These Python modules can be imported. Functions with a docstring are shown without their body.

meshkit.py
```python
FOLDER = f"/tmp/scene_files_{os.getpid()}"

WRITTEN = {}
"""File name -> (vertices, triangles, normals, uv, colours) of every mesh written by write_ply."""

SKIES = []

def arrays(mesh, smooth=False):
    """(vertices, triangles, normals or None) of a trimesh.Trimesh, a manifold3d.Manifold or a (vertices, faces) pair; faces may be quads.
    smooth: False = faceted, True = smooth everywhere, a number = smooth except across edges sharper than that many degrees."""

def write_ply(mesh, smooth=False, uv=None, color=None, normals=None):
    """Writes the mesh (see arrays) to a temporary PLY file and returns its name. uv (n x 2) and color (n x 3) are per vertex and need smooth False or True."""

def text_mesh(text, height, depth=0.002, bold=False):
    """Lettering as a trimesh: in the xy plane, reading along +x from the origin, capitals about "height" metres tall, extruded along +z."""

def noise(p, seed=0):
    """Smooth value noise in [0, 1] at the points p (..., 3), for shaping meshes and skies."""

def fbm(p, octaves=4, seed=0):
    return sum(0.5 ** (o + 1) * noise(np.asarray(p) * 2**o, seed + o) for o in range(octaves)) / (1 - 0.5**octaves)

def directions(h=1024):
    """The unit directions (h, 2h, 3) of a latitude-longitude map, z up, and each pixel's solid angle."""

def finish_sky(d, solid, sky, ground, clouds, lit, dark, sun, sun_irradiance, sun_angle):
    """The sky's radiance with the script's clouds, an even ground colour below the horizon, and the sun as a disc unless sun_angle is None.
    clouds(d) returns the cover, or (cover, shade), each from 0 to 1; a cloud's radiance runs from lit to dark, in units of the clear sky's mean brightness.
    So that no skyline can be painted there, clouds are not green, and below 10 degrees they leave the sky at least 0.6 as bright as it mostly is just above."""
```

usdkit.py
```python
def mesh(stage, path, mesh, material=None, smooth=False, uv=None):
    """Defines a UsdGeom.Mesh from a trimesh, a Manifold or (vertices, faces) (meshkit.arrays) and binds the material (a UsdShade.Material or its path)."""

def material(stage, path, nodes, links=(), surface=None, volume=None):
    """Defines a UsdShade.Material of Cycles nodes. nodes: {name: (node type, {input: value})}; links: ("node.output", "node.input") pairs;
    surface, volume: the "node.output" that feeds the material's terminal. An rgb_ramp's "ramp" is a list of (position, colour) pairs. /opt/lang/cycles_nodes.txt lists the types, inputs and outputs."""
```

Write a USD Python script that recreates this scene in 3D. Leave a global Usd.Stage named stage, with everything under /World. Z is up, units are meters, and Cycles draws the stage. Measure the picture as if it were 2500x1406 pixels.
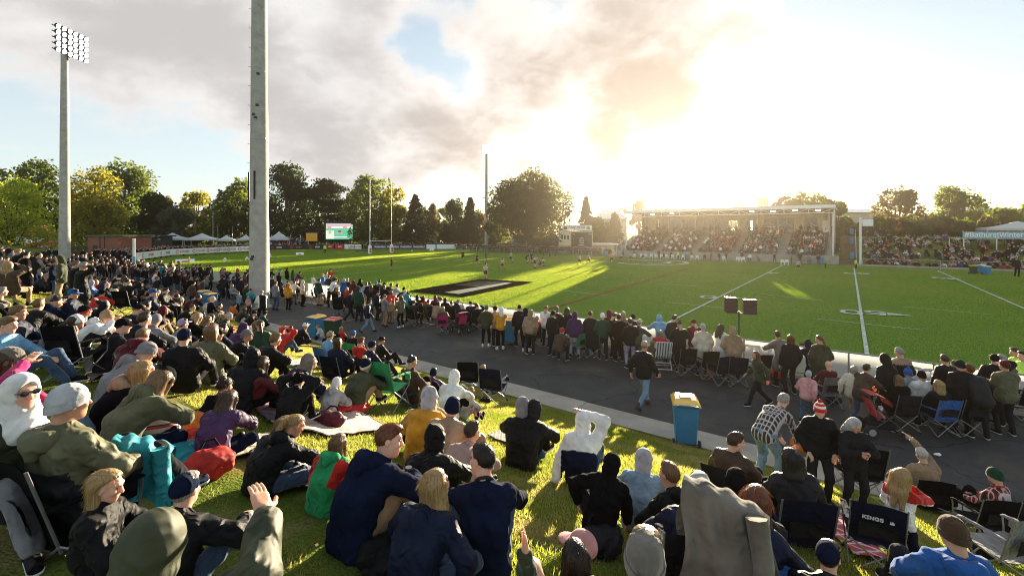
import math, random, numpy as np, trimesh, usdkit, meshkit
from pxr import Usd, UsdGeom, UsdLux, UsdShade, Sdf, Gf, Vt
from shapely.geometry import Polygon
stage = Usd.Stage.CreateInMemory()
UsdGeom.Xform.Define(stage, '/World'); UsdGeom.Scope.Define(stage, '/World/Looks')
# ---------------------------------------------------------------- camera (level, with lens shift: verticals stay upright)
F, CX, CY, CAMZ = 1100.0, 1250.0, 567.0, 5.0
cam = UsdGeom.Camera.Define(stage, '/World/camera')
cam.CreateHorizontalApertureAttr(36.0); cam.CreateVerticalApertureAttr(36.0 * 575 / 1024)
cam.CreateFocalLengthAttr(36.0 * F / 2500)
cam.CreateVerticalApertureOffsetAttr(-36.0 * (703 - CY) / 2500)
cam.CreateClippingRangeAttr((0.05, 5000)); cam.CreateFStopAttr(0.0)
cam.AddTranslateOp().Set((0, 0, CAMZ)); cam.AddRotateXOp().Set(90.0)
cam.CreateExposureAttr(EXPOSURE := 2.3)
# ---------------------------------------------------------------- sun and sky
SUN_AZ, SUN_EL = math.atan2(440, 1100), math.radians(6.6)
SUN = np.array([math.sin(SUN_AZ) * math.cos(SUN_EL), math.cos(SUN_AZ) * math.cos(SUN_EL), math.sin(SUN_EL)])
sun = UsdLux.DistantLight.Define(stage, '/World/sun_light')
sun.CreateIntensityAttr(1.25); sun.CreateAngleAttr(0.5); sun.CreateColorAttr((1.0, 0.84, 0.60)); sun.CreateNormalizeAttr(True)
_x = np.cross([0, 0, 1.0], SUN); _x /= np.linalg.norm(_x); _y = np.cross(SUN, _x)
sun.AddTransformOp().Set(Gf.Matrix4d(*[float(a) for r in (_x, _y, SUN) for a in (*r, 0)], 0, 0, 0, 1))
def pdir(px, py):
    d = np.array([(px - CX) / F, 1, (CY - py) / F]); return d / np.linalg.norm(d)
SKY_STRENGTH = 0.05
HAZE = 0.00012
def build_sky():
    n = {'g': ('geometry', {}), 'sky': ('sky_texture', dict(sky_type='single_scattering', sun_disc=False, sun_elevation=SUN_EL, sun_rotation=SUN_AZ, altitude=600.0, air_density=1.0, aerosol_density=0.55, ozone_density=1.0)),
         'bg': ('background_shader', dict(strength=SKY_STRENGTH)), 'sep': ('separate_xyz', {}),
         'zz': ('math', dict(math_type='add', value2=0.42)), 'zc': ('math', dict(math_type='maximum', value2=0.05)),
         'ux': ('math', dict(math_type='divide')), 'uy': ('math', dict(math_type='divide')), 'uv': ('combine_xyz', dict(z=0.3))}
    l = [('g.position', 'sep.vector'), ('sep.z', 'zz.value1'), ('zz.value', 'zc.value1'), ('sep.x', 'ux.value1'), ('zc.value', 'ux.value2'), ('sep.y', 'uy.value1'), ('zc.value', 'uy.value2'), ('ux.value', 'uv.x'), ('uy.value', 'uv.y')]
    n['big'] = ('noise_texture', dict(scale=2.6, detail=9.0, roughness=0.55, distortion=0.25)); l.append(('uv.vector', 'big.vector'))
    n['fine'] = ('noise_texture', dict(scale=7.5, detail=9.0, roughness=0.6, distortion=0.4)); l.append(('uv.vector', 'fine.vector'))
    # weather: where the cloud banks lie (directions in the sky), + for cloud and - for gaps
    acc = None
    def blob(px, py, deg, amount, stretch=1.0):
        nonlocal acc
        k = len(n); d = pdir(px, py)
        n[f'd{k}'] = ('vector_math', dict(math_type='dot_product', vector2=d)); l.append(('g.position', f'd{k}.vector1'))
        n[f'm{k}'] = ('map_range', dict(range_type='smoothstep', from_min=math.cos(math.radians(deg)), from_max=1.0, to_min=0.0, to_max=amount, clamp=True)); l.append((f'd{k}.value', f'm{k}.value'))
        if acc is None: acc = f'm{k}.result'
        else:
            n[f'a{k}'] = ('math', dict(math_type='add')); l.append((acc, f'a{k}.value1')); l.append((f'm{k}.result', f'a{k}.value2')); acc = f'a{k}.value'
    for b in CLOUDS: blob(*b)
    n['fm'] = ('math', dict(math_type='multiply_add', value2=0.5)); l += [('fine.fac', 'fm.value1'), ('big.fac', 'fm.value3')]
    n['den'] = ('math', dict(math_type='add')); l += [('fm.value', 'den.value1'), (acc, 'den.value2')]
    n['cover'] = ('map_range', dict(range_type='smoothstep', from_min=0.74, from_max=0.98, to_min=0.0, to_max=1.0, clamp=True)); l.append(('den.value', 'cover.value'))
    n['core'] = ('map_range', dict(range_type='smoothstep', from_min=0.80, from_max=1.30, to_min=0.0, to_max=1.0, clamp=True)); l.append(('den2.value', 'core.value'))
    n['f2'] = ('noise_texture', dict(scale=4.6, detail=7.0, roughness=0.55, distortion=0.3)); l.append(('uv.vector', 'f2.vector'))
    n['den2'] = ('math', dict(math_type='multiply_add', value2=0.55)); l += [('f2.fac', 'den2.value1'), ('den3.value', 'den2.value3')]
    n['den3'] = ('math', dict(math_type='subtract', value2=0.27)); l.append(('den.value', 'den3.value1'))
    # glow: thin cloud lit from behind near the sun
    n['sd'] = ('vector_math', dict(math_type='dot_product', vector2=SUN)); l.append(('g.position', 'sd.vector1'))
    n['gl'] = ('map_range', dict(range_type='smoothstep', from_min=math.cos(math.radians(44)), from_max=1.0, to_min=0.0, to_max=1.0, clamp=True)); l.append(('sd.value', 'gl.value'))
    n['dark'] = ('mix', dict(mix_type='mix', color1=CLOUD_DARK, color2=CLOUD_DARK_SUN)); l.append(('gl.result', 'dark.fac'))
    n['lit'] = ('mix', dict(mix_type='mix', color1=CLOUD_LIT, color2=CLOUD_LIT_SUN)); l.append(('gl.result', 'lit.fac'))
    n['cc'] = ('mix', dict(mix_type='mix')); l += [('core.result', 'cc.fac'), ('lit.color', 'cc.color1'), ('dark.color', 'cc.color2')]
    n['hz'] = ('map_range', dict(range_type='smoothstep', from_min=0.0, from_max=0.75, to_min=SKY_VEIL, to_max=.22, clamp=True)); l.append(('sep.z', 'hz.value'))     # haze, thicker towards the horizon
    n['base'] = ('mix', dict(mix_type='mix', color2=SKY_VEIL_COL)); l += [('sky.color', 'base.color1'), ('hz.result', 'base.fac')]
    n['out'] = ('mix', dict(mix_type='mix')); l += [('cover.result', 'out.fac'), ('base.color', 'out.color1'), ('cc.color', 'out.color2'), ('out.color', 'bg.color')]
    m = usdkit.material(stage, '/World/Looks/sky', n, l, surface='bg.background')
    dome = UsdLux.DomeLight.Define(stage, '/World/sky'); dome.CreateIntensityAttr(1.0)
    UsdShade.MaterialBindingAPI.Apply(dome.GetPrim()).Bind(m)
    dome.GetPrim().SetCustomDataByKey('kind', 'structure')
# (pixel towards which the bank lies, its radius in degrees, amount)
CLOUDS = [(40, 110, 22, .26), (420, 190, 17, .24), (800, 260, 16, .26), (1220, 230, 13, .30), (1330, 20, 13, .20), (1690, 60, 15, .44), (1560, 310, 9, .30), (960, 60, 10, .08), (1000, 420, 12, .16), (720, 330, 9, .10),
          (1085, 190, 6, -.15), (1010, 90, 4, -.12), (280, 430, 16, -.40), (600, 420, 9, -.14), (640, 20, 8, -.12), (2250, 200, 27, -.6), (1740, 470, 13, -.22), (2180, 440, 6, .34), (2480, 395, 8, .32), (1480, 345, 4, .24), (1900, 90, 7, .22)]
CLOUD_DARK, CLOUD_DARK_SUN = (2.55, 2.45, 2.42), (2.8, 2.35, 2.0)
CLOUD_LIT, CLOUD_LIT_SUN = (3.9, 3.8, 3.7), (5.2, 4.8, 4.4)
SKY_VEIL, SKY_VEIL_COL = 0.70, (3.5, 3.9, 4.15)
build_sky()
# ---------------------------------------------------------------- helpers
W = lambda n: '/World/' + n
_used = {}
def numbered(parent, name):
    k = (parent, name); c = _used.get(k, 0); _used[k] = c + 1
    return f'{parent}/{name}' if c == 0 else f'{parent}/{name}_{c:03d}'
def path_of(parent): return '/World' if parent is None else str(parent.GetPath())
def tag(p, label=None, cat=None, group=None, kind=None):
    for k, v in (('label', label), ('category', cat), ('group', group), ('kind', kind)):
        if v: p.SetCustomDataByKey(k, v)
    return p
def thing(name, label, cat, loc=(0, 0, 0), rz=0.0, group=None, scale=None):
    x = UsdGeom.Xform.Define(stage, numbered('/World', name))
    x.AddTranslateOp().Set(Gf.Vec3d(*map(float, loc)))
    if rz: x.AddRotateZOp().Set(math.degrees(rz))
    if scale: x.AddScaleOp().Set(Gf.Vec3f(scale, scale, scale))
    return tag(x.GetPrim(), label, cat, group)
def obj(name, mesh, mat, parent=None, smooth=False, **kw):
    p = usdkit.mesh(stage, numbered(path_of(parent), name), mesh, mat, smooth).GetPrim()
    if kw: tag(p, **kw)
    return p
def copy_of(src, name, loc, rz=0.0, label=None, group=None, scale=None):
    was = src.GetCustomData()
    r = thing(name, label or was.get('label'), was.get('category'), loc, rz, group or was.get('group'), scale)
    r.GetReferences().AddInternalReference(src.GetPath()); r.SetInstanceable(True)
    return r
def cat(*ms): return trimesh.util.concatenate([m for m in ms if m is not None])
def box(x0, x1, y0, y1, z0, z1):
    m = trimesh.creation.box((x1 - x0, y1 - y0, z1 - z0)); m.apply_translation(((x0 + x1) / 2, (y0 + y1) / 2, (z0 + z1) / 2)); return m
def rbox(x0, x1, y0, y1, z0, z1, r=0.02):
    v = np.array([[a, b, c] for a in (x0, x1) for b in (y0, y1) for c in (z0, z1)], float); ctr = v.mean(0)
    s = np.sign(v - ctr); pts = []
    for k in range(3):
        q = v - s * r; q[:, k] += s[:, k] * r; pts.append(q)
    return trimesh.convex.convex_hull(np.vstack(pts))
def tube(pts, r, n=6, closed=False):
    p = np.asarray(pts, float); r = np.broadcast_to(np.asarray(r, float), (len(p),))
    t = np.gradient(p, axis=0); t /= np.linalg.norm(t, axis=1, keepdims=True) + 1e-12
    ref = np.array([0, 0, 1.0]) if abs(t[:, 2]).mean() < 0.8 else np.array([1.0, 0, 0])
    a = np.cross(t, ref); a /= np.linalg.norm(a, axis=1, keepdims=True) + 1e-12; b = np.cross(t, a)
    ang = np.arange(n) * 2 * np.pi / n
    v = p[:, None] + r[:, None, None] * (np.cos(ang)[None, :, None] * a[:, None] + np.sin(ang)[None, :, None] * b[:, None])
    i, j = np.meshgrid(np.arange(len(p) - 1), np.arange(n), indexing='ij')
    q = np.stack([i * n + j, i * n + (j + 1) % n, (i + 1) * n + (j + 1) % n, (i + 1) * n + j], -1).reshape(-1, 4)
    f = np.vstack([q[:, [0, 2, 1]], q[:, [0, 3, 2]]]); v = v.reshape(-1, 3); k = len(v)
    v = np.vstack([v, p[:1], p[-1:]]); m0 = (len(p) - 1) * n
    f = np.vstack([f, [[k, (j + 1) % n, j] for j in range(n)][::1], [[k + 1, m0 + j, m0 + (j + 1) % n] for j in range(n)]])
    m = trimesh.Trimesh(v, f, process=False)
    if m.volume < 0: m.invert()
    return m
def bar(a, b, w, h=None):
    """A square bar from a to b."""
    a, b = np.array(a, float), np.array(b, float); L = np.linalg.norm(b - a); h = h or w
    m = trimesh.creation.box((w, h, L)); m.apply_transform(trimesh.geometry.align_vectors([0, 0, 1], (b - a) / L)); m.apply_translation((a + b) / 2); return m
def grid_mesh(P):
    """P (n, m, 3) as a sheet."""
    n, m = P.shape[:2]; i, j = np.meshgrid(np.arange(n - 1), np.arange(m - 1), indexing='ij')
    a = i * m + j
    q = np.stack([a, a + m, a + m + 1, a + 1], -1).reshape(-1, 4)
    return trimesh.Trimesh(P.reshape(-1, 3), np.vstack([q[:, [0, 1, 2]], q[:, [0, 2, 3]]]), process=False)
def move(m, loc=(0, 0, 0), rz=0.0, rx=0.0, ry=0.0, s=1.0):
    m = m.copy()
    if s != 1.0: m.apply_scale(s)
    for a, ax in ((rx, [1, 0, 0]), (ry, [0, 1, 0]), (rz, [0, 0, 1])):
        if a: m.apply_transform(trimesh.transformations.rotation_matrix(a, ax))
    m.apply_translation(loc); return m
# ---------------------------------------------------------------- ground frame: t = metres across the field from the camera, s = metres along it to the left
UA = math.atan2(822, 1100); U = np.array([math.sin(UA), math.cos(UA)]); V = np.array([-math.cos(UA), math.sin(UA)])
def ST(s, t): return np.asarray(t)[..., None] * U + np.asarray(s)[..., None] * V
def st_of(x, y): return x * V[0] + y * V[1], x * U[0] + y * U[1]
RZ_S = math.atan2(V[1], V[0])          # turns local +x along the field (to the left), local +y towards the camera side
sstep = lambda a, b, x: (lambda q: q * q * (3 - 2 * q))(np.clip((np.asarray(x, float) - a) / (b - a), 0, 1))
T_BANK, T_PATH, T_FENCE, T_FIELD = 10.7, 11.6, 17.8, 18.1
def ground_z(s, t):
    s, t = np.asarray(s, float), np.asarray(t, float)
    z = 0.15 + 0.2966 * np.clip(T_BANK - t, 0, 12.5)
    z = np.where(t < 2.2, 0.15 + 0.2966 * (T_BANK - 2.2) + .15 * np.clip(2.2 - t, 0, 12), z)
    z = z + 2.4 * sstep(84, 104, s) * sstep(21, 13, t)
    z = np.where(t > T_FIELD + (s > 84) * 20, 0.0, z)
    far = 0.19 * np.clip(t - 84.5, 0, 22) * sstep(1.5, 0.5, s)
    return z + np.where(t > 80, far, 0)
def ray_ground(px, py, h=0.0, tmin=-99.0):
    """The point where the view through a pixel of the photograph comes h metres above the ground."""
    d = np.array([(px - CX) / F, 1.0, (CY - py) / F])
    y = np.exp(np.linspace(math.log(1.2), math.log(220), 6000)); p = d[None] * y[:, None]; p[:, 2] += CAMZ
    s, t = st_of(p[:, 0], p[:, 1]); g = ground_z(s, t) + h
    hit = (p[:, 2] < g) & (t > tmin); k = int(np.argmax(hit)) if hit.any() else len(y) - 1
    q = p[k]; return np.array([q[0], q[1], g[k] - h])
def at(px, py, y):
    return np.array([(px - CX) / F * y, y, CAMZ + (CY - py) / F * y])
# ---------------------------------------------------------------- materials
_mats = {}
def mat(name, color, rough=0.8, spec=0.3, metal=0.0, var=0.12, scale=6.0, bump=0.0, bscale=60.0, sheen=0.0, coords='object', emit=None, coat=0.0):
    if name in _mats: return _mats[name]
    c = np.array(color, float)
    n = {'p': ('principled_bsdf', dict(roughness=rough, specular_ior_level=spec, metallic=metal, sheen_weight=sheen, coat_weight=coat)),
         'tc': ('texture_coordinate', {}), 'n': ('noise_texture', dict(scale=scale, detail=5.0, roughness=0.6)),
         'r': ('rgb_ramp', dict(ramp=[(0.25, tuple(c * (1 - var))), (0.75, tuple(np.minimum(c * (1 + var), 1)))]))}
    l = [(f'tc.{coords}', 'n.vector'), ('n.fac', 'r.fac'), ('r.color', 'p.base_color')]
    if bump:
        n['bn'] = ('noise_texture', dict(scale=bscale, detail=3.0)); n['b'] = ('bump', dict(strength=bump, distance=0.02))
        l += [(f'tc.{coords}', 'bn.vector'), ('bn.fac', 'b.height'), ('b.normal', 'p.normal')]
    if emit:
        n['p'][1].update(emission_color=emit[0], emission_strength=emit[1])
    _mats[name] = usdkit.material(stage, '/World/Looks/' + name, n, l, surface='p.BSDF')
    return _mats[name]
def leaf_mat(name, color, trans, var=0.35, scale=0.5, mixf=0.45):
    if name in _mats: return _mats[name]
    c, tcol = np.array(color, float), np.array(trans, float)
    n = {'g': ('geometry', {}), 'n': ('noise_texture', dict(scale=scale, detail=3.0)), 'oi': ('object_info', {}),
         'r': ('rgb_ramp', dict(ramp=[(0.3, tuple(c * (1 - var))), (0.7, tuple(c * (1 + var)))])),
         'r2': ('rgb_ramp', dict(ramp=[(0.3, tuple(tcol * (1 - var))), (0.7, tuple(tcol * (1 + var)))])),
         'd': ('principled_bsdf', dict(roughness=0.65, specular_ior_level=0.25)), 't': ('translucent_bsdf', {}), 'm': ('mix_closure', dict(fac=mixf))}
    l = [('g.position', 'n.vector'), ('n.fac', 'r.fac'), ('n.fac', 'r2.fac'), ('r.color', 'd.base_color'), ('r2.color', 't.color'), ('d.BSDF', 'm.closure1'), ('t.BSDF', 'm.closure2')]
    _mats[name] = usdkit.material(stage, '/World/Looks/' + name, n, l, surface='m.closure')
    return _mats[name]
def instancer(name, protos, pts, yaws, scales, ids, parent=None, quats=None, **kw):
    """protos: list of (name, mesh, material). One PointInstancer."""
    pi = UsdGeom.PointInstancer.Define(stage, numbered(path_of(parent), name)); base = str(pi.GetPath())
    for k, (pn, pm, mt) in enumerate(protos):
        if isinstance(pm, list):
            x = UsdGeom.Xform.Define(stage, f'{base}/prototypes/{pn}')
            for (qn, qm, qt) in pm: usdkit.mesh(stage, f'{base}/prototypes/{pn}/{qn}', qm, qt, 50)
        else:
            usdkit.mesh(stage, f'{base}/prototypes/{pn}', pm, mt, False)
        pi.CreatePrototypesRel().AddTarget(f'{base}/prototypes/{pn}')
    n = len(pts)
    pi.CreatePositionsAttr(Vt.Vec3fArray.FromNumpy(np.asarray(pts, np.float32)))
    q = np.zeros((n, 4), np.float16); q[:, 3] = np.cos(np.asarray(yaws) / 2); q[:, 2] = np.sin(np.asarray(yaws) / 2)
    pi.CreateOrientationsAttr(Vt.QuathArray([Gf.Quath(float(a[3]), float(a[0]), float(a[1]), float(a[2])) for a in q]))
    sc = np.asarray(scales, np.float32); sc = np.repeat(sc[:, None], 3, 1) if sc.ndim == 1 else sc
    pi.CreateScalesAttr(Vt.Vec3fArray.FromNumpy(sc)); pi.CreateProtoIndicesAttr(Vt.IntArray.FromNumpy(np.asarray(ids, np.int32)))
    return tag(pi.GetPrim(), **kw)
rng = np.random.default_rng(7)
# ================================================================ SETTING
def grass_ground_mat(name, cols, scale=1.2, fine=60.0, bump=0.6):
    n = {'g': ('geometry', {}), 'n': ('noise_texture', dict(scale=scale, detail=6.0, roughness=0.65)), 'f': ('noise_texture', dict(scale=fine, detail=3.0)),
         'r': ('rgb_ramp', dict(ramp=[(0.3, cols[0]), (0.5, cols[1]), (0.7, cols[2])])), 'r2': ('rgb_ramp', dict(ramp=[(0.25, (0.55,) * 3), (0.75, (1.35,) * 3)])),
         'mx': ('mix', dict(mix_type='multiply', fac=1.0)), 'b': ('bump', dict(strength=bump, distance=0.04)), 'p': ('principled_bsdf', dict(roughness=0.95, specular_ior_level=0.0))}
    l = [('g.position', 'n.vector'), ('g.position', 'f.vector'), ('n.fac', 'r.fac'), ('f.fac', 'r2.fac'), ('r.color', 'mx.color1'), ('r2.color', 'mx.color2'), ('mx.color', 'p.base_color'), ('f.fac', 'b.height'), ('b.normal', 'p.normal')]
    return usdkit.material(stage, '/World/Looks/' + name, n, l, surface='p.BSDF')
M_bank = grass_ground_mat('bank_soil', [(0.06, 0.10, 0.015), (0.12, 0.15, 0.03), (0.26, 0.21, 0.09)], 1.1, 45.0)
M_field = grass_ground_mat('field_turf', [(0.09, 0.20, 0.03), (0.115, 0.22, 0.036), (0.15, 0.23, 0.045)], 0.15, 9.0, 0.3)
M_far = grass_ground_mat('far_ground', [(0.05, 0.08, 0.03), (0.07, 0.09, 0.04), (0.10, 0.09, 0.06)], 0.05, 1.0, 0.2)
def sheet(s0, s1, t0, t1, ns, nt, dz=0.0, zfun=ground_z, tpow=1.0):
    s, t = np.meshgrid(np.linspace(s0, s1, ns), np.linspace(t0, t1, nt), indexing='ij')
    p = ST(s, t); z = zfun(s, t) + dz
    m = grid_mesh(np.dstack([p, z[..., None]]))
    if m.face_normals[:, 2].mean() < 0: m.invert()
    return m
# wide ground to the horizon
obj('ground', sheet(-1500, 1800, -700, 2600, 34, 34, -0.08, lambda s, t: 0 * s), M_far, kind='structure')
def bank_z(s, t): return ground_z(s, t) + 0.05 * (meshkit.fbm(np.stack([s * .5, t * .5, 0 * s], -1), 3) - 0.5) * sstep(T_BANK, T_BANK - 1, t)
obj('grass_bank', sheet(-45, 130, -14, T_BANK, 350, 60, 0, bank_z), M_bank, kind='structure', smooth=True)
obj('far_bank', sheet(-75, 1.2, 84.4, 112, 60, 24, 0.0, lambda s, t: 0.19 * np.clip(t - 84.5, 0, 22) + 0.02), M_bank, kind='structure', smooth=True)
obj('raised_ground', sheet(84, 180, T_BANK + .02, 21, 30, 12, 0.02, lambda s, t: 0.0 + 2.4 * sstep(84, 104, s) * sstep(21, 13, t)), M_bank, kind='structure', smooth=True)
obj('field', sheet(-70, 128, T_FIELD, 140, 3, 3, 0.0, lambda s, t: 0 * s), M_field, kind='structure')
# asphalt path
n = {'g': ('geometry', {}), 'n': ('noise_texture', dict(scale=0.9, detail=7.0, roughness=0.7)), 'f': ('noise_texture', dict(scale=160.0, detail=2.0)), 'v': ('voronoi_texture', dict(scale=90.0)),
     'r': ('rgb_ramp', dict(ramp=[(0.3, (0.028, 0.029, 0.031)), (0.55, (0.045, 0.044, 0.043)), (0.75, (0.075, 0.068, 0.058))])), 'r2': ('rgb_ramp', dict(ramp=[(0.3, (0.7,) * 3), (0.7, (1.5,) * 3)])),
     'mx': ('mix', dict(mix_type='multiply', fac=1.0)), 'b': ('bump', dict(strength=0.7, distance=0.012)), 'p': ('principled_bsdf', dict(roughness=0.72, specular_ior_level=0.4)),
     'dn': ('noise_texture', dict(scale=0.7, detail=4.0)), 'da': ('vector_math', dict(math_type='multiply_add', vector2=(1.6, 1.6, 0.0))), 'cv': ('voronoi_texture', dict(feature='distance_to_edge', scale=0.42)), 'cr': ('rgb_ramp', dict(ramp=[(0.0, (0.25,) * 3), (0.006, (0.35,) * 3), (0.012, (1.0,) * 3)])), 'm2': ('mix', dict(mix_type='multiply', fac=1.0)),
     'st': ('noise_texture', dict(scale=0.35, detail=5.0, roughness=.6)), 'sr': ('rgb_ramp', dict(ramp=[(0.56, (0.0,) * 3), (0.66, (1.0,) * 3)])), 'm3': ('mix', dict(mix_type='mix', color2=(.085, .072, .052)))}
M_asphalt = usdkit.material(stage, '/World/Looks/asphalt', n, [('g.position', 'n.vector'), ('g.position', 'f.vector'), ('g.position', 'v.vector'), ('n.fac', 'r.fac'), ('f.fac', 'r2.fac'), ('r.color', 'mx.color1'), ('r2.color', 'mx.color2'), ('g.position', 'dn.vector'), ('dn.color', 'da.vector1'), ('g.position', 'da.vector3'), ('da.vector', 'cv.vector'), ('cv.distance', 'cr.fac'), ('mx.color', 'm2.color1'), ('cr.color', 'm2.color2'), ('g.position', 'st.vector'), ('st.fac', 'sr.fac'), ('sr.color', 'm3.fac'), ('m2.color', 'm3.color1'), ('m3.color', 'p.base_color'), ('v.distance', 'b.height'), ('b.normal', 'p.normal')], surface='p.BSDF')
obj('path', sheet(-45, 96, T_PATH, T_FENCE + 0.15, 40, 4, 0.0, lambda s, t: 0.13 + 0 * s), M_asphalt, kind='structure')
M_conc = mat('concrete', (0.40, 0.36, 0.30), 0.9, 0.2, var=0.25, scale=1.6, bump=0.25, bscale=70, coords='object')
# kerb of concrete slabs along the path, and the low kerb under the fence
kx = tag(UsdGeom.Xform.Define(stage, W('kerb')).GetPrim(), kind='structure')
def st_block(s0, s1, t0, t1, z0, z1, bev=0.012):
    c = np.array([[s, t, z] for s in (s0, s1) for t in (t0, t1) for z in (z0, z1 - bev)], float)
    top = np.array([[s, t, z1] for s in (s0 + bev, s1 - bev) for t in (t0 + bev, t1 - bev)], float)
    a = np.vstack([c, top]); p = ST(a[:, 0], a[:, 1]); return trimesh.convex.convex_hull(np.column_stack([p, a[:, 2]]))
r0 = random.Random(3)
s = -24.0
while s < 84:
    L = 3.0
    dz = r0.uniform(-.006, .006)
    obj('slab', cat(st_block(s + .01, s + L - .01, T_BANK, T_BANK + .42, 0.02, .158 + dz), st_block(s + .01, s + L - .01, T_BANK + .42, T_PATH, 0.02, .150 + dz)), M_conc, kx)
    s += L
fk = tag(UsdGeom.Xform.Define(stage, W('fence_kerb')).GetPrim(), kind='structure')
s = -24.0
while s < 80:
    obj('kerb_block', st_block(s + .01, s + 3.99, T_FENCE - .12, T_FENCE + .16, 0.0, .25), M_conc, fk); s += 4.0
# white lines on the field, each a sheet 4 mm above the turf
M_line = mat('line_paint', (0.52, 0.58, 0.48), 0.9, 0.0, var=0.45, scale=3.0)
M_lineR = mat('line_paint_red', (0.30, 0.09, 0.04), 0.9, 0.1, var=0.2, scale=0.8)
mk = tag(UsdGeom.Xform.Define(stage, W('field_markings')).GetPrim(), kind='structure')
def strip(s0, t0, s1, t1, w, name='line', m=None, dz=0.048):
    a, b = ST(s0, t0), ST(s1, t1); d = (b - a) / np.linalg.norm(b - a); nn = np.array([-d[1], d[0]]) * w / 2
    q = np.array([a - nn, b - nn, b + nn, a + nn]); me = trimesh.Trimesh(np.column_stack([q, np.full(4, dz)]), [[0, 1, 2], [0, 2, 3]], process=False)
    if me.face_normals[:, 2].mean() < 0: me.invert()
    return obj(name, me, m or M_line, mk)
def pix_st(px, py): q = ray_ground(px, py); return st_of(q[0], q[1])
def pix_strip(a, b, w, **k): (s0, t0), (s1, t1) = pix_st(*a), pix_st(*b); strip(s0, t0, s1, t1, w, **k)
S10 = 8.55
for k in range(-2, 2):
    strip(-.6 + S10 * k, 22.5, -.6 + S10 * k, 79.5, 0.15)
for (a, b) in (((1855, 718), (2010, 736)), ((1995, 780), (2247, 807)), ((2205, 750), (2425, 770)), ((1360, 709), (1484, 723)), ((1627, 739), (1780, 755)), ((1585, 692), (1700, 700)), ((2076, 694), (2118, 697))): pix_strip(a, b, .08, name='dash')
strip(-40, 79.5, 84, 79.5, 0.12)
pix_strip((1330, 757), (1700, 650), 0.22, m=M_lineR)
for (a, b) in (((650, 648), (1060, 622)), ((700, 690), (1180, 628)), ((880, 615), (1250, 640))): pix_strip(a, b, 0.10)
pix_strip((640, 636), (1500, 612), .12)
# ================================================================ LARGE STRUCTURES
def sbox(s0, s1, t0, t1, z0, z1):
    c = np.array([[s, t, z] for s in (s0, s1) for t in (t0, t1) for z in (z0, z1)], float)
    p = ST(c[:, 0], c[:, 1]); return trimesh.convex.convex_hull(np.column_stack([p, c[:, 2]]))
def stz(s, t, z): p = ST(s, t); return np.array([p[0], p[1], z])
def text_on(text, h, origin, right, up, depth=0.01, bold=True, center=True, mirror=False):
    m = meshkit.text_mesh(text, h, depth, bold); w = m.bounds[1][0]
    if mirror: m.vertices[:, 0] = w - m.vertices[:, 0]; m.invert()
    if center: m.apply_translation((-w / 2, 0, 0))
    R = np.eye(4); right, up = np.asarray(right, float), np.asarray(up, float); R[:3, 0], R[:3, 1], R[:3, 2], R[:3, 3] = right, up, np.cross(right, up), origin
    m.apply_transform(R); return m
M_white = mat('white_paint', (0.75, 0.75, 0.73), 0.5, 0.4, var=0.05)
M_steel = mat('galvanised_steel', (0.35, 0.35, 0.35), 0.45, 0.5, metal=0.6, var=0.15)
M_dark = mat('dark_metal', (0.03, 0.03, 0.035), 0.5, 0.4, var=0.1)
M_black = mat('black_paint', (0.015, 0.015, 0.018), 0.6, 0.3)
M_pole = mat('pole_concrete', (0.36, 0.35, 0.31), 0.85, 0.2, var=0.22, scale=2.2, bump=0.2, bscale=30)
M_lamp = mat('lamp_glow', (0.9, 0.9, 0.85), 0.3, emit=((1.0, 0.97, 0.88), 7.0))
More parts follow.
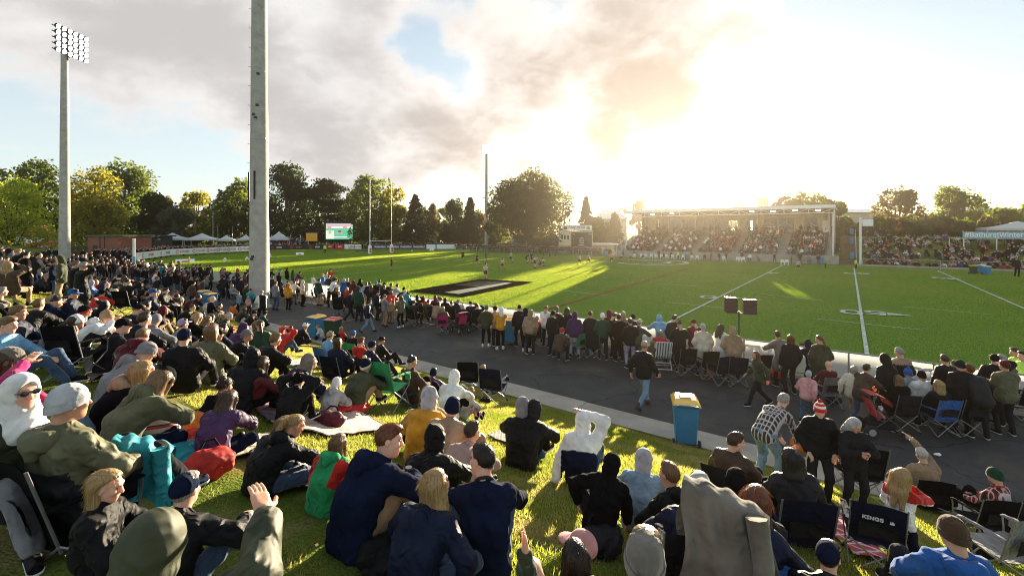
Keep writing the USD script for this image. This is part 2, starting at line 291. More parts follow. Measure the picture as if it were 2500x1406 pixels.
M_red = mat('red_paint', (0.45, 0.02, 0.02), 0.5, 0.4); M_yellow = mat('yellow_paint', (0.75, 0.36, 0.02), 0.5, 0.4)
M_brick = usdkit.material(stage, '/World/Looks/red_brick', {'tc': ('texture_coordinate', {}), 'b': ('brick_texture', dict(color1=(.30, .10, .055), color2=(.24, .075, .04), mortar=(.25, .2, .16), scale=2.0, mortar_size=.012)), 'mp': ('mapping', dict(rotation=(math.pi / 2, 0, 0))), 'p': ('principled_bsdf', dict(roughness=.9))},
                          [('tc.object', 'mp.vector'), ('mp.vector', 'b.vector'), ('b.color', 'p.base_color')], surface='p.BSDF')
def flood_tower(base, label, h, r0, r1, face, rows, cols, lit=True, fittings=False):
    x = thing('floodlight_tower', label, 'floodlight', base)
    n = 8; zs = [0, h * .35, h * .7, h]
    obj('pole', tube([(0, 0, z) for z in np.linspace(0, h, 7)], np.linspace(r0, r1, 7), 12), M_pole, x, smooth=40)
    obj('base_plate', tube([(0, 0, -.1), (0, 0, .12)], r0 * 1.25, 12), M_conc, x)
    fx, fy = math.cos(face), math.sin(face); ax = np.array([-fy, fx, 0]); fd = np.array([fx, fy, 0])
    wide, rowh = .74, .70
    top = h - .1
    for r in range(rows):
        z = top - r * rowh; off = fd * (r1 + .25)
        a, b = off - ax * wide * cols / 2, off + ax * wide * cols / 2
        obj('crossbar', bar(a + [0, 0, z], b + [0, 0, z], .10), M_dark, x)
        for c in range(cols):
            ctr = off + ax * wide * (c - (cols - 1) / 2) + np.array([0, 0, z]) + fd * .28
            hd = trimesh.creation.cylinder(.27, .28, sections=12); tilt = trimesh.geometry.align_vectors([0, 0, 1], fd * .92 + np.array([0, 0, -.38])); hd.apply_transform(tilt); hd.apply_translation(ctr)
            L = obj('lamp_head', hd, M_dark, x)
            gl = trimesh.creation.cylinder(.25, .02, sections=12); gl.apply_transform(tilt); gl.apply_translation(ctr + (fd * .92 + np.array([0, 0, -.38])) * .155)
            obj('lamp_glass', gl, M_lamp if lit else M_steel, L)
    obj('mast', bar(np.array([0, 0, top - rows * rowh]) + fd * (r1 + .12), np.array([0, 0, top + .4]) + fd * (r1 + .12), .16), M_dark, x)
    for k, z in enumerate(np.arange(2.5, h - 3, .62)):             # climbing pegs
        if z < 24 or not fittings: 
            if not fittings and k % 3: continue
            rr = r0 + (r1 - r0) * z / h; a = 2.6 + .9 * (k % 2)
            obj('climbing_peg', tube([(rr * .9 * math.cos(a), rr * .9 * math.sin(a), z), ((rr + .14) * math.cos(a), (rr + .14) * math.sin(a), z + .02)], .014, 5), M_dark, x)
    if fittings:
        rr = lambda z: r0 + (r1 - r0) * z / h
        obj('cable', tube([((rr(z) + .03) * math.cos(3.0), (rr(z) + .03) * math.sin(3.0), z) for z in np.linspace(1, h - 1, 9)], .022, 5), M_dark, x)
        for (a, z0, z1, out, w) in ((-1.57, 7.0, 8.8, .01, .10), (2.95, 6.9, 8.8, .22, .14)):
            obj('bracket', move(box(-.03, .05, -w / 2, w / 2, z0, z1), ((rr(8) + out) * math.cos(a), (rr(8) + out) * math.sin(a), 0), 0) if a > 0 else box(-w / 2, w / 2, -rr(8) - .04, -rr(8) + .03, z0, z1), M_black, x)
        for z in (10.9, 15.2, 20.5):
            obj('joint_ring', tube([(0, 0, z), (0, 0, z + .05)], rr(z) + .012, 16), M_steel, x)
        for (z, a) in ((3.2, -1.9), (3.35, -1.75), (13.0, -1.3), (12.4, -1.75), (15.0, -1.2), (12.2, -1.5)):
            obj('cable_box', move(rbox(-.09, .09, -.05, .05, -.07, .07, .015), (rr(z) * math.cos(a), rr(z) * math.sin(a), z), a + 1.57), M_dark, x)
    return x
g = ray_ground(633, 750); flood_tower((g[0], g[1], .1), 'thick pale concrete floodlight pole beside the path, its top cut off by the picture', 31, .60, .36, math.atan2(45 - g[1], 8 - g[0]), 5, 6, fittings=True)
flood_tower((-55.6, 56, .1), 'floodlight tower at the left with rows of glowing lamps', 29.8, .60, .34, math.atan2(2, 55), 5, 6)
flood_tower((-7.3, 129, 0), 'distant slender floodlight tower standing behind the far corner of the field', 29.8, .55, .3, math.atan2(-70, 12), 4, 4)
# ---------------------------------------------------------------- rugby goal posts
def goal():
    a, b = at(903, 620, 103), at(956, 613, 108); a[2] = b[2] = 0
    x = thing('goal_posts', 'white rugby goal posts with padded feet at the far end of the field', 'goal posts', a)
    d = b - a; hi = 17.0
    for q in (np.zeros(3), d):
        obj('upright', tube([q, q + [0, 0, hi * .5], q + [0, 0, hi]], [.10, .085, .07], 10), M_white, x, smooth=40)
        pad = obj('post_pad', move(rbox(-.36, .36, -.36, .36, .05, 2.05, .12), q, .64), M_white, x)
        for k, z in enumerate((.35, .9)): obj('pad_print', move(rbox(-.22, .22, -.372, -.362, z, z + .42, .002), q, .64), M_red, pad)
    obj('crossbar', tube([[0, 0, 3.0], d + [0, 0, 3.0]], .075, 8), M_white, x, smooth=40)
goal()
# ---------------------------------------------------------------- grandstand
M_roof = mat('roof_sheet', (0.62, 0.62, 0.60), 0.4, 0.4, metal=.2, var=.06); M_fascia = mat('fascia', (0.70, .69, .66), .5); M_soffit = mat('soffit', (.32, .24, .16), .8, var=.1)
M_tier = mat('tier_concrete', (.33, .30, .26), .9, var=.2, scale=.8); M_wallc = mat('cream_render', (.52, .45, .34), .9, var=.1); M_room = mat('dark_room', (.05, .045, .04), .8)
M_seat = mat('green_seat', (.03, .11, .07), .5, .4, var=.2)
M_pane = usdkit.material(stage, '/World/Looks/window_glass', {'t': ('transparent_bsdf', dict(color=(.85, .88, .88))), 'g': ('glossy_bsdf', dict(roughness=.03, color=(.9, .9, .9))), 'f': ('fresnel', dict(IOR=1.5)), 'm': ('mix_closure', {})}, [('f.fac', 'm.fac'), ('t.BSDF', 'm.closure1'), ('g.BSDF', 'm.closure2')], surface='m.closure')
M_lampw = mat('warm_lamp', (.9, .8, .6), .4, emit=((1.0, .72, .38), 3.0))
gs = thing('grandstand', 'long grandstand with white trussed roof across the field, full of people', 'grandstand', (0, 0, 0))
S0, S1, TR = 2.2, 36.5, 88.0
obj('front_wall', sbox(S0 - 1, S1 + 1, 86.0, 86.3, 0, 1.3), M_tier, gs)
for k in range(11):
    z = 1.2 + k * .35; obj('tier', sbox(S0, S1, 86.32 + k * 1.0, 98.2, z - .35 if k else 0.0, z), M_tier, gs)
for k in range(10):
    for a in range(5): 
        s0 = S0 + .6 + a * 6.9
        obj('seat_row', cat(sbox(s0, s0 + 5.4, 86.75 + k, 87.1 + k, 1.55 + k * .35, 1.62 + k * .35), sbox(s0, s0 + 5.4, 87.1 + k, 87.16 + k, 1.62 + k * .35, 1.95 + k * .35)), M_seat, gs)
# club rooms at the back with windows
zb, zt = 5.0, 8.25
edges = [S0, 4.4, 6.6, 8.0, 10.6, 13.2, 14.8, 16.2, 17.4, 20.2, 22.8, 25.6, 28.4, 31.2, 34.0, S1]
for i in range(len(edges) - 1):
    a, b = edges[i], edges[i + 1]; kind = ('door', 'win', 'wall', 'win', 'win', 'wall', 'open', 'wall', 'open', 'win', 'win', 'win', 'win', 'win', 'wall')[i]
    if kind in ('win', 'open'):
        w0 = obj('window', cat(sbox(a, a + .12, 98.2, 98.4, zb, zt), sbox(b - .12, b, 98.2, 98.4, zb, zt), sbox(a + .12, b - .12, 98.2, 98.4, zb, zb + .45), sbox(a + .12, b - .12, 98.2, 98.4, zt - .6, zt), sbox((a + b) / 2 - .05, (a + b) / 2 + .05, 98.22, 98.38, zb + .45, zt - .6)), M_wallc, gs)
        obj('pane', sbox(a + .12, b - .12, 98.29, 98.31, zb + .45, zt - .6), M_pane, w0)
    else:
        w0 = obj('room_wall', sbox(a, b, 98.2, 98.4, zb, zt), M_wallc, gs)
        if kind == 'door': obj('door', sbox(a + .6, a + 1.6, 98.14, 98.2, zb, zb + 2.1), M_white, gs)
obj('rear_wall', cat(*[sbox(a, b, 103.0, 103.2, 0, 9.0) for a, b in ((S0, 14.8), (16.2, 17.4), (20.2, S1))], sbox(14.8, 16.2, 103, 103.2, 0, 5.2), sbox(14.8, 16.2, 103, 103.2, 7.4, 9.0), sbox(17.4, 20.2, 103, 103.2, 0, 5.2), sbox(17.4, 20.2, 103, 103.2, 7.4, 9.0)), M_room, gs)
obj('floor_slab', sbox(S0, S1, 98.4, 103.0, 4.6, 5.0), M_tier, gs)
obj('ceiling_beam', sbox(S0, S1, 98.0, 98.6, zt, 8.9), M_soffit, gs)
obj('end_wall', sbox(S0 - .2, S0, 97, 103.2, 0, 8.9), M_wallc, gs); obj('end_wall', sbox(S1, S1 + .2, 97, 103.2, 0, 8.9), M_wallc, gs)
roof = obj('roof', sbox(S0 - .5, S1 + .5, TR, 103.6, 9.0, 9.18), M_roof, gs)
obj('soffit', sbox(S0 - .3, S1 + .3, TR + .3, 103.4, 8.9, 8.99), M_soffit, roof)
obj('fascia', sbox(S0 - .55, S1 + .55, TR - .12, TR, 8.86, 9.42), M_fascia, roof)
tr = obj('roof_truss', cat(sbox(S0 - .4, S1 + .4, TR + .02, TR + .16, 8.05, 8.17), *[sbox(s, s + .10, TR + .04, TR + .14, 8.17, 8.82) for s in np.arange(S0 - .4, S1 + .4, 3.43)]), M_fascia, gs)
for k, s in enumerate(np.arange(S0 - .35, S1, 1.715)):
    obj('truss_diagonal', bar(stz(s, TR + .09, 8.14 if k % 2 else 8.84), stz(s + 1.715, TR + .09, 8.84 if k % 2 else 8.14), .07), M_fascia, tr)
for s in (S0 + .5, 14.0, 25.4, S1 - .5): obj('roof_column', sbox(s, s + .22, 97.6, 97.85, 4.7, 8.9), M_fascia, gs)
for s in (S0 - .3, S1 + .1): obj('front_column', sbox(s, s + .2, TR + .3, TR + .5, 0, 8.1), M_fascia, gs)
for s in (4.2, 7.6, 11.0, 14.4, 29, 33): obj('ceiling_lamp', move(trimesh.creation.cylinder(.38, .16, sections=14), stz(s, 93.5, 8.78)), M_lampw, gs)
for s in (11, 13.2): obj('balcony_rail', sbox(s, s + 6, 96.6, 96.66, 5.9, 5.98), M_fascia, gs)
# gable-shaped frames behind the glass, stair at the right end
for s in (4.6, 8.4, 11.2): obj('inner_gable', cat(bar(stz(s, 98.7, 6.0), stz(s + 1.2, 98.7, 6.9), .09), bar(stz(s + 1.2, 98.7, 6.9), stz(s + 2.4, 98.7, 6.0), .09)), M_fascia, gs)
stair = thing('stairway', 'brown timber stairway between the grandstand and the grassy bank', 'stairs', (0, 0, 0))
M_timber = mat('stair_timber', (.14, .085, .05), .85, var=.3, scale=2)
for k in range(15): obj('step', sbox(-.9, 1.0, 85.2 + k * .75, 86.0 + k * .75, 0, .32 + k * .29), M_timber, stair)
obj('handrail', cat(*[sbox(-.95, -.88, 85.3 + k * 2.1, 85.38 + k * 2.1, .3 + k * .8, 1.3 + k * .8) for k in range(6)], bar(stz(-.92, 85.3, 1.3), stz(-.92, 96, 5.4), .06)), M_steel, stair)
lp = thing('light_pole', 'pale square pole at the foot of the stairway by the grandstand', 'pole', stz(-1.4, 85.3, 0)); obj('post', box(-.12, .12, -.12, .12, 0, 7.2), M_fascia, lp); obj('sign', box(.3, 1.9, -.05, 0, 5.9, 6.9), M_white, lp); obj('arm', box(-.1, 1.9, .0, .06, 6.9, 7.0), M_steel, lp)
rail = obj('side_rail', cat(bar(stz(S1 + 1.2, 97.5, 6.0), stz(S1 + 1.2, 86, 2.2), .09), *[bar(stz(S1 + 1.2, 86 + k * 2.3, .3), stz(S1 + 1.2, 86 + k * 2.3, 2.2 + k * .76), .06) for k in range(6)]), M_fascia, gs)
obj('side_stair', cat(*[sbox(S1 + .3, S1 + 2.2, 86 + k * .75, 98, 0 if k == 0 else .28 * k, .28 * (k + 1)) for k in range(15)]), M_tier, gs)
# ---------------------------------------------------------------- scoreboard hut
def scoreboard():
    c = at(1405, 610, 110); c[2] = 0
    face = math.atan2(-c[1] + 20, -c[0] - 4) + math.pi / 2
    x = thing('scoreboard', 'cream two storey scoreboard hut with black board and white top sign', 'scoreboard', c, face)
    M_cream = mat('cream_wall', (.62, .52, .34), .9, var=.08)
    obj('wall', cat(box(-4.1, 4.0, 0, 4, 0, 5.2)), M_cream, x)
    obj('roof', box(-4.3, 4.2, -.15, 4.2, 5.2, 5.4), M_steel, x)
    for (a, z) in ((-3.6, 3.2), (-2.9, 3.2), (-2.1, 3.2), (-2.8, .6), (-2.0, .6)):
        w0 = obj('window', box(a, a + .62, -.05, 0, z, z + 1.1), M_white, x); obj('pane', box(a + .07, a + .55, -.065, -.05, z + .07, z + 1.03), M_room, w0)
    b = obj('score_panel', box(-1.0, 3.9, -.14, 0, 1.35, 4.95), M_black, x)
    for k, tx in enumerate(('TRIES', 'GOALS', 'FIELDS', 'POINTS')):
        obj('lettering', text_on(tx, .26, (1.45, -.145, 3.4 - k * .55), (1, 0, 0), (0, 0, 1)), M_white, b)
    for a, z in ((-.7, 4.4), (3.3, 4.4)): obj('lettering', text_on('PTS' if a > 0 else 'PAN', .22, (a + .2, -.145, z), (1, 0, 0), (0, 0, 1)), M_white, b)
    for k in range(3):
        for a in (-.6, 3.2): obj('score_card', box(a, a + .42, -.155, -.141, 2.1 + k * .62, 2.42 + k * .62), mat('score_card', (.12, .12, .12), .7), b)
    sg = obj('sign', box(-3.4, 4.0, -.2, 0, 5.45, 6.7), M_white, x)
    obj('lettering', text_on('PANTHERS', .55, (.3, -.205, 5.95), (1, 0, 0), (0, 0, 1)), M_black, sg); obj('lettering', text_on('BATHURST', .2, (.3, -.205, 5.6), (1, 0, 0), (0, 0, 1)), M_black, sg)
    obj('emblem', box(-2.9, -2.0, -.215, -.2, 5.65, 6.4), M_black, sg); obj('emblem', box(2.7, 3.5, -.215, -.2, 5.65, 6.45), mat('emblem_gold', (.5, .4, .03), .6), sg); obj('emblem', box(2.75, 3.45, -.225, -.215, 5.7, 6.05), mat('emblem_green', (.03, .25, .08), .6), sg)
scoreboard()
# ---------------------------------------------------------------- big screen (lit)
def screen():
    c = at(829, 565, 141); w, h = 7.9, 5.0; z0 = c[2] - h / 2
    x = thing('video_screen', 'large outdoor video screen showing the match among dark trees', 'screen', (c[0], c[1], 0), math.atan2(-c[0], c[1]))
    obj('frame', cat(box(-w / 2 - .35, w / 2 + .35, .02, .5, z0 - .4, z0 + h + .6)), M_black, x)
    E = lambda nm, col, s: mat('screen_' + nm, (.02, .02, .02), .5, emit=(col, s * .2))
    p = obj('picture', box(-w / 2, w / 2, -.04, .02, z0, z0 + h), E('pitch', (.16, .62, .36), 1.0), x)
    L = lambda a, b, c0, d0, m, k: obj('picture_detail', box(-w / 2 + a * w, -w / 2 + b * w, -.04 - .004 * k, -.04, z0 + c0 * h, z0 + d0 * h), m, p)
    L(.01, .99, .80, .99, E('crowd', (.75, .55, .62), 1.0), 1); L(.02, .98, .70, .80, E('boards', (1, .95, .9), 1.1), 1); L(.05, .2, .71, .79, E('redb', (.9, .2, .12), 1), 2); L(.62, .78, .71, .79, E('redb', (.9, .2, .12), 1), 2)
    L(.0, .3, .05, .55, E('pale', (.78, .9, .72), 1.1), 1); L(.45, .56, .35, .56, E('player', (.22, .12, .14), 1), 2); L(.38, .6, .36, .42, E('player2', (.75, .5, .52), 1), 3); L(.1, .2, .35, .62, E('player2', (.75, .5, .52), 1), 3); L(.05, .8, .12, .17, E('caption', (.95, .97, .95), 1.1), 2)
    for a in (-3.2, 3.2): obj('leg', box(a - .15, a + .15, .1, .4, 0, z0 - .4), M_black, x)
    obj('base', box(-4.2, 4.2, -.6, 1.4, 0, .9), M_black, x)
screen()
yb = at(761, 580, 136); x = thing('yellow_cabin', 'yellow box cabin raised on legs left of the video screen', 'cabin', (yb[0], yb[1], 0), math.atan2(-yb[0], yb[1]))
obj('shell', cat(box(-1.55, -.06, 0, 2, 2.3, 4.6), box(.06, 1.55, 0, 2, 2.3, 4.6)), M_yellow, x); obj('frame', cat(box(-1.6, 1.6, .05, 2, 4.6, 4.75), box(-.06, .06, -.02, .1, 2.3, 4.6)), M_steel, x)
for a in (-1.4, 1.3): obj('leg', box(a, a + .12, .3, .45, 0, 2.3), M_dark, x)
# ---------------------------------------------------------------- advertising boards round the far end
def board(a, b, z0, z1, base, label, texts=(), logo=None):
    a, b = np.array([*a[:2], 0.0]), np.array([*b[:2], 0.0]); d = (b - a); L = np.linalg.norm(d); d /= L
    x = thing('advertising_board', label, 'advertising board', a, math.atan2(d[1], d[0]), group=None)
    p = obj('panel', box(0, L, 0, .08, z0, z1), base, x)
    for (u, tx, h, m) in texts: obj('lettering', text_on(tx, h, (u * L, -.012, z0 + (z1 - z0 - h) / 2), (1, 0, 0), (0, 0, 1), .01), m, p)
    for (u, m) in (logo or ()):
        rg = trimesh.creation.annulus(.22, .40, .012, sections=24); rg.apply_transform(trimesh.transformations.rotation_matrix(math.pi / 2, [1, 0, 0])); obj('logo', move(rg, (u * L, -.008, (z0 + z1) / 2)), m, p)
        obj('logo', box(u * L + .12, u * L + .45, -.022, -.016, (z0 + z1) / 2 - .1, (z0 + z1) / 2 + .1), base, p)
    for k in range(int(L / 3) + 1): obj('support', box(k * 3, k * 3 + .06, .09, .5, 0, z1 - .1), M_dark, x)
    return x
M_bw = mat('board_white', (.78, .78, .76), .5); M_or = mat('board_orange', (.65, .20, .05), .5); M_bk = mat('board_black', (.02, .02, .025), .5); M_bp = mat('board_purple', (.07, .03, .09), .5); M_rd = mat('board_red', (.50, .03, .03), .5); M_txt = mat('board_text_red', (.45, .16, .10), .5)
A = [at(334, 640, 76), at(420, 633, 92), at(500, 630, 100), at(575, 625, 108), at(640, 622, 114)]
names = ('white advertising board at the near end of the orange logo row', 'second white board of the orange logo row', 'third white board of the orange logo row', 'last white board of the orange logo row, nearest the thick pole')
for k in range(4):
    nl = (2, 2, 3, 2)[k]; us = [(j + .3) / nl for j in range(nl)]
    board(A[k], A[k + 1], .35, 1.55, M_bw, names[k], [(u + .42 / nl, 'STFUND', .42, M_txt) for u in us], [(u, M_or) for u in us])
B0, B1 = at(655, 612, 122), at(795, 610, 128)
q = [B0 + (B1 - B0) * k / 3 for k in range(4)]
for k, (tx, lb) in enumerate((('NSW', 'black board with a small red crest beside the thick pole'), ('VISIT', 'middle black board left of the red boards'), ('NSW', 'black board touching the red boards'))):
    board(q[k], q[k + 1], .2, 1.5, M_bk, lb, [(.55, tx, .4, M_txt if k == 1 else M_bw)], [(.2, M_rd)])
def run(y, spec):
    for (x0, x1, m, lb, tx) in spec: board(at(x0, 609, y), at(x1, 609, y), .15, 1.45, m, lb, tx)
run(131, [(797, 814, M_rd, 'left one of two small red advertising boards', [(.5, 'RED', .4, M_bw)]), (818, 839, M_rd, 'right one of two small red advertising boards', [(.55, 'RED', .4, M_bw)]), (841, 865, M_bw, 'white board with red word Life', [(.7, 'Life', .7, M_rd)]), (866, 882, M_bw, 'white board with black lettering beside the Life board', [(.5, 'BLG KING', .34, M_bk)]),
          (909, 943, M_bp, 'purple livebetter board behind the left goal post pad', [(.55, 'livebetter', .55, M_bw)]), (944.5, 975, M_bp, 'purple livebetter board right of the right goal pad', [(.5, 'livebetter', .55, M_bw)]), (976, 1006, M_bp, 'third purple livebetter board from the posts', [(.5, 'livebetter', .55, M_bw)]), (1007, 1039, M_bp, 'last purple livebetter board, next to the blank white ones', [(.5, 'livebetter', .55, M_bw)]),
          (1041, 1063, M_bw, 'small blank white board left of the gap', []), (1066, 1110, M_bw, 'long blank white board under the conifers', [])])
# ---------------------------------------------------------------- white marquees
M_canvas = leaf_mat('marquee_canvas', (.75, .75, .74), (.7, .7, .68), var=.03, scale=.5, mixf=.25)
def marquee(px, wpx, peak, eave, y, label, open_front=True, depth=None, group=None):
    k = y / F; w = wpx * k; d = depth or w; c = at(px, eave, y); zp, ze = CAMZ + (CY - peak) * k, CAMZ + (CY - eave) * k
    x = thing('marquee', label, 'marquee', (c[0], c[1], 0), math.atan2(-c[0], c[1]) * .6, group)
    v = [(-w / 2, 0, ze), (w / 2, 0, ze), (w / 2, d, ze), (-w / 2, d, ze), (0, d / 2, zp)]
    rf = trimesh.Trimesh(v, [[0, 1, 4], [1, 2, 4], [2, 3, 4], [3, 0, 4]], process=False); rf = rf.subdivide().subdivide()
    r = np.clip(np.abs(rf.vertices[:, 0]) / (w / 2), 0, 1); rr = np.maximum(r, np.abs(rf.vertices[:, 1] - d / 2) / (d / 2)); rf.vertices[:, 2] -= .35 * np.sin(np.pi * rr) * (zp - ze) * .5
    obj('canopy', rf, M_canvas, x, smooth=20)
    vl = cat(*[box(-w / 2, w / 2, -.02, .0, ze - .45, ze), box(-w / 2, w / 2, d, d + .02, ze - .45, ze), box(-w / 2 - .02, -w / 2, 0, d, ze - .45, ze), box(w / 2, w / 2 + .02, 0, d, ze - .45, ze)])
    obj('valance', vl, M_canvas, x)
    g0 = float(ground_z(*st_of(c[0], c[1])))
    for a in (-w / 2 + .05, w / 2 - .05):
        for b in (.05, d - .05): obj('leg', tube([(a, b, g0), (a, b, ze)], .05, 6), M_white, x)
    if not open_front: obj('side_wall', box(-w / 2, w / 2, d - .05, d - .02, g0, ze - .4), M_canvas, x)
    return x
marquee(411, 66, 568, 583, 117, 'white marquee left of two, with a wide peaked roof', True)
marquee(484, 64, 569, 583, 119, 'white marquee in the middle of the row behind the white boards')
marquee(548, 34, 574, 585, 124, 'small pinkish white tent right of the two marquees'); marquee(596, 34, 573, 584, 124, 'small white tent just left of the thick pole')
marquee(676, 50, 565, 583, 135, 'white tent just right of the thick pole')
marquee(2505, 138, 539, 557, 80, 'white marquee above the pale blue banner at the right edge', depth=6)
# ---------------------------------------------------------------- hashtag banner with its shelter
def hashtag():
    a, b = at(2350, 583, 68), at(2520, 588, 66)
    d = b - a; d[2] = 0; L = np.linalg.norm(d); x = thing('banner_shelter', 'open shelter carrying a pale blue hashtag banner on the right bank', 'shelter', (a[0], a[1], 0), math.atan2(d[1], d[0]))
    p = obj('banner', box(0, L, -.05, 0, 4.05, 5.05), mat('banner_blue', (.22, .40, .48), .6, var=.05), x)
    obj('lettering', text_on('#BathurstWinter', .68, (.2, -.056, 4.30), (1, 0, 0), (0, 0, 1), .01, center=False), M_white, p)
    obj('logo', cat(bar((L * .5 - .25, -.06, 4.22), (L * .5 + .25, -.06, 4.10), .03), bar((L * .5 - .25, -.06, 4.10), (L * .5 + .25, -.06, 4.22), .03), bar((L * .5, -.06, 4.08), (L * .5, -.06, 4.24), .03)), M_white, p)
    obj('roof', box(0, L, .02, 3.2, 4.0, 4.08), M_roof, x)
    for u in (.02, .5, .98):
        for q in (.05, 3.1): obj('leg', box(u * L - .05, u * L + .05, q - .05, q + .05, 1.0, 4.0), M_white, x)
hashtag()
# ---------------------------------------------------------------- brick building and kiosk at the left, house, hut by the big tree, far roofs
def shed(name, label, catg, px0, px1, y, top, depth, wallm, roofm, overhang=.3, pitch=0.0, rot=None, extra=None):
    a, b = at(px0, 600, y), at(px1, 600, y); w = b[0] - a[0]; zt_ = CAMZ + (CY - top) / F * y
    x = thing(name, label, catg, ((a[0] + b[0]) / 2, y, 0), 0 if rot is None else rot)
    obj('wall', box(-w / 2, w / 2, 0, depth, -.5, zt_), wallm, x)
    if pitch:
        v = [(-w / 2 - overhang, -overhang, zt_), (w / 2 + overhang, -overhang, zt_), (w / 2 + overhang, depth + overhang, zt_), (-w / 2 - overhang, depth + overhang, zt_), (-w / 2 + pitch * .6, depth / 2, zt_ + pitch), (w / 2 - pitch * .6, depth / 2, zt_ + pitch)]
        obj('roof', trimesh.convex.convex_hull(np.array(v) + [0, 0, .004]), roofm, x)
    else: obj('roof', box(-w / 2 - overhang, w / 2 + overhang, -overhang, depth + overhang, zt_, zt_ + .35), roofm, x)
    return x, w, zt_
M_tile = mat('red_roof_tile', (.20, .055, .035), .85, var=.25, scale=1.5); M_blueroof = mat('blue_roof', (.06, .10, .15), .5, var=.1); M_greenroof = mat('green_fascia', (.10, .12, .06), .7)
x, w, zz = shed('brick_building', 'low red brick amenities block under the trees beside the left floodlight', 'building', 214, 288, 97, 578, 9, M_brick, M_greenroof)
for u in (-.1, .05): obj('downpipe', box(w * u, w * u + .1, -.08, 0, -.4, zz), M_dark, x)
obj('door', box(-w * .32, -w * .32 + 1.0, -.05, 0, 0, 2.1), M_dark, x)
x, w, zz = shed('kiosk', 'dark blue kiosk with a sign strip right of the brick block', 'kiosk', 300, 376, 110, 578, 6, M_room, mat('navy_fascia', (.03, .05, .09), .6), .6)
obj('sign', box(w * .22, w / 2 + .6, -.75, -.62, zz - .05, zz + .5), mat('kiosk_sign', (.30, .34, .38), .6), x); obj('lettering', text_on('NSW', .5, (0, -.68, zz), (1, 0, 0), (0, 0, 1)), M_steel, x)
for u in (-.45, -.1, .2, .45): obj('post', box(w * u, w * u + .1, -.5, -.4, 0, zz), M_steel, x)
x, w, zz = shed('house', 'cream house with red tiled roof behind the car park', 'house', 38, 82, 110, 578, 8, mat('house_cream', (.5, .42, .30), .9), M_tile, .5, 3.2)
for u in (-.3, .15): obj('window', box(w * u, w * u + 1.2, -.04, 0, zz - 2.0, zz - .8), M_room, x)
x, w, zz = shed('clubhouse', 'long low clubhouse with blue roof under the big round tree', 'building', 1255, 1375, 118, 597, 8, mat('clubhouse_wall', (.45, .22, .14), .9), M_blueroof, 1.0, 2.6)
obj('sign', box(-3.4, -2.2, -1.1, -1.05, 1.2, 2.4), M_white, x)
for u in np.linspace(-.45, .45, 7): obj('veranda_post', box(w * u, w * u + .1, -.95, -.85, 0, zz), M_white, x)
x, w, zz = shed('club_annex', 'low flat roofed annex right of the scoreboard hut', 'building', 1446, 1500, 112, 598, 7, M_wallc, M_fascia, .8)
x, w, zz = shed('orange_shed', 'small orange brick shed behind the far corner', 'building', 1212, 1252, 122, 596, 5, mat('orange_wall', (.48, .2, .09), .9), M_greenroof)
x, w, zz = shed('far_roof_building', 'distant building with pale metal roof between stand and trees', 'building', 2072, 2170, 128, 519, 12, M_wallc, M_roof, .6, 1.2)
x, w, zz = shed('far_blue_building', 'distant pale building with a blue front behind the right trees', 'building', 2395, 2500, 150, 512, 12, mat('far_blue', (.05, .18, .30), .6), M_roof, .6, 1.0)
x, w, zz = shed('far_house', 'distant pale roofed house left of the grandstand roof', 'house', 1465, 1530, 165, 535, 10, M_wallc, M_roof, .6, 3.5)
x, w, zz = shed('far_hall', 'distant hall with grey curved roof behind the conifers', 'building', 1050, 1075, 170, 535, 12, M_wallc, M_blueroof, .6, 3.0)
def spire():
    c = at(2391, 520, 260); x = thing('church_spire', 'thin dark church spire rising behind the right trees', 'church', (c[0], c[1], 0))
    zt_ = CAMZ + (CY - 484) / F * 260
    obj('tower', box(-1.6, 1.6, -1.6, 1.6, 0, zt_ - 6), M_brick, x); obj('spire', trimesh.convex.convex_hull([(-1.5, -1.5, zt_ - 6), (1.5, -1.5, zt_ - 6), (1.5, 1.5, zt_ - 6), (-1.5, 1.5, zt_ - 6), (0, 0, zt_)]), mat('slate', (.06, .05, .06), .8), x); obj('cross', cat(bar((0, 0, zt_ - .2), (0, 0, zt_ + 1.2), .12), bar((-.4, 0, zt_ + .8), (.4, 0, zt_ + .8), .12)), M_dark, x)
    c = at(1862, 510, 230); x = thing('brick_tower', 'square brick tower above the grandstand roof line', 'tower', (c[0], c[1], 0)); zt_ = CAMZ + (CY - 486) / F * 230
    obj('shaft', box(-1.8, 1.8, -1.8, 1.8, 0, zt_), M_brick, x); obj('parapet', box(-2, 2, -2, 2, zt_, zt_ + .5), M_brick, x); obj('window', box(-.5, .5, -1.84, -1.8, zt_ - 3, zt_ - 1), M_room, x)
spire()
# ---------------------------------------------------------------- small seating stand at the left end
M_ls = mat('left_stand', (.10, .11, .12), .8)
c0, c1 = at(658, 600, 133), at(752, 600, 137); x = thing('seating_stand', 'small dark seating stand with sloping side walls left of the yellow cabin', 'stand', (c0[0], c0[1], 0), math.atan2(c1[1] - c0[1], c1[0] - c0[0])); Ls = np.linalg.norm((c1 - c0)[:2])
for k in range(7): obj('tier', box(0, Ls, k * .8, 6, 0 if k == 0 else .3 + k * .42 - .42, .3 + k * .42), M_ls, x)
for u in (0, .24, .5, .78, 1.0): obj('side_wall', trimesh.convex.convex_hull([(u * Ls + e, y0, z0) for e in (-.1, .1) for (y0, z0) in ((-.2, 0), (-.2, .9), (6, 0), (6, 4.2))]), M_steel, x)
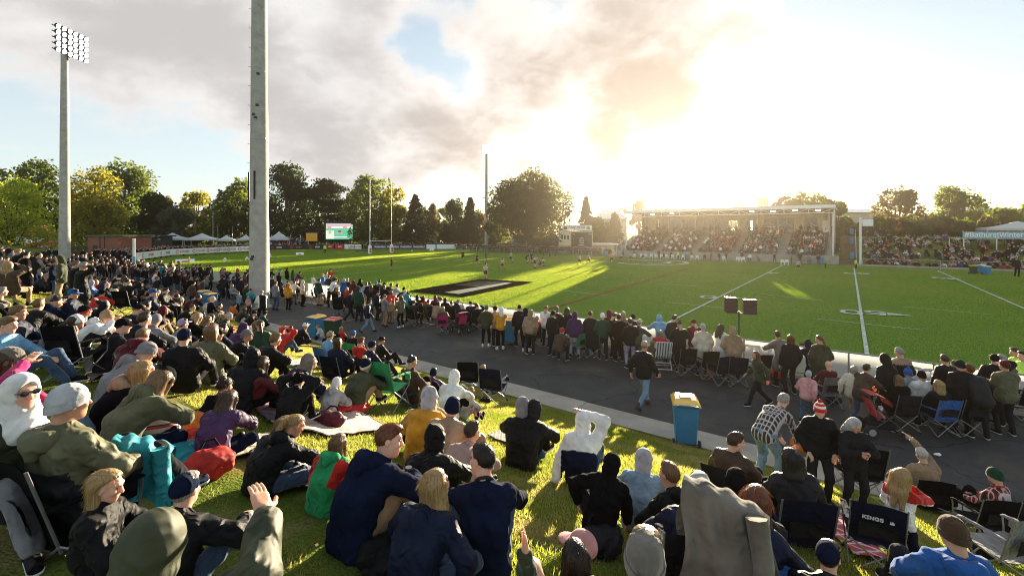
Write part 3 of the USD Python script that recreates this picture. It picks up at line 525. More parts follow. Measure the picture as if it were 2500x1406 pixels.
# ---------------------------------------------------------------- utility pole with wires
def upole():
    c = at(478, 600, 140); zt_ = CAMZ + (CY - 499) / F * 140
    x = thing('utility_pole', 'wooden power pole with sagging wires behind the marquees', 'utility pole', (c[0], c[1], 0)); M_wood = mat('pole_wood', (.22, .15, .09), .9)
    obj('pole', tube([(0, 0, 0), (-.6, 0, zt_)], [.2, .13], 7), M_wood, x, smooth=40); obj('crossarm', bar((-1.8, 0, zt_ - .4), (.8, 0, zt_ - .4), .16), M_wood, x)
    for k, (x0, ex, ez) in enumerate(((-1.6, 6.6, 508), (-.9, 7.0, 520), (.6, 6.2, 530), (0, 6.6, 538))):
        e = np.array([ex, 2.0, CAMZ + (CY - ez) / F * 140]); a = np.array([x0, 0, zt_ - .35]); ts = np.linspace(0, 1, 12)
        obj('wire', tube([a + (e - a) * q + [0, 0, -7.0 * q * (1 - q)] for q in ts], .035, 4), M_wood, x)
    c = at(520, 600, 142); x = thing('utility_pole', 'thinner grey power pole right of the wooden one', 'utility pole', (c[0], c[1], 0)); obj('pole', tube([(0, 0, 0), (0, 0, 11.5)], [.16, .1], 6), M_steel, x); obj('crossarm', box(-.8, .8, -.06, .06, 10.8, 10.95), M_steel, x)
upole()
for (px, yy, lb) in ((532, 128, 'bare grey flag pole near the tents'), (567, 127, 'bare grey mast leaning by the small tents')):
    c = at(px, 600, yy); x = thing('flag_pole', lb, 'pole', (c[0], c[1], 0)); obj('pole', tube([(0, 0, 0), (0, 0, 7.2 if px == 532 else 6.5)], [.07, .05], 6), M_steel, x, smooth=40); obj('cap', move(trimesh.creation.icosphere(1, .09), (0, 0, 7.25 if px == 532 else 6.55)), M_steel, x)
# ================================================================ TREES
LEAVES = dict(dark=((.022, .042, .014), (.045, .075, .012)), mid=((.036, .065, .015), (.20, .25, .02)), lime=((.10, .16, .016), (.58, .62, .04)), gold=((.12, .13, .02), (.52, .45, .03)), olive=((.07, .075, .03), (.19, .15, .035)), rust=((.06, .05, .022), (.20, .12, .03)), big=((.032, .048, .014), (.14, .15, .02)), grey=((.07, .085, .05), (.12, .13, .06)), conif=((.016, .030, .014), (.03, .045, .012)))
M_bark = mat('bark', (.09, .07, .05), .95, .1, var=.3, scale=4, bump=.5, bscale=20)
def leaf_cards(pts, size, rr, flat=0.0):
    n = len(pts); a = rr.normal(size=(n, 3)); a /= np.linalg.norm(a, axis=1, keepdims=True); b = rr.normal(size=(n, 3)); b -= (b * a).sum(1, keepdims=True) * a; b /= np.linalg.norm(b, axis=1, keepdims=True)
    s = size * rr.uniform(.6, 1.35, (n, 1)); k = rr.uniform(.45, .8, (n, 1))
    v = np.stack([pts - a * s, pts + b * s * k, pts + a * s, pts - b * s * k], 1).reshape(-1, 3)
    i = np.arange(n)[:, None] * 4; return trimesh.Trimesh(v, np.vstack([i + [0, 1, 2], i + [0, 2, 3]]), process=False)
def tree(px, halfw, top, y, kind, label, conifer=False, n=2600, group=None, base=0.0, name=None, low=.12, seed=0, cedar=False, lobes=None, leaf=.43, cat_='tree'):
    rr = np.random.default_rng(1000 + int(px) + seed); k = y / F; c = at(px, top, y); H = c[2] - base; R = halfw * k
    n = int(n * 1.55); low = min(low, .13)
    x = thing(name or ('conifer_tree' if conifer else 'broadleaf_tree'), label, cat_, (c[0], c[1], base), 0, group)
    lm = leaf_mat('leaves_' + kind, *LEAVES[kind])
    tk = [tube([(0, 0, -.3), (.1 * R * .3, 0, H * .3), (0, 0, H * (.9 if conifer else .6))], [max(.018 * H, .12), .013 * H, .004 * H + .02], 7)]
    pts = []
    if conifer:
        nb = int(26 + H * 2)
        for b in range(nb):
            f = (b + .5) / nb; z = H * (.06 + .94 * f); r = 1.45 * R * (1 - f) ** .8 * rr.uniform(.75, 1.1) + .1; an = b * 2.4 + rr.uniform(-.4, .4)
            for arm in range(3):
                a2 = an + arm * 2.09; m = int(n / nb / 3); q = rr.uniform(.1, 1, m) ** .7
                pts.append(np.stack([np.cos(a2) * q * r + rr.normal(0, .22, m), np.sin(a2) * q * r + rr.normal(0, .22, m), z - q * r * .28 + rr.normal(0, .2, m)], 1))
    elif cedar:
        for b in range(15):
            z = H * rr.uniform(.22, .98); r = R * (1.15 - .75 * (z / H)) * rr.uniform(.7, 1.2); an = rr.uniform(0, 6.28); m = n // 15
            q = rr.uniform(.15, 1, m); pts.append(np.stack([np.cos(an) * q * r + rr.normal(0, R * .16, m), np.sin(an) * q * r + rr.normal(0, R * .16, m), z + rr.normal(0, .28, m) - q * .6], 1))
            tk.append(tube([(0, 0, z - 1.5), (np.cos(an) * r * .9, np.sin(an) * r * .9, z)], [.16, .05], 5))
    else:
        L = lobes or 16
        for b in range(L):
            f = (b + .5) / L; el = rr.uniform(-.75, 1.0); an = b * 2.399 + rr.uniform(-.5, .5)
            zc = H * (low + .5 * (1 - low)) + el * H * (1 - low) * .40; wr = math.sqrt(max(0.05, 1 - (abs(el + .1) * .92) ** 2)); q = math.sqrt(rr.uniform(.12, 1)) * .72
            ctr = np.array([math.cos(an) * R * wr * q, math.sin(an) * R * wr * q, zc]); rad = R * rr.uniform(.22, .38); rz_ = min(rad, H * .2)
            m = n // L; dv = rr.normal(size=(m, 3)); dv /= np.linalg.norm(dv, axis=1, keepdims=True); q2 = rr.uniform(.5, 1.12, m) ** .5
            lump = 1 + .30 * np.sin(dv[:, 0] * 5 + b) * np.sin(dv[:, 1] * 6 + b * 2) * np.sin(dv[:, 2] * 5)
            pts.append(ctr + dv * (q2 * lump)[:, None] * [rad, rad, rz_])
            if b % 2 == 0: tk.append(tube([(0, 0, H * low * .8), ctr * [.5, .5, 1] + [0, 0, -rz_ * .8], ctr], [.011 * H, .007 * H, .003 * H], 5))
    p = np.vstack(pts)
    if not conifer:
        hr = np.percentile(np.hypot(p[:, 0], p[:, 1]), 95); p[:, :2] *= R / hr
        za, zb_ = np.percentile(p[:, 2], 1), np.percentile(p[:, 2], 99.7); p[:, 2] = H * low * .6 + (p[:, 2] - za) / (zb_ - za) * H * (1 - low * .6)
    p = p[p[:, 2] > H * .02]
    obj('trunk', cat(*tk), M_bark, x, smooth=40); obj('crown', leaf_cards(p, leaf * (y / 130) ** .6 * (.8 if conifer else 1), rr), lm, x)
    return x
T = tree
T(28, 82, 436, 74, 'lime', 'bright green tree at the left edge hanging over the car park', n=5200, low=.18, leaf=.30, lobes=22)
T(100, 88, 396, 128, 'mid', 'tall dark green tree left of the floodlight pole', n=5600, lobes=24, seed=2); T(228, 68, 412, 108, 'gold', 'golden green maple just right of the left floodlight pole', n=5600, low=.14, lobes=22, leaf=.36)
T(308, 74, 398, 142, 'mid', 'tall tree with open crown right of the golden maple', n=5600, lobes=26, low=.06, seed=4); T(372, 40, 470, 132, 'dark', 'dark low tree beside the olive brown tree', n=2200); T(405, 44, 484, 138, 'olive', 'brownish olive tree behind the first marquee', n=3000, low=.1)
T(432, 46, 508, 126, 'grey', 'greyish wattle tree behind the second marquee', n=2800, low=.08); T(480, 38, 470, 165, 'gold', 'small yellowish tree behind the power pole', n=2600); T(520, 40, 505, 170, 'mid', 'mid green tree between power pole and eucalypt', n=2000, low=.1)
T(572, 62, 440, 150, 'mid', 'eucalypt just left of the thick floodlight pole', n=4200, low=.15); T(165, 60, 470, 150, 'dark', 'dark tree behind the left floodlight pole', n=2600, low=.1); T(15, 60, 425, 140, 'dark', 'dark tree high behind the bright one at the left edge', n=2600, low=.1)
T(702, 66, 405, 150, 'dark', 'very dark tall tree just right of the thick floodlight pole', n=5200, low=.1, lobes=20); T(792, 62, 438, 156, 'conif', 'flat layered cedar beside the very dark tree', cedar=True, n=4200); T(640, 50, 470, 165, 'dark', 'dark tree hidden partly by the thick pole', n=2400, low=.1)
T(760, 60, 470, 168, 'dark', 'dark tree behind the cedar', n=2600, low=.06); T(905, 68, 432, 150, 'mid', 'broad green plane tree behind the goal posts', n=5600, low=.1, lobes=22); T(955, 40, 462, 148, 'gold', 'sunlit yellow side tree right of the goal posts', n=2600, low=.08); T(850, 45, 470, 158, 'dark', 'dark tree between cedar and plane tree', n=2400, low=.06)
T(1014, 36, 478, 146, 'conif', 'dark conifer right of the goal posts', True, 4200); T(1046, 26, 500, 165, 'olive', 'narrow brownish tree behind the dark conifer', n=1600, low=.08); T(1080, 24, 508, 185, 'mid', 'slim poplar pair far behind', n=1300, low=.05)
T(1112, 46, 490, 146, 'dark', 'dark rounded tree left of the slender floodlight tower', n=3200, low=.05); T(1148, 28, 484, 142, 'conif', 'pointed conifer left of the slender floodlight tower', True, 3000); T(1172, 30, 520, 150, 'rust', 'reddish low tree at the slender floodlight tower', n=1600, low=.05)
T(1290, 104, 425, 116, 'big', 'big round autumn tree in the middle of the skyline', n=12000, low=.12, lobes=38, leaf=.38); T(1213, 30, 505, 128, 'dark', 'small dark tree left of the big round tree', n=1500, low=.05)
T(1431, 22, 483, 136, 'conif', 'slim spruce right of the big round tree', True, 2600); T(1452, 30, 530, 140, 'olive', 'bushy tree behind the scoreboard hut', n=1600, low=.05); T(1500, 26, 522, 140, 'conif', 'spruce left of the grandstand roof', True, 2200); T(1470, 22, 545, 125, 'mid', 'bush right of the scoreboard hut', n=1200, low=.02)
T(1560, 22, 490, 190, 'olive', 'hazy tree poking above the left of the grandstand roof', n=1400, low=.05); T(1500, 30, 505, 200, 'olive', 'low hazy tree at the skyline left of the stand', n=1200, low=.02); T(1610, 26, 506, 200, 'olive', 'low tree top above the grandstand roof', n=1000, low=.02); T(1800, 30, 500, 200, 'olive', 'small tree top above the stand roof left of the brick tower', n=1000, low=.02)
T(1905, 38, 482, 118, 'olive', 'leafy tree behind the right part of the stand', n=2400, low=.1); T(1980, 52, 472, 114, 'mid', 'tall tree behind the right end of the grandstand', n=4000, low=.1, lobes=20); T(2045, 40, 495, 108, 'mid', 'tree just right of the grandstand end', n=3000, low=.04)
T(2192, 50, 463, 104, 'olive', 'open crowned tree above the right bank, left of two', n=3400, low=.2, lobes=18); T(2318, 72, 460, 108, 'mid', 'broad open crowned tree above the right bank, right of two', n=4600, low=.18, lobes=22); T(2440, 70, 510, 112, 'mid', 'wide leafy tree behind the pale blue banner', n=3600, low=.04); T(2500, 45, 500, 125, 'mid', 'tree at the right picture edge', n=2200, low=.04)
# hedge shrubs along the top of the right bank
for k, (px, hw, top, kd) in enumerate(((2098, 34, 545, 'olive'), (2140, 32, 528, 'mid'), (2185, 34, 532, 'rust'), (2230, 36, 528, 'mid'), (2275, 32, 534, 'olive'), (2325, 36, 530, 'dark'), (2370, 34, 536, 'mid'), (2415, 34, 530, 'olive'), (2460, 40, 524, 'mid'))):
    T(px, hw, top, 88, kd, ('first', 'second', 'third', 'fourth', 'fifth', 'sixth', 'seventh', 'eighth', 'ninth')[k] + ' hedge shrub from the stairway along the right bank top', n=1500, low=.03, base=3.2, name='hedge_shrub', leaf=.34, lobes=10, cat_='shrub')

def wood():
    rr = np.random.default_rng(5); P = []
    for px in range(-40, 1240, 13):
        y = rr.uniform(165, 185); k = y / F; top = rr.uniform(500, 540); c = at(px, top, y); m = 150
        q = rr.normal(size=(m, 3)); q /= np.linalg.norm(q, axis=1, keepdims=True); P.append(np.array([c[0], c[1], c[2] * .48]) + q * (rr.uniform(.4, 1, (m, 1)) ** .4) * [3.6, 3.2, c[2] * .52])
    obj('woodland', leaf_cards(np.vstack(P), .62, rr), leaf_mat('leaves_dark', *LEAVES['dark']), label='dark wood filling the gaps behind the row of trees', cat='woodland', kind='stuff')
wood()
# ================================================================ GRASS (real blades, instanced)
def blades(n, size_s, size_t, h, w, seed, slope=0.0, lean=.35):
    rr = np.random.default_rng(seed); s = rr.uniform(0, size_s, n); t = rr.uniform(0, size_t, n); a = rr.uniform(0, 6.28, n)
    base = np.column_stack([ST(s, t), -slope * t]); d = np.stack([np.cos(a), np.sin(a), 0 * a], 1) * w / 2 * rr.uniform(.7, 1.3, (n, 1))
    ln = rr.normal(0, lean, (n, 2)); tip = base + np.column_stack([ln * h, np.full(n, h)]) * rr.uniform(.55, 1.25, (n, 1))
    v = np.stack([base - d, base + d, tip], 1).reshape(-1, 3); return trimesh.Trimesh(v, np.arange(3 * n).reshape(-1, 3), process=False)
def grass_mat(name, cols, tcols, scale, mixf):
    n = {'g': ('geometry', {}), 'n': ('noise_texture', dict(scale=scale, detail=6.0, roughness=.65)), 'r': ('rgb_ramp', dict(ramp=[(.32, cols[0]), (.5, cols[1]), (.66, cols[2])])), 'r2': ('rgb_ramp', dict(ramp=[(.32, tcols[0]), (.5, tcols[1]), (.66, tcols[2])])),
         'd': ('principled_bsdf', dict(roughness=.7, specular_ior_level=.2)), 't': ('translucent_bsdf', {}), 'm': ('mix_closure', dict(fac=mixf))}
    return usdkit.material(stage, '/World/Looks/' + name, n, [('g.position', 'n.vector'), ('n.fac', 'r.fac'), ('n.fac', 'r2.fac'), ('r.color', 'd.base_color'), ('r2.color', 't.color'), ('d.BSDF', 'm.closure1'), ('t.BSDF', 'm.closure2')], surface='m.closure')
M_gb = grass_mat('bank_grass_blade', [(.09, .15, .02), (.18, .21, .04), (.36, .29, .12)], [(.30, .38, .03), (.50, .48, .08), (.66, .52, .20)], .8, .55)
M_gf = grass_mat('field_grass_blade', [(.10, .25, .038), (.15, .275, .046), (.25, .27, .075)], [(.34, .46, .025), (.44, .52, .03), (.54, .54, .05)], .10, .55)
protos = [(f'patch_{k}', blades(1500, .8, .8, .045, .0075, 50 + k, .2966), M_gb) for k in range(6)]
ss, tt = np.meshgrid(np.arange(-20, 84, .8), np.arange(-.9, T_BANK - .81, .8), indexing='ij'); ss, tt = ss.ravel(), tt.ravel(); p = ST(ss, tt)
yv = p[:, 1] + .3; vis = (yv > .8) & (np.abs(p[:, 0]) < yv * 1.25 + 1.2); ss, tt, p = ss[vis], tt[vis], p[vis]
instancer('bank_grass', protos, np.column_stack([p, bank_z(ss, tt) - .004]), np.zeros(len(p)), np.ones(len(p)), rng.integers(0, 6, len(p)), label='short sunlit grass of the spectator bank', cat='grass', kind='stuff')
protos = [(f'patch_{k}', blades(1100, 3, 3, .05, .03, 90 + k, 0, .3), M_gf) for k in range(4)]
ss, tt = np.meshgrid(np.arange(-66, 128, 3.0), np.arange(T_FIELD + .1, 84, 3.0), indexing='ij'); ss, tt = ss.ravel(), tt.ravel(); p = ST(ss, tt)
vis = (p[:, 1] > 3) & (np.abs(p[:, 0]) < p[:, 1] * 1.2 + 4); p = p[vis]
instancer('field_grass', protos, np.column_stack([p, np.zeros(len(p))]), np.zeros(len(p)), np.ones(len(p)), rng.integers(0, 4, len(p)), label='mown green turf of the playing field', cat='grass', kind='stuff')
# ================================================================ PEOPLE: signed distance bodies turned into meshes
def snet(Fv, lo, h):
    """Surface nets of the grid values Fv (inside < 0)."""
    Fv = Fv.astype(np.float32); s = Fv < 0; nx, ny, nz = Fv.shape
    c8 = s[:-1].astype(np.int8) + s[1:]; c8 = c8[:, :-1] + c8[:, 1:]; c8 = c8[:, :, :-1] + c8[:, :, 1:]; on = (c8 > 0) & (c8 < 8)
    n = int(on.sum()); ids = np.full(on.shape, -1, np.int64); ids[on] = np.arange(n); acc = np.zeros((3, n)); cnt = np.zeros(n); quads = []
    for a in range(3):
        sl0 = [slice(None)] * 3; sl1 = [slice(None)] * 3; sl0[a] = slice(0, -1); sl1[a] = slice(1, None)
        f0, f1 = Fv[tuple(sl0)], Fv[tuple(sl1)]; cr = s[tuple(sl0)] != s[tuple(sl1)]
        idx = np.argwhere(cr)
        if len(idx) == 0: continue
        v0 = f0[cr]; pos = idx.astype(np.float64); pos[:, a] += v0 / (v0 - f1[cr]); b, c = (a + 1) % 3, (a + 2) % 3
        ok = (idx[:, b] > 0) & (idx[:, c] > 0) & (idx[:, b] < Fv.shape[b] - 1) & (idx[:, c] < Fv.shape[c] - 1); idx, pos, v0 = idx[ok], pos[ok], v0[ok]; cells = []
        for db, dc in ((-1, -1), (0, -1), (0, 0), (-1, 0)):
            q = idx.copy(); q[:, b] += db; q[:, c] += dc; i_ = ids[q[:, 0], q[:, 1], q[:, 2]]; cells.append(i_); cnt += np.bincount(i_, minlength=n)
            for k in range(3): acc[k] += np.bincount(i_, weights=pos[:, k], minlength=n)
        f = np.stack(cells, 1); m = v0 >= 0; f[m] = f[m][:, ::-1]; quads.append(f)
    v = (acc / np.maximum(cnt, 1)).T * h + lo; f = np.vstack(quads)
    return trimesh.Trimesh(v, np.vstack([f[:, [0, 1, 2]], f[:, [0, 2, 3]]]), process=False)
class Field:
    def __init__(self, lo, hi, h):
        self.h = h; self.lo = np.asarray(lo, np.float32) - 2 * h; n = np.ceil((np.asarray(hi) + 2 * h - self.lo) / h).astype(int) + 1
        ax = [self.lo[k] + h * np.arange(n[k], dtype=np.float32) for k in range(3)]
        self.P = np.stack(np.meshgrid(*ax, indexing='ij'), -1); self.D = np.full(self.P.shape[:3], 9.0, np.float32)
    def cap(self, a, b, r0, r1):
        a = np.asarray(a, np.float32); ba = np.asarray(b, np.float32) - a; pa = self.P - a
        t = np.clip((pa @ ba) / max(float(ba @ ba), 1e-9), 0, 1); d = pa - t[..., None] * ba
        return np.sqrt((d * d).sum(-1)) - (r0 + (r1 - r0) * t)
    def ell(self, c, r):
        r = np.asarray(r, np.float32); q = (self.P - np.asarray(c, np.float32)) / r; n = np.sqrt((q * q).sum(-1)); return (n - 1) * float(r.min())
    def add(self, d, k=0.03):
        hh = np.clip(k - np.abs(self.D - d), 0, None) / k; self.D = np.minimum(self.D, d) - hh * hh * k * .25; return self
    def cut(self, d, k=0.01):
        hh = np.clip(k - np.abs(self.D - d), 0, None) / k; self.D = np.maximum(self.D, d) + hh * hh * k * .25; return self
    def mesh(self): return snet(self.D, self.lo, self.h)
# ---- canonical heads, hair, hats and hands, all in the head's or hand's own frame (head: +y is the face, +z the crown; hand: +y fingers, +z back of the hand)
_canon = {}
def canon(fn):
    def get(*a):
        k = (fn.__name__, *a)
        if k not in _canon: _canon[k] = fn(*a)
        return _canon[k]
    return get
LODS = (0.0085, 0.014, 0.024)
@canon
def head_mesh(lod):
    f = Field((-.11, -.14, -.2), (.11, .15, .14), LODS[lod])
    f.add(f.ell((0, -.012, .028), (.074, .096, .09)), .02); f.add(f.ell((0, .028, -.05), (.056, .062, .066)), .04); f.add(f.cap((0, .058, -.092), (0, .05, -.09), .026, .026), .03)
    f.add(f.cap((0, -.03, -.05), (0, -.045, -.2), .056, .060), .03)
    if lod < 2:
        f.add(f.cap((-.03, .078, .038), (.03, .078, .038), .014, .014), .02)
        for sx in (-1, 1): f.cut(-(f.ell((sx * .032, .102, .016), (.018, .018, .013))), .015); f.add(f.ell((sx * .04, .066, -.02), (.02, .022, .02)), .02)
        f.add(f.cap((0, .086, .022), (0, .108, -.022), .009, .014), .012); f.add(f.cap((-.018, .083, -.055), (.018, .083, -.055), .008, .008), .01)
        for sx in (-1, 1): f.add(f.ell((sx * .078, -.008, .0), (.011, .022, .032)), .008)
    else: f.add(f.cap((0, .088, .02), (0, .104, -.02), .01, .015), .012); f.add(f.cap((-.08, -.008, 0), (.08, -.008, 0), .018, .018), .01)
    return f.mesh()
@canon
def eye_mesh(sx): m = trimesh.creation.icosphere(2, 1.0); m.apply_transform(np.diag([.0125, .008, .0055, 1])); return move(m, (sx * .032, .0835, .015))
def _skull(f, g, c=(0, -.014, .03)): return f.ell(c, (.074 + g, .096 + g, .09 + g))
def _groove(f, amp, n=44):
    P = f.P; th = np.arctan2(P[..., 0], -P[..., 1] + .02); f.D = f.D + amp * np.sin(n * th + 5 * np.sin(P[..., 2] * 28 + 2 * th)) + amp * .6 * np.sin(n * 1.7 * th + P[..., 2] * 40)
@canon
def hair_mesh(kind, lod):
    hh = LODS[lod] * (.85 if lod == 0 else 1); long = kind in ('long', 'pony', 'bob', 'bun')
    f = Field((-.16, -.24, -.42 if kind in ('long', 'pony') else -.2), (.16, .13, .19), hh)
    g = .012 if kind == 'short' else .018
    f.add(_skull(f, g), .01); P = f.P
    f.cut(.055 - (P[..., 2] + -.62 * P[..., 1]) if kind != 'short' else .002 - (P[..., 2] * .8 - .72 * P[..., 1]) + .006 * np.sin(P[..., 0] * 160) * np.sin(P[..., 2] * 140), .02)       # hairline
    if kind == 'short': f.add(f.ell((.01, .035, .105), (.06, .055, .028)), .03); f.cut(-.055 - P[..., 2], .02)
    if kind == 'long':
        for sx in (-1, 0, 1): f.add(f.cap((sx * .055, -.07, .02), (sx * .075, -.10 + .03 * abs(sx), -.17), .052, .05), .05); f.add(f.cap((sx * .075, -.10 + .03 * abs(sx), -.17), (sx * .08 + .01, -.125 + .045 * abs(sx), -.36), .05, .026), .04)
        for sx in (-1, 1): f.add(f.cap((sx * .078, .015, .03), (sx * .088, .0, -.16), .022, .024), .03)
    if kind == 'bob':
        for sx in (-1, 0, 1): f.add(f.cap((sx * .05, -.07, .03), (sx * .072, -.075 + .05 * abs(sx), -.13), .055, .038), .05)
    if kind == 'pony': f.add(f.cap((0, -.10, .06), (0, -.155, .03), .022, .03), .02); f.add(f.cap((0, -.155, .03), (.02, -.19, -.14), .032, .03), .02); f.add(f.cap((.02, -.19, -.14), (.03, -.18, -.33), .03, .010), .02)
    if kind == 'bun': f.add(f.ell((0, -.075, .125), (.042, .042, .04)), .012)
    if lod < 2: _groove(f, .0019 if long else .0014)
    return f.mesh()
@canon
def strands(kind):
    """Loose hairs lying along the hair's surface: points (n, 5, 3) in the head frame."""
    m = hair_mesh(kind, 0); rr = np.random.default_rng(9); n = dict(short=420, bob=600, long=900, pony=800, bun=500)[kind]; p, fi = trimesh.sample.sample_surface(m, n, seed=4); nr = m.face_normals[fi]; out = [p + nr * .0005]; q = p.copy(); g = np.array([0, -.25, -1.0]) if kind != 'short' else np.array([0, -.8, -.35]); L = .018 if kind != 'short' else .007
    jit = rr.normal(0, .13, (n, 3))
    for k in range(4):
        d = g + jit; d = d - (d * nr).sum(1, keepdims=True) * nr * .9; d /= np.linalg.norm(d, axis=1, keepdims=True) + 1e-9; q = q + d * L + nr * rr.uniform(.0, .0016, (n, 1)); out.append(q.copy())
    return np.stack(out, 1)
def put_strands(kind, M, s, mt, parent):
    P = strands(kind) * s; P = P @ M[:3, :3].T + M[:3, 3]; c = UsdGeom.BasisCurves.Define(stage, numbered(path_of(parent), 'loose_hairs')); c.CreateTypeAttr('linear'); c.CreatePointsAttr(Vt.Vec3fArray.FromNumpy(P.reshape(-1, 3).astype(np.float32))); c.CreateCurveVertexCountsAttr(Vt.IntArray.FromNumpy(np.full(len(P), 5, np.int32)))
    c.CreateWidthsAttr(Vt.FloatArray.FromNumpy(np.tile(np.array([.0022, .0022, .002, .0015, .0006], np.float32), len(P)))); c.SetWidthsInterpolation('vertex'); UsdShade.MaterialBindingAPI.Apply(c.GetPrim()).Bind(mt); tag(c.GetPrim(), kind='stuff')
@canon
def beanie_mesh(lod, tall=0):
    f = Field((-.12, -.15, -.07), (.12, .13, .21), LODS[lod]); f.add(_skull(f, .016, (0, -.014, .036)), .01)
    if tall: f.add(f.cap((0, -.02, .09), (0, -.045, .135), .07, .03), .04)
    f.cut(-.020 - (f.P[..., 2] - .24 * f.P[..., 1]), .012)
    if lod == 0: th = np.arctan2(f.P[..., 0], f.P[..., 1]); f.D += .0016 * np.sin(th * 60)
    return f.mesh()
@canon
def cuff_mesh(lod):
    a = np.linspace(0, 2 * np.pi, 25 if lod < 2 else 13)[:-1]; p = np.stack([.091 * np.sin(a), .112 * np.cos(a) - .014, .004 + .026 * np.cos(a)], 1); o = np.stack([np.sin(a), np.cos(a), 0 * a], 1)
    prof = [(-.010, -.022), (.004, -.022), (.007, 0), (.004, .024), (-.010, .022)]; v = np.vstack([p + o * r + [0, 0, z] for r, z in prof]); n = len(a); f = []
    for k in range(len(prof) - 1):
        for j in range(n): f += [[k * n + j, k * n + (j + 1) % n, (k + 1) * n + (j + 1) % n], [k * n + j, (k + 1) * n + (j + 1) % n, (k + 1) * n + j]]
    m = trimesh.Trimesh(v, f, process=False); return m
@canon
def pompom_mesh(): m = trimesh.creation.icosphere(2, .038); m.vertices *= (1 + .14 * np.sin(m.vertices[:, :1] * 190) * np.sin(m.vertices[:, 1:2] * 170)); return move(m, (0, -.03, .165))
@canon
def cap_mesh(lod):
    f = Field((-.12, -.15, -.03), (.12, .14, .18), LODS[lod]); f.add(_skull(f, .014, (0, -.014, .038)), .01); f.cut(.004 - (f.P[..., 2] - .14 * f.P[..., 1]), .01); return f.mesh()
@canon
def visor_mesh(lod):
    f = Field((-.1, .04, -.03), (.1, .22, .08), LODS[min(lod, 1)] * .8); f.add(f.ell((0, .10, .032), (.078, .10, .05)), .01); s = f.P; w = s[..., 2] - (.040 - .16 * (s[..., 1] - .08) - 2.2 * s[..., 0] ** 2); f.cut(np.abs(w) - .0075, .004); return f.mesh()
@canon
def brimhat_mesh(lod):
    f = Field((-.22, -.24, .02), (.22, .22, .18), LODS[min(lod, 1)]); f.add(f.ell((0, -.01, .05), (.2, .215, .05)), .01); P = f.P; f.cut(np.abs(P[..., 2] - .045 - 1.2 * P[..., 0] ** 2) - .010, .004); f.add(f.ell((0, -.012, .08), (.082, .104, .07)), .02); return f.mesh()
@canon
def hood_mesh(lod, point=0):
    f = Field((-.17, -.2, -.27), (.17, .12, .23), LODS[lod] * 1.1); f.add(f.ell((0, -.022, .02), (.108, .122, .13)), .02)
    if point: f.add(f.cap((0, -.04, .09), (0, -.075, .155), .07, .028), .05)
    f.add(f.cap((0, -.06, -.08), (0, -.085, -.2), .10, .10), .05); P = f.P; f.cut(P[..., 1] - .052 - .12 * P[..., 2], .03)
    if lod < 2: f.D += .004 * np.sin(P[..., 2] * 75 + 4 * np.sin(P[..., 0] * 22)) * (P[..., 2] < .04)
    return f.mesh()
@canon
def hood_down_mesh(lod, fur=0):
    f = Field((-.2, -.3, -.32), (.2, .12, -.02), LODS[lod] * 1.15)
    for sx in (-1, 1): f.add(f.cap((sx * .105, .0, -.155), (sx * .075, -.12, -.16), .045, .055), .04)
    f.add(f.cap((-.07, -.125, -.165), (.07, -.125, -.165), .058, .058), .04); f.add(f.cap((0, -.14, -.2), (0, -.15, -.26), .075, .04), .05)
    if fur: P = f.P; f.D += .008 * np.sin(P[..., 0] * 130 + 3 * np.sin(P[..., 2] * 90)) * np.sin(P[..., 1] * 120)
    return f.mesh()
@canon
def headscarf_mesh(lod):
    f = Field((-.2, -.2, -.32), (.2, .14, .16), LODS[lod]); f.add(_skull(f, .024), .02); f.add(f.cap((0, -.05, -.05), (0, -.05, -.17), .10, .12), .06); f.add(f.cap((0, .02, -.17), (0, .05, -.25), .10, .12), .06); P = f.P
    f.cut(-f.ell((0, .12, -.01), (.064, .10, .095)), .015); f.D += .0035 * np.sin(P[..., 2] * 70 + P[..., 0] * 50 + 3 * np.sin(P[..., 1] * 25)); return f.mesh()
@canon
def glasses_mesh(): return cat(*[move(trimesh.creation.icosphere(1, 1.0), (0, 0, 0)).apply_transform(np.diag([.026, .008, .019, 1])).apply_translation((sx * .032, .101, .016)) for sx in (-1, 1)], bar((-.06, .098, .022), (.06, .098, .022), .006), bar((-.06, .098, .022), (-.08, 0, .02), .005), bar((.06, .098, .022), (.08, 0, .02), .005))
@canon
def hand_mesh(kind, lod):
    """Palm, four fingers of different lengths and a thumb; kinds: flat, relaxed, grip."""
    f = Field((-.075, -.05, -.11), (.075, .2, .04), (.0055, .008, .013)[lod]); f.add(f.cap((0, -.045, 0), (0, .01, 0), .027, .028), .02)
    for x in (-.026, -.009, .009, .026): f.add(f.cap((x * .8, .01, 0), (x, .085, .002), .017, .0135), .012)
    bend = dict(flat=(6, 8, 6), relaxed=(28, 30, 20), grip=(62, 70, 40))[kind]; ls = ((.030, .036, .026, .022), (.036, .041, .031, .025))
    for x, L in ((-.027, .058), (-.009, .066), (.009, .074), (.027, .068)):
        p = np.array([x, .09, .002]); a = 0
        for k, part in enumerate((.46, .31, .23)):
            a += math.radians(bend[k]); q = p + np.array([x * .08 * (kind == 'flat'), math.cos(a), -math.sin(a)]) * L * part * 1.12; f.add(f.cap(p, q, .0092 - k * .0008, .0086 - k * .0008), .004); p = q
    p = np.array([.027, .015, -.004]); sp = dict(flat=(.75, .65, -.12), relaxed=(.55, .7, -.5), grip=(.25, .6, -.8))[kind]; sp = np.array(sp) / np.linalg.norm(sp)
    q = p + sp * .045; f.add(f.cap(p, q, .0155, .0115), .01); w = sp + np.array([-.35, .3, -.25 * (kind != 'flat')]); w /= np.linalg.norm(w); f.add(f.cap(q, q + w * .033, .0108, .0092), .004)
    return f.mesh()
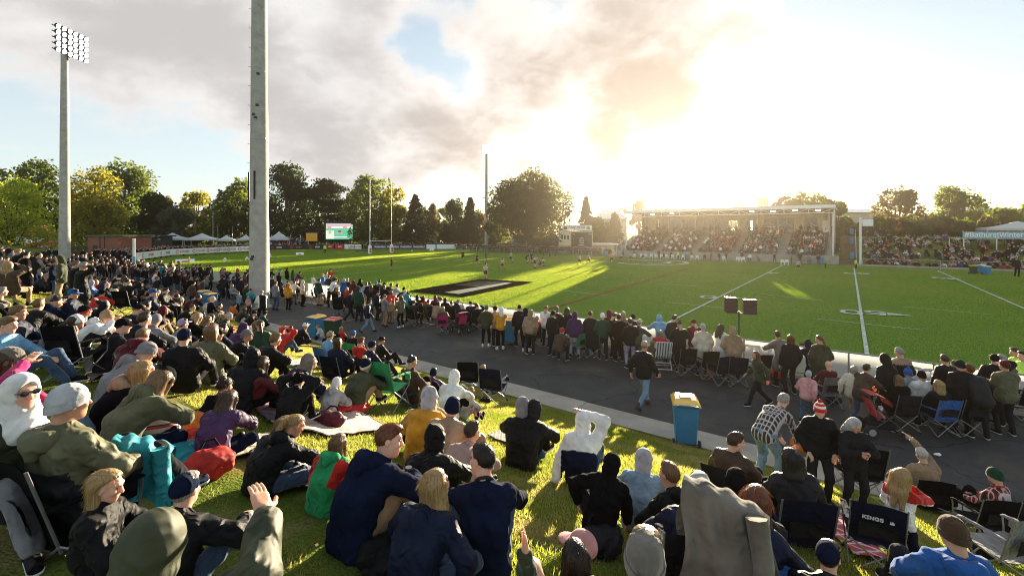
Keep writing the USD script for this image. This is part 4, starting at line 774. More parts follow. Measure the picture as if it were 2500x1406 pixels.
@canon
def shoe_mesh(kind, lod):
    f = Field((-.06, -.1, -.09), (.06, .21, .1), (.010, .014, .022)[lod]); f.add(f.cap((0, -.035, -.03), (0, .13, -.045), .046, .040), .02); f.add(f.cap((0, -.03, -.02), (0, -.012, .07 if kind == 'boot' else .025), .045, .046), .02); f.cut(-.078 - f.P[..., 2], .006); return f.mesh()
@canon
def sole_mesh(lod):
    f = Field((-.06, -.1, -.1), (.06, .21, -.03), (.009, .012, .02)[lod]); f.add(f.cap((0, -.035, -.05), (0, .13, -.055), .05, .044), .02); f.cut(np.abs(f.P[..., 2] + .076) - .013, .004); return f.mesh()
def unit(v): v = np.asarray(v, float); return v / (np.linalg.norm(v) + 1e-12)
def frame(yv, zv, o):
    y = unit(yv); x = unit(np.cross(y, zv)); z = np.cross(x, y); M = np.eye(4); M[:3, 0], M[:3, 1], M[:3, 2], M[:3, 3] = x, y, z, o; return M
def placed(m, M, mirror=False, s=1.0):
    v = np.array(m.vertices) * s
    if mirror: v = v * [-1, 1, 1]
    f = np.array(m.faces)[:, ::-1] if mirror else np.array(m.faces)
    return trimesh.Trimesh(v @ M[:3, :3].T + M[:3, 3], f, process=False)
def ik(a, tgt, l1, l2, hint):
    a, tgt = np.asarray(a, float), np.asarray(tgt, float); d = tgt - a; L = np.linalg.norm(d); u = d / (L + 1e-9); L = min(L, (l1 + l2) * .995); tgt = a + u * L
    c = (l1 * l1 + L * L - l2 * l2) / (2 * L); h = math.sqrt(max(l1 * l1 - c * c, 1e-6)); w = np.asarray(hint, float); w = w - (w @ u) * u; return a + u * c + unit(w) * h, tgt
Rx = lambda a: np.array([[1, 0, 0], [0, math.cos(a), -math.sin(a)], [0, math.sin(a), math.cos(a)]])
Ry = lambda a: np.array([[math.cos(a), 0, math.sin(a)], [0, 1, 0], [-math.sin(a), 0, math.cos(a)]])
Rz = lambda a: np.array([[math.cos(a), -math.sin(a), 0], [math.sin(a), math.cos(a), 0], [0, 0, 1]])
# ---- poses (person faces +y, origin on the ground under the hips)
def pose(name, rr):
    j = lambda a: rr.uniform(-a, a)
    st = dict(hip=(0, 0, .92), lean=2 + j(3), side=j(3), slouch=4, twist=j(8), hyaw=j(18), hp=4 + j(6), fl=(-.11 - abs(j(.05)), j(.07), .08), fr=(.11 + abs(j(.05)), j(.07), .08), kl=(-.15, 1, 0), kr=(.15, 1, 0), hl=(-.25, .08, .86), hr=(.25, .08, .86), el=(-1, -.9, 0), er=(1, -.9, 0), hk='relaxed', sit='stand')
    ch = dict(st, hip=(0, -.02, .54), lean=-10 + j(6), slouch=12, fl=(-.14 + j(.05), .46 + j(.08), .08), fr=(.14 + j(.05), .46 + j(.08), .08), kl=(-.2, .3, 1), kr=(.2, .3, 1), hl=(-.12 + j(.05), .26, .70), hr=(.12 + j(.05), .27, .70), hp=6 + j(6), sit='chair')
    gr = dict(st, hip=(0, 0, .115), lean=15 + j(7), slouch=32, fl=(-.13, .52 + j(.08), .08), fr=(.13, .55 + j(.08), .08), kl=(-.3, .3, 1), kr=(.3, .3, 1), hl=(-.05, .50, .36), hr=(.06, .48, .33), el=(-1, .2, -.3), er=(1, .2, -.3), hp=2 + j(8), sit='ground')
    up = dict(hr=(.09, .17, 1.62), er=(1, .35, -.1), hk='flat')
    T_ = {
        'stand': st, 'pocket': dict(st, hl=(-.21, .12, .93), hr=(.21, .12, .93)), 'cross': dict(st, hl=(.10, .24, 1.16), hr=(-.10, .25, 1.20), el=(-1, 0, -.7), er=(1, 0, -.7)),
        'brow': dict(st, **up), 'brow2': dict(st, hl=(-.09, .19, 1.6), el=(-1, .35, -.1), **up), 'phone': dict(st, hl=(-.06, .30, 1.2), hr=(.06, .30, 1.22), hp=26, el=(-1, -.3, -.6), er=(1, -.3, -.6), hk='grip'),
        'eat': dict(st, hr=(.05, .2, 1.46), er=(1, .1, -.8), hl=(-.08, .28, 1.12), hk='grip'), 'rail': dict(st, hip=(0, -.12, .91), lean=24 + j(6), slouch=10, hl=(-.2 + j(.1), .42, 1.13), hr=(.2 + j(.1), .42, 1.13), el=(-1, -.2, -.6), er=(1, -.2, -.6), hp=-8),
        'point': dict(st, hr=(.2, .5, 1.5), er=(1, 0, -.5), hk='flat'), 'hips': dict(st, hl=(-.22, .02, 1.0), hr=(.22, .02, 1.0), el=(-1, -.25, .1), er=(1, -.25, .1)),
        'walk': dict(st, hip=(0, 0, .90), lean=5, fl=(-.08, .33, .09), fr=(.08, -.36, .16), hl=(-.27, -.16, .92), hr=(.27, .24, .95), el=(-.5, -1, 0), er=(.5, -1, 0)), 'walk2': dict(st, hip=(0, 0, .905), lean=7, fl=(-.08, -.30, .14), fr=(.08, .30, .09), hl=(-.26, .26, .98), hr=(.26, -.12, .92), el=(-.5, -1, 0), er=(.5, -1, 0)),
        'push': dict(st, hip=(0, -.1, .88), lean=20, fl=(-.08, -.42, .15), fr=(.08, .2, .09), hl=(-.18, .5, 1.02), hr=(.18, .5, 1.02), el=(-1, -.5, -.3), er=(1, -.5, -.3)),
        'bend': dict(st, hip=(0, -.12, .88), lean=48, slouch=22, hl=(-.12, .52, .62), hr=(.15, .55, .60), el=(-1, 0, .2), er=(1, 0, .2), hp=24, hk='grip'),
        'run': dict(st, hip=(0, 0, .90), lean=14, fl=(-.08, .40, .20), fr=(.08, -.42, .34), kl=(0, 1, .2), kr=(0, 1, 0), hl=(-.25, -.2, 1.08), hr=(.2, .30, 1.16), el=(-.5, -1, -.2), er=(.6, -1, -.2)), 'ready': dict(st, hip=(0, -.12, .78), lean=38, slouch=8, fl=(-.2, -.05, .08), fr=(.2, .1, .08), hl=(-.18, .2, .62), hr=(.18, .25, .62), el=(-1, -.3, 0), er=(1, -.3, 0), hp=-22),
        'crouch': dict(st, hip=(0, -.2, .52), lean=52, slouch=12, fl=(-.18, -.1, .08), fr=(.18, .16, .08), hl=(-.2, .42, .35), hr=(.2, .45, .35), hp=-25),
        'low': dict(ch, hip=(0, -.02, .25), lean=-16 + j(5), slouch=22, fl=(-.14, .58, .08), fr=(.14, .62, .08), hl=(-.14, .28, .42), hr=(.14, .28, .42)), 'low_brow': dict(ch, hip=(0, -.02, .25), lean=-8, slouch=20, fl=(-.14, .58, .08), fr=(.14, .62, .08), hl=(-.14, .28, .42), hr=(.12, .18, .92), er=(1, .4, 0), hk='flat'), 'chair': ch, 'chair_rest': dict(ch, hl=(-.30, .22, .72), hr=(.30, .22, .72)), 'chair_brow': dict(ch, hr=(.10, .15, 1.23), er=(1, .4, 0), hk='flat'), 'chair_fwd': dict(ch, lean=24, hl=(-.1, .42, .72), hr=(.1, .42, .72), hp=-6), 'chair_brow2': dict(ch, hl=(-.06, .17, 1.26), el=(-1, .4, 0), hr=(.08, .17, 1.25), er=(1, .4, 0), hk='flat'),
        'knees': gr, 'cross_leg': dict(gr, lean=14, fl=(.14, .32, .09), fr=(-.12, .40, .09), kl=(-1, .3, .15), kr=(1, .3, .15), hl=(-.1, .26, .27), hr=(.1, .28, .27)), 'cross_phone': dict(gr, lean=18, slouch=36, fl=(.14, .32, .09), fr=(-.12, .40, .09), kl=(-1, .3, .15), kr=(1, .3, .15), hl=(-.04, .34, .42), hr=(.06, .34, .43), hp=28, hk='grip'),
        'legs_out': dict(gr, lean=4, fl=(-.1, .84, .09), fr=(.12, .82, .09), kl=(0, 0, 1), kr=(0, 0, 1), hl=(-.14, .35, .25), hr=(.14, .35, .25)), 'prop': dict(gr, lean=-20, slouch=14, fl=(-.12, .75, .09), fr=(.12, .55, .09), hl=(-.32, -.30, .06), hr=(.32, -.30, .06), el=(-.5, -1, 0), er=(.5, -1, 0), hk='flat'),
        'knees_brow': dict(gr, hr=(.09, .25, .80), er=(1, .4, 0), hk='flat'), 'knees_brow2': dict(gr, hl=(-.1, .26, .80), el=(-1, .3, 0), hr=(.1, .25, .80), er=(1, .4, 0), hk='flat'), 'prop_brow': dict(gr, lean=2, hl=(-.34, -.12, .06), el=(-1, -.6, 0), hr=(.07, .20, .86), er=(1, .3, .2), fl=(.1, .55, .09), fr=(.25, .65, .09), hk='flat'), 'point_sit': dict(gr, hr=(.3, .55, .62), er=(1, 0, -.4), hk='flat'),
        'side_sit': dict(gr, lean=6, side=10, fl=(.42, .12, .08), fr=(.52, .25, .08), kl=(0, 1, .4), kr=(0, 1, .4), hl=(-.16, .3, .24), hr=(.2, .32, .24)), 'kneel': dict(gr, hip=(0, -.05, .32), lean=8, fl=(-.1, -.28, .06), fr=(.1, -.28, .06), kl=(0, 1, -.2), kr=(0, 1, -.2), hl=(-.14, .22, .42), hr=(.14, .22, .42)),
        'recline': dict(gr, lean=-42, slouch=10, fl=(-.1, .84, .09), fr=(.1, .78, .09), hl=(-.3, -.28, .08), hr=(.3, -.28, .08), el=(-.4, -1, 0), er=(.4, -1, 0)), 'lean_down': dict(gr, hip=(0, -.1, .30), lean=18, side=16, slouch=18, fl=(-.15, .25, .08), fr=(.12, .35, .08), hl=(-.28, .10, .42), el=(-1, -.2, .8), hr=(.36, .30, .06), er=(.6, -.5, .2), hp=14, hyaw=35),
    }
    return dict(T_[name])
def skeleton(ps):
    hip = np.array(ps['hip'], float); lean, side = math.radians(ps['lean']), math.radians(ps['side'])
    R0 = Ry(side) @ Rx(-lean); R1 = Ry(side) @ Rx(-lean - math.radians(ps['slouch'])) @ Rz(math.radians(-ps['twist']))
    mid = hip + R0 @ np.array([0, -.02, .24]); C = mid + R1 @ np.array([0, 0, .27])
    J = dict(hip=hip, mid=mid, C=C, R0=R0, R1=R1)
    for sgn, k in ((-1, 'l'), (1, 'r')):
        S = C + R1 @ np.array([sgn * .175, 0, -.05]); E, Wr = ik(S, ps['h' + k], .29, .26, ps['e' + k]); J['S' + k], J['E' + k], J['W' + k] = S, E, Wr
        H = hip + R0 @ np.array([sgn * .09, 0, 0]) * [1, 1, .4] + [0, 0, 0]; Kn, A_ = ik(H, ps['f' + k], .44, .43, ps['k' + k]); J['H' + k], J['K' + k], J['A' + k] = H, Kn, A_
    upc = R1 @ np.array([0, 0, 1]); hu = unit(.45 * upc + .55 * np.array([0, 0, 1])); nb = C + upc * .02
    J['neck'] = nb + hu * .06; fy = Rz(math.radians(-ps['hyaw'] - ps['twist'] * .5)) @ np.array([0, 1, 0]); M = frame(fy, hu, nb); hp = math.radians(-ps['hp'])
    M[:3, :3] = M[:3, :3] @ Rx(hp); M[:3, 3] = nb + hu * .175 + M[:3, 1] * .035; J['head'] = M; return J
def garment_top(J, h, rr, bulk=.022, long=0.0, puffer=False, hem=.10, sleeve=1.0, shawl=False):
    X1 = J['R1'][:, 0]; u0, u1 = J['R0'][:, 2], J['R1'][:, 2]; pts = np.array([J[k] for k in ('hip', 'mid', 'C', 'Sl', 'Sr', 'El', 'Er', 'Wl', 'Wr')]); X0 = J['R0'][:, 0]
    lo, hi = pts.min(0) - .24, pts.max(0) + .24
    if long: lo[2] = min(lo[2], J['hip'][2] - long - .1)
    f = Field(lo, hi, h); b = bulk; f1 = J['R1'][:, 1]
    f.add(f.cap(J['Sl'] - X1 * -.03, J['Sr'] - X1 * .03, .062 + b, .062 + b), .05); f.add(f.cap(J['C'] - u1 * .03, J['C'] + u1 * .035, .072 + b * .6, .060 + b * .6), .05)
    for sx in (-1, 1):
        f.add(f.cap(J['C'] + X1 * sx * .085 - u1 * .10, J['mid'] + X0 * sx * .062, .10 + b, .092 + b), .06); f.add(f.cap(J['mid'] + X0 * sx * .062, J['hip'] + X0 * sx * .07 - u0 * (hem - .08), .092 + b, .112 + b), .05)
        if long:
            k = 'l' if sx < 0 else 'r'; kn = J['K' + k]; q = J['hip'] + X0 * sx * .075; dn = (kn - q); dn = dn / np.linalg.norm(dn) * long; f.add(f.cap(q, q + dn, .125 + b, .115 + b), .10)
    tor = f.D.copy()
    for k in 'lr':
        sl = J['E' + k] + (J['W' + k] - J['E' + k]) * (.93 * sleeve if sleeve >= .5 else 0)
        if sleeve >= .5: f.add(f.cap(J['S' + k], J['E' + k], .058 + b * .9, .048 + b * .8), .035); f.add(f.cap(J['E' + k], sl, .048 + b * .8, .034 + b * .8), .03)
        else: f.add(f.cap(J['S' + k], J['S' + k] + (J['E' + k] - J['S' + k]) * .75, .058 + b, .056 + b), .035)
    if shawl:
        f.add(f.cap((J['Kl'] + J['hip']) / 2, (J['Kr'] + J['hip']) / 2, .2, .2), .15)
    P = f.P; ph = rr.uniform(0, 6.28, 6); a = min(.011, .35 * h + .004)
    q = (P - J['mid'])
    if puffer:
        w = (P - J['mid']) @ u1; f.D -= .010 * np.abs(np.sin(w * math.pi / .075 + ph[0])) - .004
    f.D += a * np.sin(q[..., 2] * 34 + q[..., 0] * 16 + 2.2 * np.sin(q[..., 0] * 13 + q[..., 1] * 9 + ph[1]) + ph[0]) * np.sin(q[..., 0] * 12 - q[..., 1] * 15 + ph[2] + 1.5 * np.sin(q[..., 2] * 11 + ph[3])) + .4 * a * np.sin(q[..., 0] * 47 + q[..., 2] * 39 + 2 * np.sin(q[..., 1] * 31 + ph[4]))
    if h < .03:                                                    # sharper creases of near clothes
        w_ = q[..., 2] * 41 + q[..., 0] * 27 + 3.1 * np.sin(q[..., 0] * 17 + q[..., 1] * 12 + ph[5]) + 1.7 * np.sin(q[..., 2] * 23 + ph[3]); f.D -= .0085 * np.clip(1 - 1.5 * np.abs(np.sin(w_ * .5)), 0, 1) ** 1.5 * (.5 + .5 * np.sin(q[..., 0] * 9 + q[..., 1] * 7 + ph[4])) - .001
    m = f.mesh(); return m
def garment_legs(J, h, rr, b=.014, shorts=False, bare=False):
    pts = np.array([J[k] for k in ('hip', 'Hl', 'Hr', 'Kl', 'Kr', 'Al', 'Ar')]); f = Field(pts.min(0) - .18, pts.max(0) + .18, h); X0 = J['R0'][:, 0]
    if not bare: f.add(f.cap(J['hip'] - X0 * .06, J['hip'] + X0 * .06, .105 + b, .105 + b), .04)
    for k in 'lr':
        Kn, A_, H = J['K' + k], J['A' + k], J['H' + k]
        if shorts: f.add(f.cap(H, H + (Kn - H) * .62, .095 + b * 1.6, .085 + b * 1.6), .05)
        elif bare: f.add(f.cap(H, Kn, .082, .056), .03); f.add(f.cap(Kn, Kn + (A_ - Kn) * .35, .052, .056), .03); f.add(f.cap(Kn + (A_ - Kn) * .35, A_, .054, .036), .03)
        else: f.add(f.cap(H, Kn, .085 + b, .060 + b), .05); f.add(f.cap(Kn, Kn + (A_ - Kn) * .97, .058 + b, .045 + b * 1.1), .03)
    if not bare:
        q = f.P - J['hip']; ph = rr.uniform(0, 6, 3); f.D += min(.009, .3 * h + .003) * np.sin(q[..., 2] * 30 + q[..., 1] * 25 + 2 * np.sin(q[..., 0] * 20 + ph[0]) + ph[1]) * np.sin(q[..., 1] * 13 + q[..., 0] * 11 + ph[2])
    return f.mesh()
# ---- colours of cloth
COL = dict(black=(.006, .006, .007), charcoal=(.018, .018, .021), navy=(.007, .011, .030), grey=(.17, .17, .18), silver=(.33, .34, .36), white=(.70, .69, .67), cream=(.52, .46, .36), khaki=(.10, .10, .055), olive=(.045, .05, .025), bottle=(.012, .045, .025), green=(.02, .26, .09), teal=(.02, .22, .26), blue=(.02, .09, .30), sky=(.16, .34, .52), denim=(.045, .075, .125), faded=(.17, .26, .34), red=(.46, .025, .018), maroon=(.09, .012, .018), orange=(.55, .14, .015), mustard=(.52, .24, .02), pink=(.58, .28, .28), magenta=(.42, .02, .12), purple=(.055, .022, .075), brown=(.06, .035, .022), tan=(.30, .20, .12), taupe=(.16, .14, .12), hivis=(.45, .75, .12), yellow=(.7, .5, .05), lilac=(.28, .24, .33))
NAMES = dict(silver='light grey', khaki='khaki', bottle='dark green', sky='light blue', denim='blue denim', faded='pale blue', hivis='lime green', tan='tan', taupe='taupe')
cname = lambda c: NAMES.get(c, c)
def cloth(c, kind='cloth'):
    k = f'{kind}_{c}'
    if k in _mats: return _mats[k]
    col = np.array(COL[c]); rough, sh = (.6, .0) if kind == 'shell' else (.95, .2 if max(col) > .03 else .0)
    n = {'tc': ('texture_coordinate', {}), 'n': ('noise_texture', dict(scale=5.0, detail=5.0)), 'r': ('rgb_ramp', dict(ramp=[(.3, tuple(col * .68)), (.7, tuple(np.minimum(col * 1.28, 1)))])), 'f': ('noise_texture', dict(type='ridged_multifractal', scale=6.5 if kind == 'cloth' else 7.5, detail=4.0, distortion=1.3)), 'w': ('noise_texture', dict(scale=240.0, detail=1.0)), 'mm': ('math', dict(math_type='multiply_add', value2=.03)), 'b': ('bump', dict(strength=.9, distance=.05)),
         'p': ('principled_bsdf', dict(roughness=rough, specular_ior_level=(.22 if max(col) > .03 else .12) if kind == 'shell' else (.12 if max(col) > .03 else .05), sheen_weight=sh, sheen_roughness=.4))}
    _mats[k] = usdkit.material(stage, '/World/Looks/' + k, n, [('tc.object', 'n.vector'), ('n.fac', 'r.fac'), ('r.color', 'p.base_color'), ('tc.object', 'f.vector'), ('tc.object', 'w.vector'), ('w.fac', 'mm.value1'), ('f.fac', 'mm.value3'), ('mm.value', 'b.height'), ('b.normal', 'p.normal')], surface='p.BSDF')
    return _mats[k]
HAIR = dict(blonde=((.50, .34, .15), (.30, .18, .07)), brown=((.085, .045, .022), (.04, .02, .01)), dark=((.022, .014, .010), (.009, .007, .006)), grey=((.42, .40, .37), (.24, .22, .2)), white=((.65, .62, .57), (.45, .42, .38)), red=((.22, .07, .022), (.10, .03, .012)), fair=((.24, .14, .06), (.13, .07, .03)))
def hair_mat(c):
    k = 'hair_' + c
    if k in _mats: return _mats[k]
    a, b = HAIR[c]
    n = {'tc': ('texture_coordinate', {}), 'mp': ('mapping', dict(scale=(75, 75, 7))), 'n': ('noise_texture', dict(scale=1.0, detail=4.0, distortion=.6)), 'r': ('rgb_ramp', dict(ramp=[(.35, b), (.62, a)])), 'b': ('bump', dict(strength=.5, distance=.006)), 'd': ('principled_bsdf', dict(roughness=.42, specular_ior_level=.45)), 't': ('translucent_bsdf', {}), 'm': ('mix_closure', dict(fac=.22))}
    _mats[k] = usdkit.material(stage, '/World/Looks/' + k, n, [('tc.object', 'mp.vector'), ('mp.vector', 'n.vector'), ('n.fac', 'r.fac'), ('r.color', 'd.base_color'), ('r.color', 't.color'), ('n.fac', 'b.height'), ('b.normal', 'd.normal'), ('d.BSDF', 'm.closure1'), ('t.BSDF', 'm.closure2')], surface='m.closure'); return _mats[k]
def skin_mat(k):
    nm = f'skin_{k}'
    if nm in _mats: return _mats[nm]
    c = ((.48, .27, .18), (.42, .22, .14), (.55, .32, .23), (.24, .12, .07))[k]
    n = {'tc': ('texture_coordinate', {}), 'n': ('noise_texture', dict(scale=18.0, detail=4.0)), 'r': ('rgb_ramp', dict(ramp=[(.3, tuple(np.array(c) * .85)), (.7, tuple(np.array(c) * 1.1))])), 'p': ('principled_bsdf', dict(roughness=.5, specular_ior_level=.35, subsurface_weight=.12, subsurface_scale=.012, subsurface_radius=(1.0, .35, .18)))}
    _mats[nm] = usdkit.material(stage, '/World/Looks/' + nm, n, [('tc.object', 'n.vector'), ('n.fac', 'r.fac'), ('r.color', 'p.base_color')], surface='p.BSDF'); return _mats[nm]
def stripes(name, axis_scale, ca, cb, ramp, rot=(0, 0, 0)):
    if name in _mats: return _mats[name]
    n = {'tc': ('texture_coordinate', {}), 'sp': ('separate_xyz', {}), 'm': ('math', dict(math_type='multiply', value2=axis_scale)), 'fr': ('math', dict(math_type='fraction')), 'r': ('rgb_ramp', dict(ramp=ramp, interpolate=False)), 'p': ('principled_bsdf', dict(roughness=.85))}
    _mats[name] = usdkit.material(stage, '/World/Looks/' + name, n, [('tc.object', 'sp.vector'), ('sp.z', 'm.value1'), ('m.value', 'fr.value1'), ('fr.value', 'r.fac'), ('r.color', 'p.base_color')], surface='p.BSDF'); return _mats[name]
def plaid(name, c0, c1, c2, scale=7.0, thin=.12):
    """Woven check: bands along two directions of the cloth."""
    if name in _mats: return _mats[name]
    n = {'tc': ('texture_coordinate', {}), 'sp': ('separate_xyz', {}), 'p': ('principled_bsdf', dict(roughness=.95, specular_ior_level=.1, sheen_weight=.2)), 'base': ('mix', dict(mix_type='mix', color1=c0, color2=c1)), 'top': ('mix', dict(mix_type='mix', color2=c2)), 'add': ('math', dict(math_type='add', use_clamp=True)), 'add2': ('math', dict(math_type='maximum'))}
    l = [('tc.object', 'sp.vector')]
    for a, k in (('x', 'u'), ('y', 'v')):
        n['m' + k] = ('math', dict(math_type='multiply', value2=scale)); n['f' + k] = ('math', dict(math_type='fraction')); n['w' + k] = ('math', dict(math_type='less_than', value2=.5)); n['h' + k] = ('math', dict(math_type='multiply', value2=.5)); n['c' + k] = ('math', dict(math_type='compare', value2=.72, value3=thin * .5))
        l += [(f'sp.{a}', f'm{k}.value1'), (f'm{k}.value', f'f{k}.value1'), (f'f{k}.value', f'w{k}.value1'), (f'w{k}.value', f'h{k}.value1'), (f'f{k}.value', f'c{k}.value1')]
    l += [('hu.value', 'add.value1'), ('hv.value', 'add.value2'), ('add.value', 'base.fac'), ('base.color', 'top.color1'), ('cu.value', 'add2.value1'), ('cv.value', 'add2.value2'), ('add2.value', 'top.fac'), ('top.color', 'p.base_color')]
    n['nz'] = ('noise_texture', dict(scale=30.0)); n['b'] = ('bump', dict(strength=.3, distance=.02)); l += [('tc.object', 'nz.vector'), ('nz.fac', 'b.height'), ('b.normal', 'p.normal')]
    _mats[name] = usdkit.material(stage, '/World/Looks/' + name, n, l, surface='p.BSDF'); return _mats[name]
M_eye = mat('eye_dark', (.05, .035, .03), .2); M_glass_dark = mat('dark_lens', (.01, .01, .01), .1, .6)
POSEWORD = dict(stand='standing', pocket='standing', cross='arms folded', brow='standing, hand at brow', brow2='standing, hands at brow', phone='standing, looking down', eat='standing, eating', rail='leaning on rail', point='standing, arm out', hips='hands on hips', walk='walking', walk2='walking', push='pushing', bend='bending', run='running', ready='crouched', crouch='crouching', chair='seated in chair', chair_rest='seated in chair', chair_brow='in chair, hand at brow', chair_brow2='in chair, hands at brow', chair_fwd='in chair, leaning forward', low='in low chair', low_brow='in low chair, hand at brow', knees='sitting, knees up', cross_leg='sitting cross legged', cross_phone='sitting, head bent', legs_out='sitting, legs out', prop='sitting, leaning back', knees_brow='sitting, hand at brow', knees_brow2='sitting, hands at brow', prop_brow='sitting, shading eyes', point_sit='sitting, arm out', side_sit='sitting sideways', kneel='kneeling', recline='lying back', lean_down='leaning on one hand')
HEADWORD = dict(short='short {} hair', long='long {} hair', bob='{} bob', pony='{} ponytail', bun='{} hair bun', bald='bald', beanie='{} beanie', pom='{} pompom beanie', cap='{} cap', brim='{} brimmed hat', hood='hood up', hoodp='pointed hood up', scarf='{} headscarf')
FOCUS = np.array([4.0, 68.0])
MARKS = [(633, 560, 'the thick pole'), (158, 560, 'the left floodlight pole'), (1673, 1020, 'the lone blue bin'), (1804, 780, 'the loudspeakers'), (1617, 880, 'the striped deck chair'), (507, 728, 'the two yellow lidded bins'), (790, 800, 'the blue and dark bins'), (1247, 800, 'the bin near the fence'), (810, 1040, 'the floral rug'), (730, 1150, 'the tartan rug'), (2150, 1060, 'the moving pram'), (2080, 1310, 'the red tartan rug'), (292, 690, 'the dark orange lidded bin'), (323, 640, 'the feather banner'), (455, 1115, 'the teal jacket heap'), (275, 880, 'the white towels'), (1780, 1300, 'the draped coat'), (990, 920, 'the green chairs'), (1150, 705, 'the dark painted sign'), (1405, 600, 'the scoreboard hut'), (930, 610, 'the goal posts')]
def wheres(px, py):
    o = sorted(MARKS, key=lambda m: math.hypot(px - m[0], 1.6 * (py - m[1]))); out = []
    for mx, my, nm in o[:5]:
        dx, dy = px - mx, py - my
        out.append(('just ' if math.hypot(dx, dy) < 60 else '') + (('left of ' if dx < 0 else 'right of ') if abs(dx) > abs(dy) * 1.2 else ('beyond ' if dy < 0 else 'in front of ')) + nm)
    return out
_lab = set()
def make_label(px, py, top, legs, head, hc, garment, pn, kid):
    who = 'child' if kid else 'person'; hw = HEADWORD[head].format(cname(hc)); ws = wheres(px, py)
    forms = []
    for w in ws: forms.append(f'{who}, {cname(top)} {garment}, {hw}, {POSEWORD[pn]}, {w}')
    for w in ws: forms.append(f'{who}, {cname(top)} {garment}, {cname(legs)} trousers, {hw}, {w}')
    for w in ws[:3]:
        for a in ('nearer', 'farther', 'leftmost', 'rightmost'): forms.append(f'{a} {who}, {cname(top)} {garment}, {hw}, {w}')
    for f in forms:
        if f not in _lab and len(f.split()) <= 16: _lab.add(f); return f
    return forms[0]
PEOPLE = []; _far = {None: None}
def person(x, y, z, pose_name, yaw, top='black', legs='charcoal', head='short', hc='brown', garment='jacket', dist=None, where='', label=None, size=1.0, kid=False, group=None, seed=None, shoes='black', opts=None, **kw):
    """Builds one person at (x, y, z) facing yaw (0 = +y)."""
    o = dict(opts or {}); o.update(kw); dist = dist or math.hypot(x, y); seed = seed if seed is not None else len(PEOPLE) * 7 + 11; rr = np.random.default_rng(seed)
    lod = 0 if dist < 7.5 else 1 if dist < 22 else 2; h = float(np.clip(.0048 * dist, .0150, .055)); h = h if lod < 2 else (.045 if h < .05 else .055)
    if lod == 2 and 'ps' not in o: rr = np.random.default_rng(seed % 4)
    ps = pose(pose_name, rr); ps.update(o.get('ps', {})); J = skeleton(ps)
    px_, py_ = o.pop('at', (CX + F * x / y, CY)); lb = label or make_label(px_, py_, top, legs, head, hc, garment, pose_name, kid)
    P = thing('person', lb, 'person', (x, y, z), yaw, group, size * (.66 if kid else 1.0)); PEOPLE.append((P, lb)); HM = J['head']; hs = 1.22 if kid else 1.0
    sk = skin_mat(o.get('skin', int(rr.integers(0, 3)))); put = lambda m, M=HM, mir=False, s=hs: placed(m, M, mir, s)
    # body: head, neck, limbs and hands are one mesh
    bits = [put(head_mesh(lod))]
    core = [tube([J['hip'], J['mid'], J['C'], J['neck']], [.10, .085, .07, .05], 6)]
    for k in 'lr':
        core += [tube([J['C'], J['S' + k], J['E' + k], J['W' + k]], [.05, .05, .04, .026], 6), tube([J['hip'], J['H' + k], J['K' + k], J['A' + k]], [.07, .07, .05, .035], 6)]
        fw = unit(J['W' + k] - J['E' + k]); hk = o.get('hk_' + k, ps['hk']); back = np.array(o.get('palm', (0, 0, 1)), float)
        if abs(fw[2]) > .8: back = np.array([(-1 if k == 'l' else 1), .2, 0.0])
        elif ps['hk'] == 'flat' and ps['h' + k][2] > J['C'][2] - .02: fw = unit(fw * .6 + np.array([(-.5 if k == 'r' else .5), .2, .25])); back = np.array([0, .3, 1.0])
        HMk = frame(fw, back, J['W' + k] + fw * .03); bits.append(placed(hand_mesh(hk, lod), HMk, k == 'l', .98 if not kid else 1.05)); J['hand' + k] = HMk
    if o.get('bare'): bits.append(garment_legs(J, h, rr, bare=True))
    obj('body', cat(*bits, *core), sk, P, smooth=True)
    if lod == 0 and head != 'none':
        for sx in (-1, 1): obj('eye', put(eye_mesh(sx)), M_eye, P)
    # clothes
    tm = o.get('topmat') or cloth(top, 'shell' if garment in ('jacket', 'puffer jacket', 'raincoat') else 'cloth')
    gkey = (pose_name, garment, o.get('long'), o.get('shawl'), seed % 4, round(h, 3)) if lod == 2 and 'ps' not in o else None
    gm = _far[gkey] if gkey and gkey in _far else garment_top(J, h, rr, bulk=dict(puffer=.04, coat=.03).get(garment.split()[0], .012 if garment in ('shirt', 'jersey') else .022 if garment == 'jumper' else .036), long=o.get('long', .34 if garment == 'long coat' else 0.0), puffer=garment.startswith('puffer'), sleeve=.3 if garment in ('jersey', 'vest') else 1.0, shawl=o.get('shawl', False), hem=o.get('hem', .10))
    if gkey: _far[gkey] = gm
    gname = garment.replace(' ', '_').replace('long_coat', 'coat')
    if 'split' in o:                                             # panels of another colour
        pred, m2, nm2 = o['split']; c = gm.triangles_center; sel = pred(c, J)
        for s_, m_, n_ in ((~sel, tm, gname), (sel, m2, nm2)):
            if s_.any():
                q = gm.submesh([np.nonzero(s_)[0]], append=True, repair=False); obj(n_, q, m_, P, smooth=True)
    else: obj(gname, gm, tm, P, smooth=True)
    lkey = (pose_name, 'legs', bool(o.get('shorts')), seed % 4, round(h, 3)) if gkey else None; lm_ = _far[lkey] if lkey and lkey in _far else garment_legs(J, max(h, .016), rr, shorts=o.get('shorts', False))
    if lkey: _far[lkey] = lm_
    obj('shorts' if o.get('shorts') else 'trousers', lm_, o.get('legmat') or cloth(legs), P, smooth=True)
